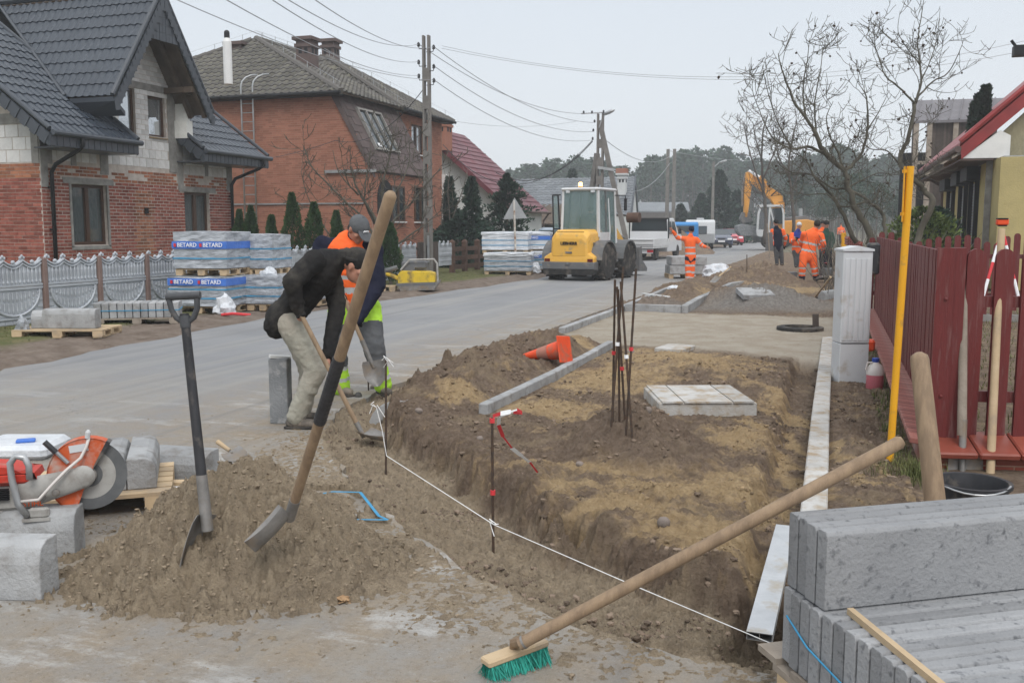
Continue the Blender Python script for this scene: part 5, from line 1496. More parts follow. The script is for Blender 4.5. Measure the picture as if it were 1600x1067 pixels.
def crumpled(mb,c,size,rot,seed,amp=.02,nx=14,nz=12,mi=0,top=True):
	"""a film sleeve: box shell with real creases"""
	r=np.random.RandomState(seed);c=Vector(c);hx,hy,hz=size[0]/2,size[1]/2,size[2]/2
	ring=[]
	per=[(-hx,-hy),(hx,-hy),(hx,hy),(-hx,hy)]
	for k in range(4):
		a,b=per[k],per[(k+1)%4]
		for i in range(nx):t=i/nx;ring.append((a[0]+(b[0]-a[0])*t,a[1]+(b[1]-a[1])*t))
	vs=[];m=len(ring)
	for j in range(nz+1):
		z=-hz+2*hz*j/nz
		for i,(x,y)in enumerate(ring):
			n_=fbm(np.array([i*.35+seed*9.]),np.array([j*1.1]),1.0,3,seed)[0]*2*amp
			l_=math.hypot(x,y);k=1+n_/l_
			zz=z+(amp*.8*fbm(np.array([i*.5+seed]),np.array([3.3]),1,2,seed)[0]*2 if j==nz else 0)
			vs.append(c+rot@Vector((x*k,y*k,zz)))
	fs=[(j*m+i,j*m+(i+1)%m,(j+1)*m+(i+1)%m,(j+1)*m+i)for j in range(nz)for i in range(m)]
	if top:
		vs.append(c+rot@Vector((0,0,hz+amp)));t=len(vs)-1
		for i in range(m):fs.append((nz*m+i,nz*m+(i+1)%m,t))
	mb.add(vs,fs,mi)
def wrapped(name_label,base,L,W_,H_,rot,seed,band=None,white=False,words=2,group=None,film_top=False):
	root=thing('wrapped_pallet',name_label,'pallet',base,group)
	Rz=Matrix.Rotation(rot,3,'Z');b=Vector(base)
	pallet(root,b,L,W_,rot,h=.12)
	nb=8
	for k in range(3 if H_>.5 else 2):
		rows=3 if H_>.5 else 2;hh=(H_-.02)/rows
		for i in range(nb):
			q=MB();q.box(b+Rz@Vector((-L/2+(i+.5)*L/nb,0,.12+(k+.5)*hh)),(L/nb-.012,W_-.06,hh-.015),Rz,0,R.random());q.build('block',M['concrete'],root)
	q=MB();crumpled(q,b+Vector((0,0,.12+H_/2+.02)),(L+.03,W_+.03,H_+.02),Rz,seed,.022);q.build('film',M['film_white' if white else 'film'],root)
	for z in(.3,.62):
		q=MB();crumpled(q,b+Vector((0,0,.12+H_*z)),(L+.055,W_+.055,.022),Rz,seed,.006,nz=1,top=False);q.build('strap',M['strap_blue'],root)
	if white or film_top:
		q=MB();crumpled(q,b+Vector((0,0,.12+H_+.01)),(L+.06,W_+.06,.09),Rz,seed+3,.035,nz=3);q.build('film_hood',M['film_white'],root)
	if band:
		z=.12+H_*band;hb=.13
		q=MB();crumpled(q,b+Vector((0,0,z)),(L+.062,W_+.062,hb),Rz,seed,.008,nz=2,top=False);bd=q.build('label_band',M['band_blue'],root)
		fw=L
		for k in range(words):
			pos=b+Rz@Vector((-L/2+(k+.55)*L/words,-W_/2-.052,z))
			text_mesh('lettering','BETARD',hb*.80,M['print_white'],bd,pos,Rz@Vector((1,0,0)),UP,sx=1.0)
			q=MB();q.box(pos-(Rz@Vector((1,0,0)))*.235,(.045,.008,.06),Rz);q.build('emblem',M['print_red'],bd)
	return root
ang=YAW*0.35
wrapped('blue banded pallet of wrapped blocks on the ground beside the concrete fence',(-10.75,14.95,0.02),1.08,.95,.50,ang,11,band=.88,words=2)
wrapped('blue banded pallet of wrapped blocks stacked on top of another beside the concrete fence',(-10.72,15.0,.69),1.0,.9,.62,ang,12,band=.68,words=2)
wrapped('grey wrapped pallet right of the blue banded stack, its film torn',(-9.96,15.75,0.02),.62,.9,.50,ang,13)
wrapped('pale wrapped pallet half hidden behind the man in black',(-9.95,17.0,0.02),.9,.9,.48,ang,14)
wrapped('upper right wrapped pallet without lettering behind the banded one',(-10.15,15.9,.66),.55,.8,.60,ang,15)
for i,(u,dist,z,L,lab,bd)in enumerate([(796,31.5,0,1.5,'lower front wrapped pallet of the far stack left of the sign post',None),(792,32.2,.66,1.5,'white hooded pallet on the upper tier left of the sign post',None),(834,33.0,0,1.15,'lower pallet of the far stack between sign post and silver car',.85),(832,33.4,.66,1.25,'white hooded pallet on the upper tier right of the sign post',.75),(862,35.0,.0,1.2,'far wrapped pallet hidden behind the silver car',None)]):
	p=D(u,430,dist);wrapped(lab,(p.x,p.y,z+.02),L if u<850 else 1.2,1.0,.52,YAW*.6,30+i,band=bd,white=z>0,words=1,film_top=(i%2==0))
p=(-10.55,12.75,0.02)
lo=thing('edging_pallet','low pallet of upright grey edging slabs bound with blue straps on the verge','pallet',p)
Rz=Matrix.Rotation(.55,3,'Z');pallet(lo,p,1.25,.6,.55,'wood_grey',.10)
for i in range(11):
	q=MB();q.box(Vector(p)+Rz@Vector((-.58+i*.116,0,.10+.12)),(.104,.55,.24),Rz,0,R.random(),ch=.008);q.build('slab',M['concrete'],lo)
q=MB();q.box(Vector(p)+Rz@Vector((0,0,.22)),(1.29,.565,.012),Rz);q.build('strap',M['strap_blue'],lo)
p=(-10.30,10.95,0.02)
kp=thing('kerb_pallet','broken pallet holding two leftover pale kerb stones on the left verge','pallet',p)
pallet(kp,p,1.25,.75,.35,'wood_pale',.11)
def kerb_stone(q,c,L,w=.15,h=.30,rot=None,slope=.05,drop=.08,tint=.5):
	"""front top edge rounded off"""
	rot=rot or Matrix.Identity(3);c=Vector(c);pr=[(-w/2,0),(w/2,0),(w/2,h),(-w/2+slope+.01,h),(-w/2+slope*.45,h-drop*.25),(-w/2+.008,h-drop*.65),(-w/2,h-drop)]
	a=[c+rot@Vector((-L/2,y,z))for y,z in pr]
	q.prism(a,rot@Vector((L,0,0)),0,tint)
def stone(name,label,c,L,rot,w=.15,h=.30,slope=.05,drop=.08,m_='concrete',group=None,parent=None,bev=.006):
	q=MB();kerb_stone(q,c,L,w,h,rot,slope,drop,R.random())
	o=q.build(name,M[m_],parent,bevel=bev)
	if parent is None:tag(o,label,'kerb stone',group)
	return o
Rk=Matrix.Rotation(.30,3,'Z')
stone('kerb_stone',None,Vector(p)+Vector((.12,-.05,.115)),.75,Rk,.20,.27,.05,.07,parent=kp)
stone('kerb_stone',None,Vector(p)+Vector((-.26,-.12,.115)),.36,Matrix.Rotation(.55,3,'Z'),.22,.24,.10,.12,parent=kp)
def rag(label,c,r,m_,seed,flat=.4):
	q=MB();v,f=ICO[seed%8]
	bm=bmesh.new();bmesh.ops.create_icosphere(bm,subdivisions=3,radius=1)
	for w in bm.verts:
		k=1+.5*fbm(np.array([w.co.x*2+seed]),np.array([w.co.y*2+w.co.z*3]),1.3,4,seed,.6)[0]*2
		w.co=Vector((w.co.x*r*k,w.co.y*r*k*.8,max(-.1,w.co.z)*r*flat*k*1.5))
	me=bpy.data.meshes.new('plastic_sheet');bm.to_mesh(me);bm.free();me.materials.append(M[m_])
	o=link('plastic_sheet',me);o.location=c;o['label']=label;o['category']='plastic sheet';return o
rag('crumpled white and blue plastic bag at the foot of the banded pallets',(-10.05,14.35,.08),.20,'film_white',3,.9)
rag('white plastic rag on top of the torn wrapped pallet',(-9.85,15.45,.66),.16,'film_white',5,.6)
rag('white plastic sheet lying on the far soil heap beside the kerb pallet',(*D(1120,424,27.5).xy,.18),.42,'film_white',6,.5)
rag('torn white plastic by the far kerb corner',(*G(1060,464).xy,.12),.28,'film_white',7,.3)
rag('small white scrap beside the grey heap',(*G(1213,468).xy,.06),.12,'film_white',8,.5)
rag('thin film scrap beneath the kerb pallet corner',(-10.72,10.55,.12),.10,'film',9,1.2)
rag('white crumpled plastic at the foot of the far wrapped pallets',(*D(836,425,31.6).xy,.1),.2,'film_white',10,.9)
q=MB();q.tube([(-9.95,14.1,.05),(-9.75,14.15,.07),(-9.5,14.3,.04)],.025,6);tag(q.build('barrier_tape',M['tape_red']),'red and white tape scrap lying before the banded pallets','tape')
# ---- laid kerbs of the new verge
ks=thing('laid_kerb','row of pale concrete kerb blocks laid along the near dug strip','kerb',(-2.65,7.3,0))
def kerb_run(root,pts,w,top,depth=.14,L=.98,m_='concrete',name='kerb_block'):
	"""blocks end to end along a polyline"""
	P_=[Vector((a,b,0))for a,b in pts]
	for a,b in zip(P_[:-1],P_[1:]):
		d=b-a;n_=max(1,round(d.length/L));t=d.normalized();st=d.length/n_
		for i in range(n_):
			c0=a+t*(i*st+.004);c1=a+t*((i+1)*st-.004)
			q=MB();q.beam(c0+UP*(top-depth/2+R.uniform(-.004,.004)),c1+UP*(top-depth/2+R.uniform(-.004,.004)),w,depth,0,R.random(),ch=.008);q.build(name,M[m_],root)
kerb_run(ks,[(-2.66,7.28),(-2.60,9.3),(-2.62,11.9)],.085,.115,.26)
k2=thing('laid_kerb','short pale kerb run curving towards the road at the compacted crossing','kerb',(-3.55,14,0))
kerb_run(k2,[(-3.62,13.2),(-3.60,15.2),(-3.58,17.1),(-3.62,19.6),(-3.68,23.5)],.10,.125,.22)
k3=thing('laid_kerb','long far kerb run with a square corner beyond the crossing','kerb',(-2.5,17.1,0))
kerb_run(k3,[(-3.52,17.15),(-2.50,17.15)],.10,.17,.24);kerb_run(k3,[(-2.44,17.15),(-2.46,19.6),(-2.38,21.6),(-2.35,24.5),(-2.0,26.0),(-1.7,26.4)],.12,.17,.26)
ed=thing('edging_row','narrow sandy concrete edging strip laid along the right side ditch','kerb',(-.03,5.3,0))
kerb_run(ed,[(-.035,5.05),(-.03,8),(0.0,13.55)],.135,.085,.22,1.0,'concrete_sandy')
ed2=thing('edging_row','grey concrete edging lying in the ditch close to the aluminium level','kerb',(-.02,4.2,0))
kerb_run(ed2,[(-.06,3.62),(-.05,4.95)],.10,-.005,.22,.7,'concrete_sandy')
se=thing('straightedge','long sand stained aluminium straightedge lying over the end of the trench','straightedge',(-.2,4.2,0))
a,b=Vector((-.205,3.62,-.0)),Vector((-.165,4.92,.035));d=(b-a).normalized()
q=MB();w_=.098;t_=.003
xx=d.cross(UP).normalized();uu=xx.cross(d)
for off,sz in((uu*.015,(w_,t_)),(uu*-.015,(w_,t_))):q.beam(a+off,b+off,*sz)
for s in(-1,0,1):q.beam(a+xx*s*(w_/2-.002),b+xx*s*(w_/2-.002),t_,.03)
q.build('hollow_profile',M['aluminium'],se)
def slab(label,c,size,rot,m_='concrete_sandy',tilt=0,name='concrete_slab',pieces=None):
	t=thing(name,label,'slab',c);Rz=Matrix.Rotation(rot,3,'Z')@Matrix.Rotation(tilt,3,'X')
	q=MB();q.box(Vector(c),size,Rz,ch=.008);q.build('base',M[m_],t)
	for(x0,x1,y0,y1)in pieces or[]:
		q=MB();q.box(Vector(c)+Rz@Vector(((x0+x1)/2,(y0+y1)/2,size[2]/2+.006)),(x1-x0-.012,y1-y0-.012,.014),Rz,0,R.random());q.build('panel',M[m_],t)
	return t
c=G(1090,628,.07);slab('large flat square concrete slab smeared with sand lying on the dug strip',(c.x,c.y,.075),(.80,.80,.12),YAW+.02,pieces=[(-.38,-.2,-.42,.42),(-.2,.2,-.42,.42),(.2,.38,-.42,.42)])
c=G(1055,545,.06);slab('small broken paving slab lying on the dirt behind the large slab',(c.x,c.y,.06),(.36,.5,.06),YAW-.5)
c=G(1053,590,.03);slab('little chip of concrete beside the yellow sand patch',(c.x,c.y,.05),(.09,.08,.03),.3,'concrete',.4,'concrete_chip')
c=D(1180,458,18.2);slab('pale concrete cover slab capping the far grey heap',(c.x,c.y,.30),(.62,.45,.10),YAW+.1,'concrete',.25)
c=G(1250,517,.02);mh=thing('shaft_frame','dark round access shaft rim with a short stub post on the crossing','manhole',(c.x,c.y,0))
q=MB();q.lathe([(.30,0),(.34,.02),(.34,.08),(.30,.09),(.22,.09),(.22,.03),(.0,.03)],(c.x,c.y,0),n=20);q.build('rim',M['rust']if False else M['rubber'],mh)
q=MB();q.beam((c.x+.22,c.y+.1,.05),(c.x+.21,c.y+.1,.27),.09,.09);q.build('stub',M['wood_dark'],mh)
p=D(1070,431,29.5);fp=thing('kerb_pallet','pallet with two tiers of grey kerb blocks standing on the road edge','pallet',(p.x,p.y,0))
pallet(fp,(p.x,p.y,0),1.12,.9,YAW)
Rz=Matrix.Rotation(YAW,3,'Z')
for k in range(2):
	for j in range(4):
		for i in range(2):
			q=MB();q.box(Vector((p.x+(k*.04),p.y,0))+Rz@Vector((-.27+i*.54,-.36+j*.24,.14+.13+k*.27)),(.53,.23,.255),Rz,0,R.random(),ch=.008);q.build('kerb_block',M['concrete'],fp)
p=D(1233,433,27.2);t=thing('block_pair','two grey paving blocks standing behind the heap near the workers','block',(p.x,p.y,0))
for i in range(3):
	q=MB();q.box((p.x-.12+i*.13,p.y,.16),(.12,.2,.28),Rz,0,.2+.2*i,ch=.01);q.build('block',M['concrete_dark'],t)
q=MB();kerb_stone(q,(*G(1296,470,0).xy,0.02),.9,.15,.2,Matrix.Rotation(1.2,3,'Z'));tag(q.build('kerb_stone',M['concrete']),'single kerb stone lying in front of the white cabinet','kerb stone')
p=G(440,660);us=thing('kerb_stone','kerb stone stood upright on the asphalt with a white lath on top','kerb stone',(p.x,p.y,0))
Rz=Matrix.Rotation(YAW-.1,3,'Z');q=MB()
pr=[(-.075,-.06),(.075,-.06),(.075,.06),(-.045,.06),(-.075,.02)]
q.prism([Vector((p.x,p.y,0))+Rz@Vector((x,y,0))for x,y in pr],UP*.52,0,.6);q.build('stone',M['concrete_dark'],us,bevel=.008)
q=MB();q.box((p.x+.0,p.y,.53),(.16,.05,.02),Rz@Matrix.Rotation(.15,3,'Y')@Matrix.Rotation(.6,3,'Z'));q.build('lath',M['white_paint'],us)
p=G(592,652);q=MB();n_=12
ring=[]
cc=Vector((p.x+.10,p.y+.12,-.16))
for i in range(n_+1):
	a=math.pi*(0.02+.96*i/n_);ring.append(cc+VIEW_X*(-.24*math.cos(a))+UP*(.28*math.sin(a)**.8))
q.prism(ring,VIEW_Y*.10+VIEW_X*.04,0,.7)
tag(q.build('kerb_stone',M['concrete'],bevel=.008),'kerb stone half sunk in the far end of the trench by the shovels','kerb stone')
# ---- right hand side: red fence on a brick edged base
rfn=thing('red_fence','dark red picket fence on a brick topped base along the dug strip','fence',(.70,6.6,0))
cor=Vector((.745,6.62,0))
LY=17.2
base=MB();base.box((.70,(6.55+LY)/2,.06),(.22,LY-6.55,.20));base.build('base_wall',M['clinker'],rfn)
nbr=int((LY-6.55)/.066)
hd={}
for i in range(nbr):
	k=i%5
	if k not in hd:
		b_=MB();b_.box((0,0,0),(.27,.056,.036),Matrix.Rotation(.10,3,'Y'),0,(k+.5)/5,ch=.004);hd[k]=b_.mesh('brick',M['clinker'])
	o=link('brick',hd[(i*7)%5]if(i*7)%5 in hd else hd[k],rfn);o.location=(.66-.70,6.58+i*.066-6.6,.178)
q=MB();q.box((.70,(6.55+LY)/2,.17),(.23,LY-6.55,.03));q.build('mortar_bed',M['mortar'],rfn)
nb_=int((LY-6.8)/.105)
pk={}
def picket(w,h,t=.022,tint=.5,rounded=True):
	q=MB();pts=[Vector((-w/2,0,0)),Vector((w/2,0,0)),Vector((w/2,0,h-w/2))]
	if rounded:pts+=[Vector((w/2*math.cos(a),0,h-w/2+w/2*math.sin(a)))for a in[math.pi*i/8 for i in range(1,8)]]
	else:pts[-1]=Vector((w/2,0,h));pts.append(Vector((-w/2,0,h)))
	if rounded:pts.append(Vector((-w/2,0,h-w/2)))
	q.prism(pts,Vector((0,t,0)),0,tint);return q
side_me=picket(.098,1.19,rounded=False).mesh('board',M['fence_red'])
for i in range(nb_):
	o=link('board',side_me,rfn);o.rotation_euler=(0,0,rad(90)+R.uniform(-.02,.02));o.location=(.04+R.uniform(-.003,.003),6.86+i*.105-6.6,.20)
for z in(.45,1.15):
	q=MB();q.box((.775,(6.7+LY)/2,z),(.04,LY-6.7,.07));q.build('rail',M['fence_red'],rfn)
q=MB();q.box((.765,6.68,.80),(.085,.13,1.24));q.box((.69,6.62,.80),(.105,.03,1.24));q.build('post',M['fence_red'],rfn)
for z in(.48,1.1):
	q=MB();q.lathe([(.012,0),(.010,.012),(0.002,.015)],(.70,6.605,z),(0,-1,0),10);q.build('bolt',M['fence_red'],rfn)
for i,(u,w_)in enumerate([(1511,.10),(1553,.12),(1592,.12),(1632,.12),(1672,.12)]):
	p_=D(u,500,D(1480,500,6.2).length*0+6.35);q=picket(.115,1.20);o=q.build('picket',M['fence_red'],None,world=False)
	o.parent=rfn;o.location=Vector((p_.x,6.66+(p_.x-.8)*.20,.215))-Vector(rfn.location);o.rotation_euler=(0,0,math.atan(.2)+.1)
for z in(.47,1.08):
	q=MB();q.beam((.78,6.70,z),(2.2,6.98,z),.035,.07);q.build('rail',M['fence_red'],rfn)
bw_=thing('garden_wall','low wall of red clinker brick with a glazed tile cap under the red fence','wall',(1.2,6.65,0))
dx_=Vector((1,.20,0)).normalized();nn_=Vector((dx_.y,-dx_.x,0));O_=Vector((.66,6.50,0))
q=MB();wall_mb(q,O_,dx_,nn_,0,2.0,-.02,.135,(),.22);q.build('core',M['mortar_red'],bw_)
masonry(O_,dx_,nn_,0.0,2.0,-.02,.135,.25,.077,.010,(),mats=[M['clinker_tile']],root=bw_,limit=40,seed=77,jit=.002,proud=.004)
for i in range(8):
	q=MB();c=O_+dx_*(.125+i*.25)-nn_*.08
	rot=Matrix((dx_,-nn_,UP)).transposed()@Matrix.Rotation(.30,3,'X')
	q.box(c+UP*.175+nn_*.03,(.242,.30,.045),rot,0,R.random(),ch=.01);q.build('cap_tile',M['clinker_tile'],bw_)
bf=thing('red_fence','second dark red picket fence crossing the yard behind the first','fence',(.6,17.2,0))
pm_=picket(.095,1.22).mesh('picket',M['fence_red'])
for i in range(34):
	o=link('picket',pm_,bf);x_=.05+i*.145;o.location=(x_,R.uniform(-.005,.005),.16+(.07*math.sin(i*.9)if i<14 else .05));o.scale=(1,1,1+.03*math.sin(i*1.3))
for z in(.45,1.08):
	q=MB();q.box((.6+2.5,17.25,z),(5,.04,.07));q.build('rail',M['fence_red'],bf)
q=MB();q.box((3.1,17.25,.06),(5.2,.2,.16));q.build('kerb_base',M['rough_concrete'],bf)
q=MB();p=D(1361,404,11.2);q.box((p.x+.02,p.y,p.z),(.14,.3,.36),ch=.02);tag(q.build('mailbox',M['black_plastic']),'small dark mailbox hung on the inside of the red fence boards','mailbox')
q=MB();p=D(1358,490,10.6);q.box((p.x,p.y,.25),(.15,.2,.12),ch=.02);tag(q.build('signal_lamp',M['orange_plastic']),'small orange lamp lying on the brick edge behind the white cabinet','lamp')
cb=thing('service_cabinet','tall slim white plastic service cabinet standing in the soil by the fence','cabinet',(*G(1327,611).xy,0))
a=G(1302,612);c_=D(1327,613,9.35);
w_=.285;hC=1.32;Rz=Matrix.Rotation(YAW,3,'Z');c0=Vector((*D(1326,600,9.42).xy,0))
q=MB();q.box(c0+UP*(.42/2),(w_,.24,.42),Rz,ch=.006);q.build('base',M['plastic_white'],cb)
q=MB();q.box(c0+UP*(.425+(hC-.425)/2),(w_,.24,hC-.425),Rz,ch=.006)
pts=[c0+Rz@Vector((x,-.135,z))for x,z in((-w_/2-.008,hC),(w_/2+.008,hC),(w_/2+.008,hC+.02),(.0,hC+.05),(-w_/2-.008,hC+.02))]
q.prism(pts,Rz@Vector((0,.27,0)));q.build('housing',M['plastic_white'],cb)
for k in range(5):
	q=MB();q.box(c0+Rz@Vector((-.104+k*.052,-.123,.43+.42)),(.040,.008,.80),Rz,ch=.003);q.build('door_rib',M['plastic_white'],cb)
q=MB();q.beam(c0+Rz@Vector((-.13,-.122,.425)),c0+Rz@Vector((.13,-.122,.425)),.006,.006);q.build('joint',M['machine_grey'],cb)
b0=G(1389,737);b1=D(1394.5,262,6.1)
yp=thing('marker_post','tall bright yellow metal marker post with a flat plate near its top','post',(b0.x,b0.y,0))
top=Vector((b0.x+.04,b0.y,b1.z));q=MB();q.tube([(b0.x,b0.y,-.03),top],.023,12);q.build('pole',M['yellow_paint'],yp,smooth=False,auto=40)
q=MB();q.box(top+Vector((-.033,.0,-.17)),(.008,.05,.34),Matrix.Rotation(.0,3,'Z'),ch=.003);q.box(top+Vector((-.03,0,-.03)),(.03,.03,.02));q.box(top+Vector((-.03,0,-.29)),(.03,.03,.02));q.build('plate',M['yellow_paint'],yp)
p=G(1366,614);jg=thing('plastic_jug','translucent plastic jug half full of pink liquid beside the white cabinet','jug',(p.x,p.y,0))
q=MB();q.lathe([(.07,.0),(.078,.01),(.078,.165)],(p.x,p.y,.01),n=16);q.build('liquid',M['pink_liquid'],jg,auto=40)
q=MB();q.lathe([(.079,.165),(.079,.20),(.06,.25),(.035,.275),(.028,.29)],(p.x,p.y,.01),n=16);q.build('body',M['jug'],jg,auto=40)
q=MB();q.lathe([(.032,.285),(.034,.29),(.034,.32),(.02,.325)],(p.x,p.y,.01),n=12);q.build('cap',M['cap_blue'],jg,auto=40)
q=MB();q.tube([(p.x-.03,p.y-.02,.29),(p.x-.07,p.y-.03,.29),(p.x-.085,p.y-.03,.22)],.010,6);q.build('handle',M['jug'],jg)
c=D(1518,762,4.6);bk_=thing('mortar_bucket','black rubber mortar bucket with a wire handle behind the edging stack','bucket',(c.x,c.y,0))
zt=D(1518,757,4.6).z;rr=.17
q=MB();q.lathe([(.12,.02),(.125,.03),(rr,zt),(rr+.014,zt),(rr+.014,zt+.018),(rr-.006,zt+.018),(rr-.01,zt),(.12,.05),(.0,.05)],(c.x,c.y,0),n=28);q.build('tub',M['black_plastic'],bk_,auto=30)
q=MB();q.tube([c.xy.to_3d()+Vector((rr*math.cos(a),rr*math.sin(a)*1.0,zt+.02-.02*math.sin(a*1.0)**2))+Vector((0,-.03*math.sin((a-3.3)*1.1),0))for a in[3.3+i*.27 for i in range(11)]],.005,6);q.build('wire_handle',M['galvanised'],bk_)
# ================================================================ THINGS IN THE FOREGROUND
# ---- pallet of edging slabs, lower right
e1=Vector((.842,.54,0)).normalized();e2=Vector((-e1.y,e1.x,0)).normalized()
st=thing('edging_stack','pallet stacked with smooth grey concrete edging slabs in the lower right corner','pallet',(.02,3.0,0))
C0=G(1291,954,.39)
Rs=Matrix((e1,e2,UP)).transposed()
def slab_at(off,z,name='slab',L=1.0,m_='concrete_dark',th=.052,h=.245,dl=0):
	q=MB();c=C0+e2*(off+th/2)+e1*(L/2+dl);c.z=z+h/2
	pr=[(-th/2,-h/2),(th/2,-h/2),(th/2,h/2-.006),(th/2-.006,h/2),(-th/2+.009,h/2),(-th/2,h/2-.012)]
	q.prism([c+e2*y+UP*z_-e1*L/2 for y,z_ in pr],e1*L,0,R.random());o=q.build(name,M[m_],st,bevel=.003);return o
mt=mat('edging_face',(0.335,0.34,0.35),(0.27,0.275,0.285),scale=2.2,rough=.9,bump=.45,bscale=60,tint=(.74,1.18),dirt=(.13,.135,.145),dscale=30,damt=.16,spec=.2)
M['edging_face']=mt
for k in range(4):slab_at(k*.0585,.39,m_='edging_face',dl=R.uniform(-.010,.008))
for k in range(-13,4):slab_at(k*.0585+R.uniform(-.001,.001),.139,m_='edging_face',dl=R.uniform(-.010,.004)-.014,h=.247)
for k in range(5):
	q=MB();c=C0+e2*(-.55+k*.21)+e1*.5;c.z=.125;q.box(c,(1.06,.12,.022),Rs,0,R.random());q.build('deck_board',M['wood_grey'],st)
for i in range(3):
	q=MB();c=C0+e2*(-.25)+e1*(.02+i*.45);c.z=.103;q.box(c,(.10,1.0,.022),Rs,0,R.random());q.build('stringer',M['wood_grey'],st)
	for j in range(3):
		q=MB();c=C0+e2*(-.68+j*.42)+e1*(.02+i*.45);c.z=.045;q.box(c,(.10,.12,.09),Rs,0,R.random());q.build('pallet_block',M['wood_pale'],st)
ls=thing('wooden_lath','bare square timber lath laid slantwise across the edging slabs','lath',(.2,2.7,.39))
a=G(1328,954,.395);b=G(1475,1075,.395);q=MB();q.beam(a,b,.020,.020,up=UP);bpy.data.objects.remove(ls)
tag(q.build('wooden_lath',M['wood_pale'],None),'bare square timber lath laid slantwise across the edging slabs','lath')
q=MB();q.tube([C0+e2*.19-e1*.02+UP*(-.09),C0+e2*.05-e1*.03+UP*(-.135),C0-e2*.30-e1*.02+UP*(-.20)],.0035,5,flat=None);q.build('strap',M['strap_blue'],st)
# ---- broom lying against the stack
bt=D(806,1020,3.13);bh_end=D(1411,688,3.02)
br_=thing('push_broom','push broom with long wooden handle and green bristles resting on the edging stack','broom',(bt.x,bt.y,0))
ha=D(812,1006,3.16);q=MB();q.tube([ha,ha.lerp(bh_end,.5),bh_end-(bh_end-ha).normalized()*.012,bh_end],[.0215,.0215,.0215,.014],14);q.build('handle',M['wood_handle'],br_,auto=50)
hl=D(757,1035,3.16);hr=D(851,1000,3.30);hd_=(hr-hl).normalized();hy_=hd_.cross(UP).normalized();hu_=hy_.cross(hd_)*-1
if hu_.z<0:hu_=-hu_
rotb=Matrix((hd_,hd_.cross(hu_)*-1,hu_)).transposed();mid=(hl+hr)/2
q=MB();q.box(mid,((hr-hl).length,.062,.026),rotb,ch=.006);q.build('head',M['wood_pale'],br_)
q=MB();s0=mid+hu_*.01;q.tube([s0-(bh_end-ha).normalized()*.01,s0+hu_*.02,ha+(bh_end-ha).normalized()*.02],[.012,.02,.024],10);q.build('socket',M['wood_handle'],br_)
q=MB();q.tube([ha+(bh_end-ha).normalized()*t for t in(.012,.02)],.0235,12);q.build('ferrule',M['steel'],br_)
q=MB();rr_=random.Random(4);nfw=rotb@Vector((0,1,0))
Lh=(hr-hl).length
for i in range(1500):
	a_=(rr_.random()-.5)*Lh*.97;b_=(rr_.random()-.5)*.052
	p0=mid+hd_*a_+nfw*b_-hu_*.012
	sp=Vector((rr_.gauss(0,.012),rr_.gauss(0,.012),0))+nfw*b_*.6
	p1=p0-hu_*rr_.uniform(.055,.078)+sp
	if p1.z<.003:p1.z=.003
	w=rr_.uniform(.0012,.002);t_=rr_.random()
	q.add([p0-hd_*w,p0+hd_*w,p1+hd_*w*.7,p1-hd_*w*.7],[(0,1,2,3)],0,t_)
o=q.build('bristles',M['bristle'],br_);o['kind']='stuff'
# ---- kerb stones and pallet, lower left
Rk=Matrix.Rotation(YAW-.06,3,'Z')
def kpos(u,v,z,off=0):return G(u,v,z)
A_=G(86,940,0);dA=Rk@Vector((1,0,0));dB=Rk@Vector((0,1,0))
stone('kerb_stone','nearest pale kerb stone in the lower left corner',A_-dA*.56+dB*.075,1.0,Rk,.15,.245,.055,.09,bev=.006)
B0=G(124,865,0);Rk2=Matrix.Rotation(YAW+.12,3,'Z')
stone('kerb_stone','second kerb stone behind the nearest, its end face turned to the trench',B0-(Rk2@Vector((1,0,0)))*.5+(Rk2@Vector((0,1,0)))*.02,1.0,Rk2,.16,.225,.055,.09,bev=.006)
c=G(78,812,0)+VIEW_Y*.30;kp2=thing('kerb_pallet','pallet of kerb stones behind the cut off saw','pallet',(c.x,c.y,0))
Rp=Matrix.Rotation(YAW+.32,3,'Z');px_,py_=Rp@Vector((1,0,0)),Rp@Vector((0,1,0))
pallet(kp2,c,1.05,.72,YAW+.32,'wood_pale',.12)
e_=c+px_*.38
for i in range(3):
	q=MB();cc=c+px_*(.37-i*.155)+py_*.05+UP*.122
	kerb_stone(q,cc,.62,.15,.17,Rp@Matrix.Rotation(math.pi/2,3,'Z'),.04,.06,R.random());q.build('kerb_stone',M['concrete'],kp2,bevel=.006)
for j in range(3):
	q=MB();s_=G(225,762+j*11,.05)+VIEW_Y*.1;q.beam(s_-VIEW_X*.03,s_+VIEW_X*.32+VIEW_Y*.02,.07,.022,0,R.random());q.build('loose_board',M['white_paint']if j else M['wood_pale'],kp2)
s_=G(275,750,0)+VIEW_Y*.1;stone('kerb_stone','short rounded kerb stone lying behind the sand heap',s_,.42,Matrix.Rotation(YAW-.25,3,'Z'),.20,.17,.10,.11)
s_=G(222,748,0)+VIEW_Y*.18;stone('kerb_stone','small grey kerb piece between pallet and rounded stone',s_,.22,Matrix.Rotation(YAW-.1,3,'Z'),.16,.12,.03,.04)
s_=G(35,722,0)+VIEW_Y*.2;q=MB();q.box((s_.x-.12,s_.y,.05),(.5,.42,.10),Matrix.Rotation(YAW,3,'Z'),ch=.03);tag(q.build('foam_board_pack',M['film_white']),'white wrapped pack lying behind the saw at the left edge','pack')
q=MB();q.box((s_.x-.04,s_.y-.05,.11),(.12,.07,.02),Matrix.Rotation(.7,3,'Z'),ch=.006);tag(q.build('plastic_clip',M['band_blue']),'small blue plastic clip on the white pack','clip')
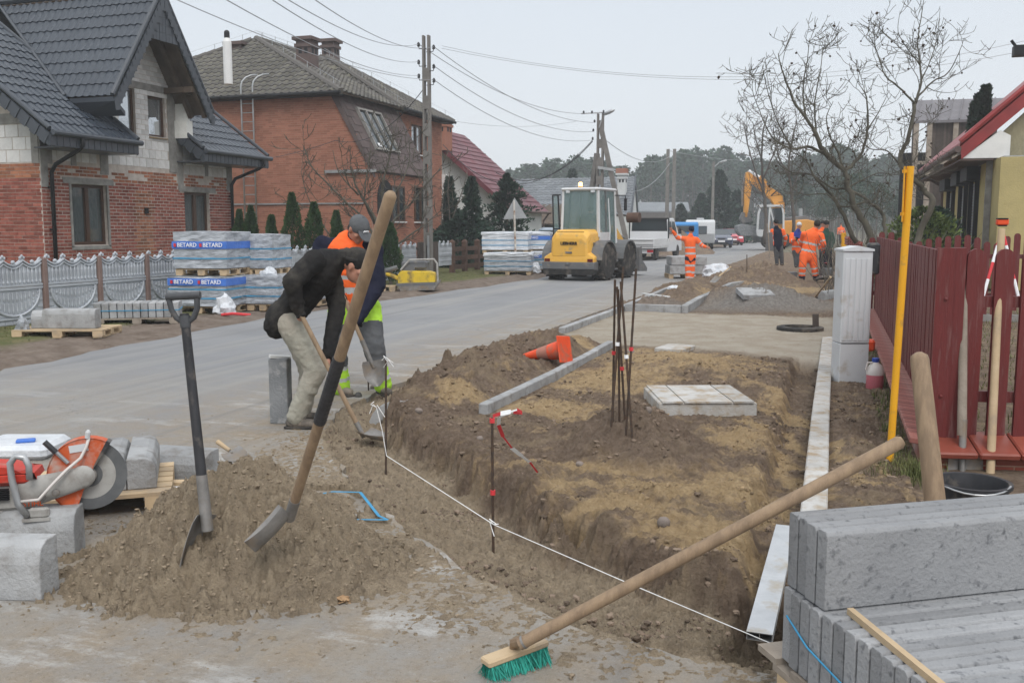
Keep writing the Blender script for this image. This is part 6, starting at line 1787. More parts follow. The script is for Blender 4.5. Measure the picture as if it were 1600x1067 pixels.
# ---- petrol cut-off saw
SD=4.55
sw=thing('cut_off_saw','dusty orange and grey petrol cut off saw with a large worn disc','saw',(*G(120,812).xy,.1))
def S(u,v,d=0.0):return D(u,v,SD+d)
ctr=S(140,741);ppm=FPX/SD
ax_=(VIEW_Y*.97+VIEW_X*-.24).normalized()
hx_=UP.cross(ax_).normalized()*-1
if hx_.dot(VIEW_X)<0:hx_=-hx_
def SP(du,dv,da=0.0):return ctr+hx_*(du/ppm)-UP*(dv/ppm)+ax_*da
q=MB();q.lathe([(.172,-.002),(.172,.002)],ctr+ax_*.0,ax_,48);q.lathe([(.06,-.004),(.06,.004)],ctr,ax_,24);q.build('disc',M['grey_disc'],sw,auto=30)
q=MB();q.lathe([(.12,-.0028),(.12,.0028)],ctr,ax_,40);q.lathe([(.035,-.012),(.035,.012)],ctr-ax_*.01,ax_,20);q.build('flange',M['saw_grey'],sw,auto=30)
def sector(a0,a1,r0,r1,z0,z1,n=18):
	ps=[]
	for i in range(n+1):
		a=a0+(a1-a0)*i/n;ps.append(ctr+hx_*math.cos(a)*r1+UP*math.sin(a)*r1+ax_*z0)
	for i in range(n,-1,-1):
		a=a0+(a1-a0)*i/n;ps.append(ctr+hx_*math.cos(a)*r0+UP*math.sin(a)*r0+ax_*z0)
	return ps,ax_*(z1-z0)
q=MB()
for z0,z1 in((-.032,-.028),(.028,.032)):q.prism(*sector(rad(58),rad(250),.02,.186,z0,z1))
q.prism(*sector(rad(58),rad(250),.180,.187,-.032,.032));g1=q.build('guard',M['orange_saw'],sw)
q=MB();q.prism(*sector(rad(56),rad(62),.05,.19,-.034,.034));q.build('guard_edge',M['black_plastic'],sw)
q=MB();q.box(SP(-12,-46,-.035),(.085,.004,.035),Matrix((hx_,ax_,UP)).transposed()@Matrix.Rotation(-.12,3,'Y'));q.build('guard_sticker',M['plastic_white'],g1)
q=MB();q.tube([SP(-2,-2,-.055),SP(-30,6,-.055),SP(-100,22,-.055)],[.052,.058,.075],16,flat=(UP,.42));q.ell(SP(-6,-2,-.06),(.055,.02,.055),Matrix((hx_,ax_,UP)).transposed());q.build('belt_arm',M['saw_grey'],sw,auto=50)
for du,dv in((-44,18),(-64,24)):
	q=MB();q.lathe([(.018,0),(.018,.008),(.008,.01)],SP(du,dv,-.10),-ax_,10);q.build('bolt',M['steel'],sw)
q=MB();rb=Matrix((hx_,ax_,UP)).transposed()
q.box(SP(-128,28,.02),(.26,.20,.13),rb,ch=.03);q.box(SP(-150,52,.02),(.20,.19,.10),rb,ch=.03);q.ell(SP(-148,46,-.09),(.06,.03,.055),rb);q.build('engine_housing',M['saw_grey'],sw,auto=40)
q=MB();q.box(SP(-118,-6,.01),(.22,.19,.07),rb,ch=.02);q.prism([SP(-190,-14,-.08),SP(-75,-14,-.08),SP(-72,-4,-.08),SP(-110,-24,-.08),SP(-175,-30,-.08)],ax_*.17);q.box(SP(-160,-20,.0),(.12,.15,.05),rb,ch=.02);q.build('top_cover',M['red_plastic'],sw,auto=40)
for k in range(6):
	q=MB();q.box(SP(-128,9+k*3.2,-.088),(.10,.02,.006),rb);q.build('cooling_fin',M['black'],sw)
q=MB();q.lathe([(.025,0),(.026,.012),(.012,.02)],SP(-150,-10,-.095),-ax_,14);q.build('fuel_cap',M['saw_grey'],sw)
hp_=[(-96,58),(-104,20),(-106,-20),(-98,-38),(-86,-40),(-78,-30),(-76,-4),(-82,20),(-86,48),(-70,60),(-62,52)]
hp_=[(-84,50),(-96,30),(-103,-10),(-104,-34),(-96,-45),(-84,-43),(-78,-30),(-78,-8)]
q=MB();q.tube([SP(a,b,-.13+.0*i)for i,(a,b)in enumerate(hp_)],.0155,10);q.build('front_handle',M['galvanised'],sw,smooth=True)
q=MB();q.box(SP(-68,46,-.12),(.09,.03,.05),rb,ch=.01);q.box(SP(-72,56,-.1),(.12,.08,.015),rb);q.build('foot',M['saw_grey'],sw)
q=MB();q.tube([SP(-28,-24,-.045),SP(-52,-52,-.05)],.010,8);q.build('lever',M['galvanised'],sw);q=MB();q.tube([SP(-44,-42,-.05),SP(-60,-60,-.05)],.0135,8);q.build('lever_grip',M['black_plastic'],sw)
q=MB();q.tube([SP(4,-62,-.04),SP(0,-48,-.045),SP(-8,-32,-.06),SP(-28,-16,-.09),(SP(-46,2,-.12)),SP(-66,24,-.14),SP(-92,26,-.13)],.0075,8);q.build('water_hose',M['jug'],sw,smooth=True)
q=MB();q.lathe([(.012,0),(.012,.03),(.006,.04)],SP(2,-62,-.04),(.2,0,1),8);q.build('hose_nozzle',M['plastic_white'],sw)
text_mesh('lettering','stihl'.upper(),.035,M['orange_saw'],sw,SP(-78,34,-.095),hx_,UP)
# ---- shovels in and around the heap
def blade(name,root,tip,neck,side,nrm,L=.28,w=.10,bend=.012,m_='steel',square=False,n=8):
	"""dished shovel blade with its socket"""
	tip=Vector(tip);neck=Vector(neck);ax=(tip-neck).normalized();side=(side-ax*side.dot(ax)).normalized();nr=ax.cross(side)
	if nr.dot(nrm)<0:nr=-nr
	q=MB();rows=[]
	for i in range(n+1):
		t=i/n
		wd=w*(1 if square else(1-max(0,t-.45)**2*2.6))*(1 if t>.04 else .9)
		row=[]
		for j in range(7):
			s=j/3-1;row.append(neck+ax*(L*t)+side*(wd*s)+nr*(bend*s*s*2-.03*t*(1-t)))
		rows.append(row)
	vs=[p for r_ in rows for p in r_]+[p-nr*.003 for r_ in rows for p in r_];N=7;T=(n+1)*7;fs=[]
	for i in range(n):
		for j in range(6):
			a=i*N+j;fs+=[(a,a+1,a+N+1,a+N),(T+a,T+a+N,T+a+N+1,T+a+1)]
	for i in range(n):fs+=[(i*N,i*N+N,T+i*N+N,T+i*N),(i*N+6,T+i*N+6,T+i*N+N+6,i*N+N+6)]
	for j in range(6):fs+=[(j,T+j,T+j+1,j+1),(n*N+j,n*N+j+1,T+n*N+j+1,T+n*N+j)]
	q.add(vs,fs);return q.build(name,M[m_],root,auto=50)
a=D(300,800,4.12);s1b=D(321,800,4.0);s1t=D(288,490,4.10)
s1=thing('spade','spade with grey D shaped grip and black shaft stuck in the sand heap','spade',(s1b.x,s1b.y,.2))
sd=(s1t-s1b).normalized()
q=MB();q.tube([s1b-sd*.06,s1b+sd*.28,s1t],[.024,.0215,.019],14);q.build('shaft',M['black_plastic'],s1,auto=50)
q=MB();q.tube([s1b-sd*.08,s1b+sd*.16],[.026,.0235],12);q.build('socket',M['steel'],s1,auto=50)
gp=[]
for u,v in((291,512),(290,505),(276,494),(266,480),(261,466)):gp.append(D(u,v,4.10))
q=MB();q.tube([s1t-sd*.06,s1t-sd*.01],[.022,.024],12)
q.tube([D(290,506,4.1),D(276,497,4.1),D(268,484,4.1),D(264,468,4.1)],.0125,10);q.tube([D(290,506,4.1),D(303,496,4.1),D(308,482,4.1),D(308,466,4.1)],.0125,10)
q.tube([D(260,464,4.1),D(313,461,4.1)],.017,12);q.build('grip',M['handle_grey'],s1,auto=60)
blade('blade',s1,D(298,864,3.99),D(317,803,4.02),(s1b-Vector((0,0,CAM_H))).normalized()*.8+VIEW_X*.42,-VIEW_Y,L=.22,w=.085,bend=.01,square=True)
t0=D(612,300,3.05);t1=D(455,800,3.86)
s2=thing('shovel','long handled round shovel with black taped shaft leaning out of the sand heap','shovel',(t1.x,t1.y,.2))
dd=(t1-t0).normalized()
q=MB();q.tube([t0+dd*.002,t0+dd*.015,t0.lerp(t1,.3),t0.lerp(t1,.6),t1],[.012,.0205,.021,.021,.0205],16);q.build('handle',M['wood_handle'],s2,auto=60)
q=MB();a,b=D(536,560,3.42),D(503,655,3.60);a=t0+dd*(a-t0).dot(dd);b=t0+dd*(b-t0).dot(dd)
kk=14;pts=[];rr=[]
for i in range(kk*2+1):pts.append(a.lerp(b,i/(kk*2)));rr.append(.0235+(.0012 if i%2 else 0))
q.tube(pts,rr,14);q.build('tape',M['black_plastic'],s2)
q=MB();q.tube([t1-dd*.08,t1+dd*.04],[.023,.024],12);q.build('socket',M['steel'],s2,auto=50)
blade('blade',s2,D(402,858,3.80),t1+dd*.02,(t1-Vector((0,0,CAM_H))).normalized()+UP*.16,UP,L=.20,w=.075,bend=.03)
tr_=thing('trowel','small pointing trowel with wooden handle lying on top of the sand heap','trowel',(*D(370,712,4.9).xy,.3))
q=MB();q.tube([D(340,690,4.78),D(359,704,4.74)],[.013,.010],8);q.build('handle',M['wood_pale'],tr_,auto=60)
blade('blade',tr_,D(384,724,4.62),D(360,705,4.73),VIEW_Y*.7+VIEW_X*.3+UP*.3,UP,L=.13,w=.055,bend=.006)
q=MB();q.tube([D(357,702,4.75),D(363,708,4.72)],.006,6);q.build('tang',M['steel'],tr_)
a,b=D(1437,562,4.3),D(1459,765,4.15);q=MB();d_=(b-a).normalized();q.tube([a-d_*.035,a-d_*.02,a,b,b+d_*.9],[.012,.036,.041,.045,.045],16)
tag(q.build('post_handle',M['wood_handle'],auto=60),'thick weathered wooden handle with domed end sticking up behind the edging stack','handle')
sp=thing('spade','old spade with pale wooden handle leaning on the red fence post','spade',D(1508,740,6.1))
a,b=D(1506,446,6.1),D(1503,680,5.95);q=MB();q.tube([a,b],[.0235,.030],10);q.build('handle',M['wood_grey'],sp,auto=60)
q=MB();q.tube([D(1505,655,5.96),D(1503,745,5.9)],[.026,.018],10);q.build('socket',M['steel'],sp,auto=60)
blade('blade',sp,D(1508,768,5.9),D(1508,708,5.93),VIEW_X,-VIEW_Y,L=.22,w=.11,bend=.006,square=True)
a,b=D(1565,358,6.15),D(1547,742,5.85);q=MB();q.tube([a,b,b+(b-a).normalized()*.15],[.022,.026,.026],12);tag(q.build('broomstick',M['wood_pale'],auto=60),'long pale wooden stick leaning against the red pickets','handle')
q=MB();a=D(1585,712,6.0);q.tube([a,a+VIEW_X*.12+UP*.03],[.012,.014],8);q.tube([a-VIEW_X*.01,a+VIEW_X*.03],.022,8);tag(q.build('wheelbarrow_grip',M['handle_grey'],auto=60),'grey knotted cable end reaching in from the right over the tile cap','cable')
tp=thing('laser_level','orange surveying level on a red and white tripod in the yard','survey level',(*D(1566,360,9.0).xy,0))
q=MB();q.box(D(1566,347,9.0),(.10,.09,.06),ch=.01);q.build('instrument',M['orange_plastic'],tp);q=MB();q.box(D(1566,342,9.0),(.09,.10,.012));q.box(D(1566,353,9.0),(.07,.07,.012));q.build('housing_band',M['black'],tp)
hdp=D(1566,358,9.0)
for du,dd_ in((-32,-.3),(32,-.3),(2,.5)):
	foot=D(1566+du*2.2,520,9.0+dd_*1.6);foot.z=0
	for k in range(10):
		q=MB();q.tube([hdp.lerp(foot,k/10),hdp.lerp(foot,(k+1)/10)],.014,6);q.build('leg_section',M['print_white']if k%2 else M['tape_red'],tp)
		# ---- marker rods, string, tape
def rod(label,a,b,r=.0085,grp=None,tape=None):
	t=thing('marker_rod',label,'rod',a,grp);q=MB();n=24;a=Vector(a);b=Vector(b)
	pts=[a.lerp(b,i/n)for i in range(n+1)];q.tube(pts,[r*(1.0+(.12 if i%2 else 0))for i in range(n+1)],7);q.build('bar',M['rebar'],t)
	if tape:
		for k_,m_ in tape:p_=a.lerp(b,k_);q=MB();q.tube([p_-(b-a).normalized()*.012,p_+(b-a).normalized()*.012],r*1.9,8);q.build('tape',M[m_],t)
	return t
rod('thin rod in the trench holding the white string by the two workers',G(603,746,-.1),D(603,562,G(603,746,-.1).dot(VIEW_Y)),.007)
p=G(771,884,-.14);rod('iron rod in the trench with red tape tied to its top',p,D(769,652,p.dot(VIEW_Y)),.007,tape=((.50,'tape_red'),(.98,'tape_red')))
rod('thin rod leaning in front of the standing workman',G(576,610),D(572,506,G(576,610).dot(VIEW_Y)),.007)
rods=[(957,661,961,437,'leftmost'),(968,664,966,452,'shortest'),(980,700,964,448,'front leaning'),(955,655,974,417,'tallest'),(978,668,994,420,'rightmost'),(988,672,970,440,'right leaning')]
for i,(u0,v0,u1,v1,w_)in enumerate(rods):
	d0=6.35-.05*i;rod(f'{w_} iron rod of the bundle stuck in the soil mound',D(u0,v0+12,d0),D(u1,v1,d0+.02*i),.0075,'iron rods stuck in the mound',tape=((.52,'print_white' if i%2 else 'tape_red'),)if i!=1 else None)
def cord(label,pts,r=.0028,m_='string',name='builders_string',cat='string'):
	q=MB();q.tube(pts,r,5);return tag(q.build(name,M[m_]),label,cat)
k0=D(604,712,5.3);k1=D(771,819,4.23);k2=G(1222,1012,.10)
q=MB();q.tube([D(588,636,5.3),D(597,672,5.3),k0],.0022,5);q.tube([k0,k0.lerp(k1,.5),k1],.0022,5);q.tube([k1,k1.lerp(k2,.5)-UP*.004,k2,k2+VIEW_X*.1],.0019,5)
for c_,n_ in((D(588,636,5.3),3),(k1,3)):
	for i in range(n_):q.tube([c_,c_+Vector((R.uniform(-.03,.03),R.uniform(-.02,.02),R.uniform(-.02,.03))),c_+Vector((R.uniform(-.06,.06),R.uniform(-.02,.02),R.uniform(-.06,.04)))],.0022,4)
kn=MB();c_=D(604,563,5.3)
for i in range(4):kn.tube([c_,c_+Vector((R.uniform(-.03,.03),0,R.uniform(-.02,.03))),c_+Vector((R.uniform(-.05,.05),R.uniform(-.02,.02),R.uniform(-.05,.04)))],.0018,4)
tag(kn.build('string_knot',M['string']),'white string knot tied round the top of the thin trench rod','string')
tag(q.build('builders_string',M['string']),'taut white builders string stretched along the trench','string')
tw=thing('warning_tape','red and white warning tape fluttering from the trench rod onto the soil','tape',D(770,652,4.25))
tps=[(770,650),(782,646),(798,643),(808,640),(816,645),(802,644),(780,652),(779,664),(786,682),(800,700),(815,712),(828,722),(840,738)]
tp3=[D(u,v,4.25+i*.06)for i,(u,v)in enumerate(tps)]
for i in range(len(tp3)-1):
	a,b=tp3[i],tp3[i+1];w_=.008+.004*math.sin(i*2.2);q=MB();up_=(UP*.8+VIEW_Y*math.sin(i)*.6).normalized()*w_ if i<6 else(VIEW_X*.8+UP*.3).normalized()*w_
	q.add([a-up_,b-up_,b+up_,a+up_],[(0,1,2,3)]);q.build('tape_length',M['tape_red']if i%4 in(0,3)else M['print_white'],tw)
sp3=[G(478,776,.03),G(520,768,.05),G(563,769,.05),G(592,806,.03),G(606,812,.025),G(524,811,.025)]
q=MB()
for i in range(len(sp3)-1):
	a,b=sp3[i],sp3[i+1];d_=(b-a).normalized();s_=d_.cross(UP)*.0085;tl_=UP*0
	q.prism([a-s_+tl_,b-s_+tl_*.3,b+s_,a+s_],UP*.0015)
tag(q.build('plastic_strap',M['strap_blue']),'loop of blue plastic strapping lying on the asphalt by the trench','strap')
cn=thing('traffic_cone','worn orange traffic cone lying on its side on the roadside mound','cone',D(852,562,10.4))
tip_,bs=D(819,557,10.45),D(881,546,10.2);axc=(bs-tip_).normalized();Lc=(bs-tip_).length
q=MB();q.lathe([(.028,0),(.032,.01),(.062,Lc*.38)],tip_,axc,18);q.lathe([(.086,Lc*.66),(.112,Lc)],tip_,axc,18);q.build('body',M['orange_plastic'],cn,auto=40)
q=MB();q.lathe([(.0625,Lc*.38),(.0865,Lc*.66)],tip_,axc,18);q.build('sleeve',mat('cone_sleeve',(.34,.16,.12),(.45,.2,.15),scale=12,rough=.9),cn,auto=40)
q=MB();sx_=axc.cross(UP).normalized();sz_=sx_.cross(axc);q.box(tip_+axc*(Lc+.01),(.29,.29,.014),Matrix((sx_,sz_,axc)).transposed()@Matrix.Rotation(.12,3,'Z'),ch=.009);q.build('base',M['orange_plastic'],cn)
def far_shovel(label,a,b,tipv,m_='wood_pale',w=.11):
	t=thing('shovel',label,'shovel',b);q=MB();q.tube([a,b],.02,8);q.build('handle',M[m_],t);d_=(Vector(b)-Vector(a)).normalized()
	blade('blade',t,Vector(b)+d_*.25+tipv,b,d_.cross(UP),UP,L=.26,w=w,square=True)
a,b=G(1176,440,.12),G(1221,456,.12);far_shovel('shovel with pale handle lying flat behind the far grey heap',a,b,Vector((0,0,0)))
a,b=D(1298,433,18.5),G(1274,464,.1);far_shovel('shovel leaning on the white cabinet with its blade in the dirt',a,b,Vector((0,0,-.1)))
a,b=D(1143,418,24),G(1122,436,.35);far_shovel('shovel pushed into the far brown heap',D(1142,417,24.5),D(1123,432,24.2),Vector((0,0,-.05)))
q=MB();q.beam(G(1005,459,.12),G(1045,464,.12),.07,.03);tag(q.build('loose_board',M['white_paint']),'white painted board lying over the hollow at the far kerb','board')
q=MB();q.tube([D(1167,425,25.5),D(1167,398,25.5)],.012,6);tag(q.build('marker_rod',M['rebar']),'single thin rod sticking out of the far brown heap','rod')
q=MB();q.box(D(1222,480,16.9),(.05,.05,.02));bpy.data.objects.remove(q.build('x',M['black']))
p=G(540,938,0);q=MB()
for i in range(9):
	v_,f_=ICO[i%8];s_=R.uniform(.008,.016);q.add([Vector(w)*s_+Vector((p.x+R.gauss(0,.022),p.y+R.gauss(0,.018),s_*.5))for w in v_],[tuple(int(k)for k in f)for f in f_],0,R.random())
tag(q.build('sand_lump',mat('tan',(.40,.26,.14),(.33,.2,.11),scale=9,rough=.95,tint=(.8,1.2))),'broken tan lump of clay on the asphalt at the heap front','clay lump',kind='stuff')
# ================================================================ TREES AND BUSHES
def limb_pts(px,dist,dj,r):
	out=[];off=0
	for i,(u,v)in enumerate(px):
		off+=r.uniform(-dj,dj);out.append(D(u,v,dist+off))
	return out
def smooth_path(pts,k=4):
	out=[];n=len(pts)
	for i in range(n-1):
		p0=pts[max(0,i-1)];p1=pts[i];p2=pts[i+1];p3=pts[min(n-1,i+2)]
		for j in range(k):
			t=j/k
			out.append(0.5*((2*p1)+(p2-p0)*t+(2*p0-5*p1+4*p2-p3)*t*t+(3*p1-p0-3*p2+p3)*t**3))
	out.append(pts[-1]);return out
def twigs(mb,path,radii,r,depth,dens,length,up=.5,nseg=6,ends=None,sides=3,minr=.0035,spread=1.0):
	"""side branches off a path"""
	L=sum((path[i+1]-path[i]).length for i in range(len(path)-1));n=max(1,int(L*dens));m=len(path)-1
	for _ in range(n):
		t=r.uniform(.12,1.0);k=min(m-1,int(t*m));p=path[k].lerp(path[k+1],t*m-k);base_r=radii[k]
		d0=(path[k+1]-path[k]).normalized()
		d=(d0*.6+Vector((r.gauss(0,1),r.gauss(0,1),r.gauss(0,.8)))*spread*.75).normalized()
		l=length*r.uniform(.45,1.15)*(1-.35*t);rr=max(minr*1.3,min(base_r*.55,l*.013));pts=[p];rad_=[rr]
		for i in range(nseg):
			d=(d+Vector((r.gauss(0,.16),r.gauss(0,.16),r.gauss(0,.12)))+UP*up*.22).normalized()
			p=p+d*(l/nseg);pts.append(p);rad_.append(max(minr,rr*(1-.8*(i+1)/nseg)))
		mb.tube(pts,rad_,sides,cap=False)
		if ends is not None:ends.append(pts[-1])
		if depth>0:twigs(mb,pts,rad_,r,depth-1,dens*1.25,length*.52,up,max(3,nseg-1),ends,3,minr,spread)
def bare_tree(name,label,cat,loc,limbs,dist,dj,seed,tw,bark,dead=0,minr=.004,depth=1,up=.5,spread=1.0,dens=2.2,trunk_m=None,tk=1.0):
	limbs=[(a,b*tk,c*tk)for a,b,c in limbs]
	t=thing(name,label,cat,loc);r=random.Random(seed);tr=MB();cr=MB();ends=[]
	for px,r0,r1 in limbs:
		pts=smooth_path(limb_pts(px,dist,dj,r),4);m=len(pts)
		rd=[r0+(r1-r0)*(i/(m-1))**.8 for i in range(m)]
		jit=[p+Vector((r.gauss(0,.3),r.gauss(0,.3),r.gauss(0,.2)))*rd[i]for i,p in enumerate(pts)]
		tr.tube(jit,rd,7);twigs(cr,pts,rd,r,depth,dens,tw,up,6,ends,3,minr,spread)
	tr.build('trunk',M[trunk_m or bark],t,smooth=True);cr.build('crown',M[bark],t)
	if dead:
		q=MB()
		for i in range(dead):
			p=ends[r.randrange(len(ends))]-UP*r.uniform(0,.05);v_,f_=ICO[i%8];s_=r.uniform(.012,.034)
			q.add([Vector(w)*s_+p for w in v_],[tuple(int(k)for k in f)for f in f_])
		o=q.build('withered_fruit',M['leaf_dead'],t);o['kind']='stuff'
	return t
Z=lambda pts,x0=1140,k=.3375:[(x0+a*k,b*k)for a,b in pts]
WD=19.0
bare_tree('walnut_tree','bare spreading walnut tree with crooked mossy limbs and black withered husks by the fence','tree',D(1350,400,WD),[(Z([(660,1180),(640,1067),(590,980),(545,870),(530,790),(440,710),(390,600)]),.135,.07),(Z([(390,600),(310,490),(270,400),(235,300),(225,250)]),.06,.012),(Z([(400,610),(395,470),(420,330),(430,220)]),.035,.008),(Z([(350,540),(340,400),(360,280),(370,180)]),.035,.008),(Z([(530,790),(600,730),(640,600),(632,450),(605,400)]),.075,.010),(Z([(640,600),(690,520),(740,420)]),.03,.006),(Z([(440,710),(360,680),(290,690),(200,640),(150,540),(110,440)]),.06,.008),(Z([(290,690),(220,560),(170,400),(150,300)]),.03,.007),(Z([(700,1180),(720,1060),(700,980),(640,930),(560,880),(470,870),(380,810),(290,800)]),.085,.02),(Z([(640,930),(520,960),(450,900),(340,900),(260,850)]),.045,.008),(Z([(580,1120),(530,1000),(470,900),(400,830),(350,740),(280,700)]),.09,.015),(Z([(290,800),(230,760),(190,680),(150,640)]),.025,.006),(Z([(530,790),(500,700),(460,620),(450,540),(480,470)]),.05,.008),(Z([(545,870),(620,830),(700,800),(760,820)]),.03,.008)],WD,.18,3,1.0,'bark_green',90,minr=.0048,depth=2,up=.5,dens=5.0,tk=.56)
bare_tree('walnut_tree','bare forked tree nearer the yellow house, with a bent trunk and upright top','tree',D(1433,400,WD+.8),[(Z([(850,1200),(880,1067),(940,950),(900,880),(860,840),(790,770),(800,700),(830,640),(858,480)]),.13,.065),(Z([(858,480),(885,380),(880,280),(870,200),(890,60),(900,-10)]),.05,.008),(Z([(858,480),(800,420),(720,350),(690,260),(660,190),(635,160)]),.04,.007),(Z([(800,420),(740,370),(680,300)]),.02,.006),(Z([(862,460),(940,380),(1010,340),(1060,250),(1085,180)]),.038,.007),(Z([(885,380),(930,280),(960,180),(975,40)]),.025,.006),(Z([(880,300),(820,220),(780,150),(790,50)]),.025,.006),(Z([(790,770),(730,700),(650,690),(590,640)]),.035,.008),(Z([(860,840),(940,780),(1000,740)]),.03,.006),(Z([(830,640),(890,600),(960,560)]),.02,.006)],WD+.8,.15,8,1.0,'bark_green',60,minr=.0048,depth=2,up=.6,dens=4.6,tk=.58)
bare_tree('roadside_tree','slim bare roadside tree with a crown of fine twigs beside the excavator arm','tree',D(1195,380,60),[([(1196,380),(1195,330),(1192,290),(1190,250),(1192,205),(1200,180)],.14,.03),([(1193,300),(1178,260),(1168,225),(1163,195)],.07,.02),([(1192,280),(1210,240),(1220,205)],.07,.02),([(1190,250),(1180,215),(1176,190)],.05,.015),([(1240,380),(1238,320),(1232,270),(1238,220),(1245,190)],.13,.03),([(1236,300),(1255,250),(1265,215)],.06,.02),([(1234,280),(1215,240),(1208,200)],.06,.02)],60,.5,12,2.6,'bark_dark',0,.013,2,.5,dens=2.0)
bare_tree('garden_tree','many stemmed bare garden tree in front of the brick house and power pole','tree',D(590,420,26.5),[([(590,425),(592,380),(585,340),(560,300),(548,260)],.09,.02),([(592,390),(600,340),(598,290),(610,240),(615,205)],.07,.015),([(588,400),(575,350),(545,320),(505,280),(488,262),(475,232)],.045,.012),([(592,395),(612,350),(640,320),(665,290),(690,262)],.05,.012),([(594,400),(630,375),(665,350),(688,330)],.045,.010),([(585,350),(570,310),(575,265),(580,230)],.04,.01),([(600,330),(625,290),(640,250),(638,215)],.035,.008),([(560,305),(530,270),(520,235)],.03,.008),([(540,400),(500,345),(480,305),(470,268)],.03,.008)],26.5,.2,21,1.4,'bark_green',0,.0085,2,.55,dens=3.0,tk=.9)
bare_tree('bare_shrub','thin bare shrub by the corner of the white house','shrub',D(700,400,38),[([(706,400),(704,350),(700,300),(706,250)],.04,.01),([(700,400),(690,350),(694,300)],.03,.01),([(704,350),(722,300),(730,270)],.03,.01)],38,.2,24,1.4,'bark',0,.007,2,.5,dens=1.8)
# ---- foliage by leaf sprays spread through a volume
def foliage(parent,name,base,H_,prof,n,m_,seed,leaf=.05,lean=(0,0),droop=0.0,clump=None,wob=.18):
	"""prof(t)->radius at relative height t"""
	r=np.random.RandomState(seed);V=np.zeros((n*4,3));T=np.zeros(n)
	t=r.rand(n)**.85;a=r.rand(n)*2*np.pi
	R_=np.array([prof(x)for x in t]);k=(0.45+.55*r.rand(n)**.45)
	lump=1+wob*2*fbm(a*1.6+seed,t*7,1.2,3,seed)*2
	rr=R_*k*lump
	z=t*H_
	if clump is not None:
		lay=np.sin(t*clump*2*np.pi)*.5+.5;rr*=(.62+.38*lay);z-=droop*rr
	else:z-=droop*rr
	c=np.stack([base[0]+lean[0]*t+rr*np.cos(a),base[1]+lean[1]*t+rr*np.sin(a),base[2]+z],1)
	d=np.stack([np.cos(a),np.sin(a),.9-1.6*droop*np.ones(n)],1)+r.randn(n,3)*.45;d/=np.linalg.norm(d,axis=1)[:,None]
	s=np.cross(d,r.randn(n,3));s/=np.linalg.norm(s,axis=1)[:,None]
	l=(leaf*r.uniform(.6,1.5,n))[:,None];w=l*.32
	V[0::4]=c-s*w*.6;V[1::4]=c+s*w*.6;V[2::4]=c+d*l*.55+s*w;V[3::4]=c+d*l
	F=np.arange(n*4).reshape(n,4)
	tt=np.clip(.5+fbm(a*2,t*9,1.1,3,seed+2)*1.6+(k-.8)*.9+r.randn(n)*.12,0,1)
	off=np.array(origin_of(parent))if parent else 0
	return np_mesh(name,V-off,F,m_,tt,parent)
for i,(u,vt,w,dist)in enumerate([(394,326,.30,24.4),(426,341,.33,24),(458,306,.42,24),(492,321,.44,24),(527,334,.36,23.8),(565,345,.34,25),(610,352,.38,25.5),(376,332,.28,24.6)]):
	p=D(u,400,dist);z=D(u,vt,dist).z
	lab=['short thuja behind the fence, second from the house corner','low rounded thuja left of the tallest one','tallest pointed thuja in the row behind the concrete fence','broad thuja right of the tallest one','thuja directly behind the capped workman','thuja under the bare garden tree','dark thuja beside the slatted gate','thuja at the unfinished house corner, half hidden by the downpipe'][i]
	t=thing('thuja',lab,'thuja',(p.x,p.y,0),'thujas behind the concrete fence')
	q=MB();q.tube([(p.x,p.y,0),(p.x,p.y,z*.8)],[.05,.02],6);q.build('trunk',M['bark'],t)
	foliage(t,'crown',(p.x,p.y,.05),z,lambda x,w=w:w*(1.02-x)**.75*(.75+.25*min(1,x*6))+.01,9000,M['thuja'],100+i,.045,droop=-.25,wob=.3)
p=D(1528,200,30);z=D(1530,138,30).z;t=thing('thuja','tall narrow dark thuja rising above the red roof edge','thuja',(p.x,p.y,0))
q=MB();q.tube([(p.x,p.y,0),(p.x,p.y,z*.8)],[.08,.02],6);q.build('trunk',M['bark'],t)
for j,(dx,zz,w)in enumerate(((0,z-.25,.30),(.16,z,.20),(-.12,z-.5,.18))):
	foliage(t,'crown',(p.x+dx,p.y,2.5),zz-2.5,lambda x,w=w:w*(1.0-x)**.5*(.6+.4*min(1,x*2))+.015,6000,M['spruce'],120+j,.13,droop=-.3)
for i,(u,vt,vb,w,dist,lab)in enumerate([(792,274,380,.95,40,'dark round topped conifer beside the white house'),(738,278,400,.85,38,'slim grey green spruce before the white house wall'),(703,278,395,.6,39,'thin ragged spruce beside the brick house corner'),(715,340,400,1.2,37,'low spreading juniper behind the ranch fence'),(1122,268,385,2.7,92,'tall dark spruce behind the far street lamp'),(1150,300,385,2.2,96,'second dark spruce right of the far street lamp'),(1094,305,385,2.2,98,'broad low spruce left of the far street lamp'),(1062,322,385,1.8,95,'small dark spruce behind the caravan'),(894,266,320,1.6,90,'small isolated spruce top above the grey tile roof'),(1520,290,380,.8,21,None)]):
	if lab is None:continue
	p=D(u,vb,dist);z=D(u,vt,dist).z
	t=thing('spruce',lab,'conifer',(p.x,p.y,0));q=MB();q.tube([(p.x,p.y,0),(p.x,p.y,z*.9)],[.12,.03],6);q.build('trunk',M['bark_dark'],t)
	pr=(lambda x,w=w:w*(1.0-x)**.85+.03)if i not in(0,3)else(lambda x,w=w:w*math.sin(math.pi*min(1,.22+x*.80))**.7+.03)
	foliage(t,'crown',(p.x,p.y,.3),z-.3,pr,5200,M['spruce'],140+i,.30 if dist>60 else .13,droop=.35 if i!=0 else .05,clump=7 if i!=3 else None,wob=.6)
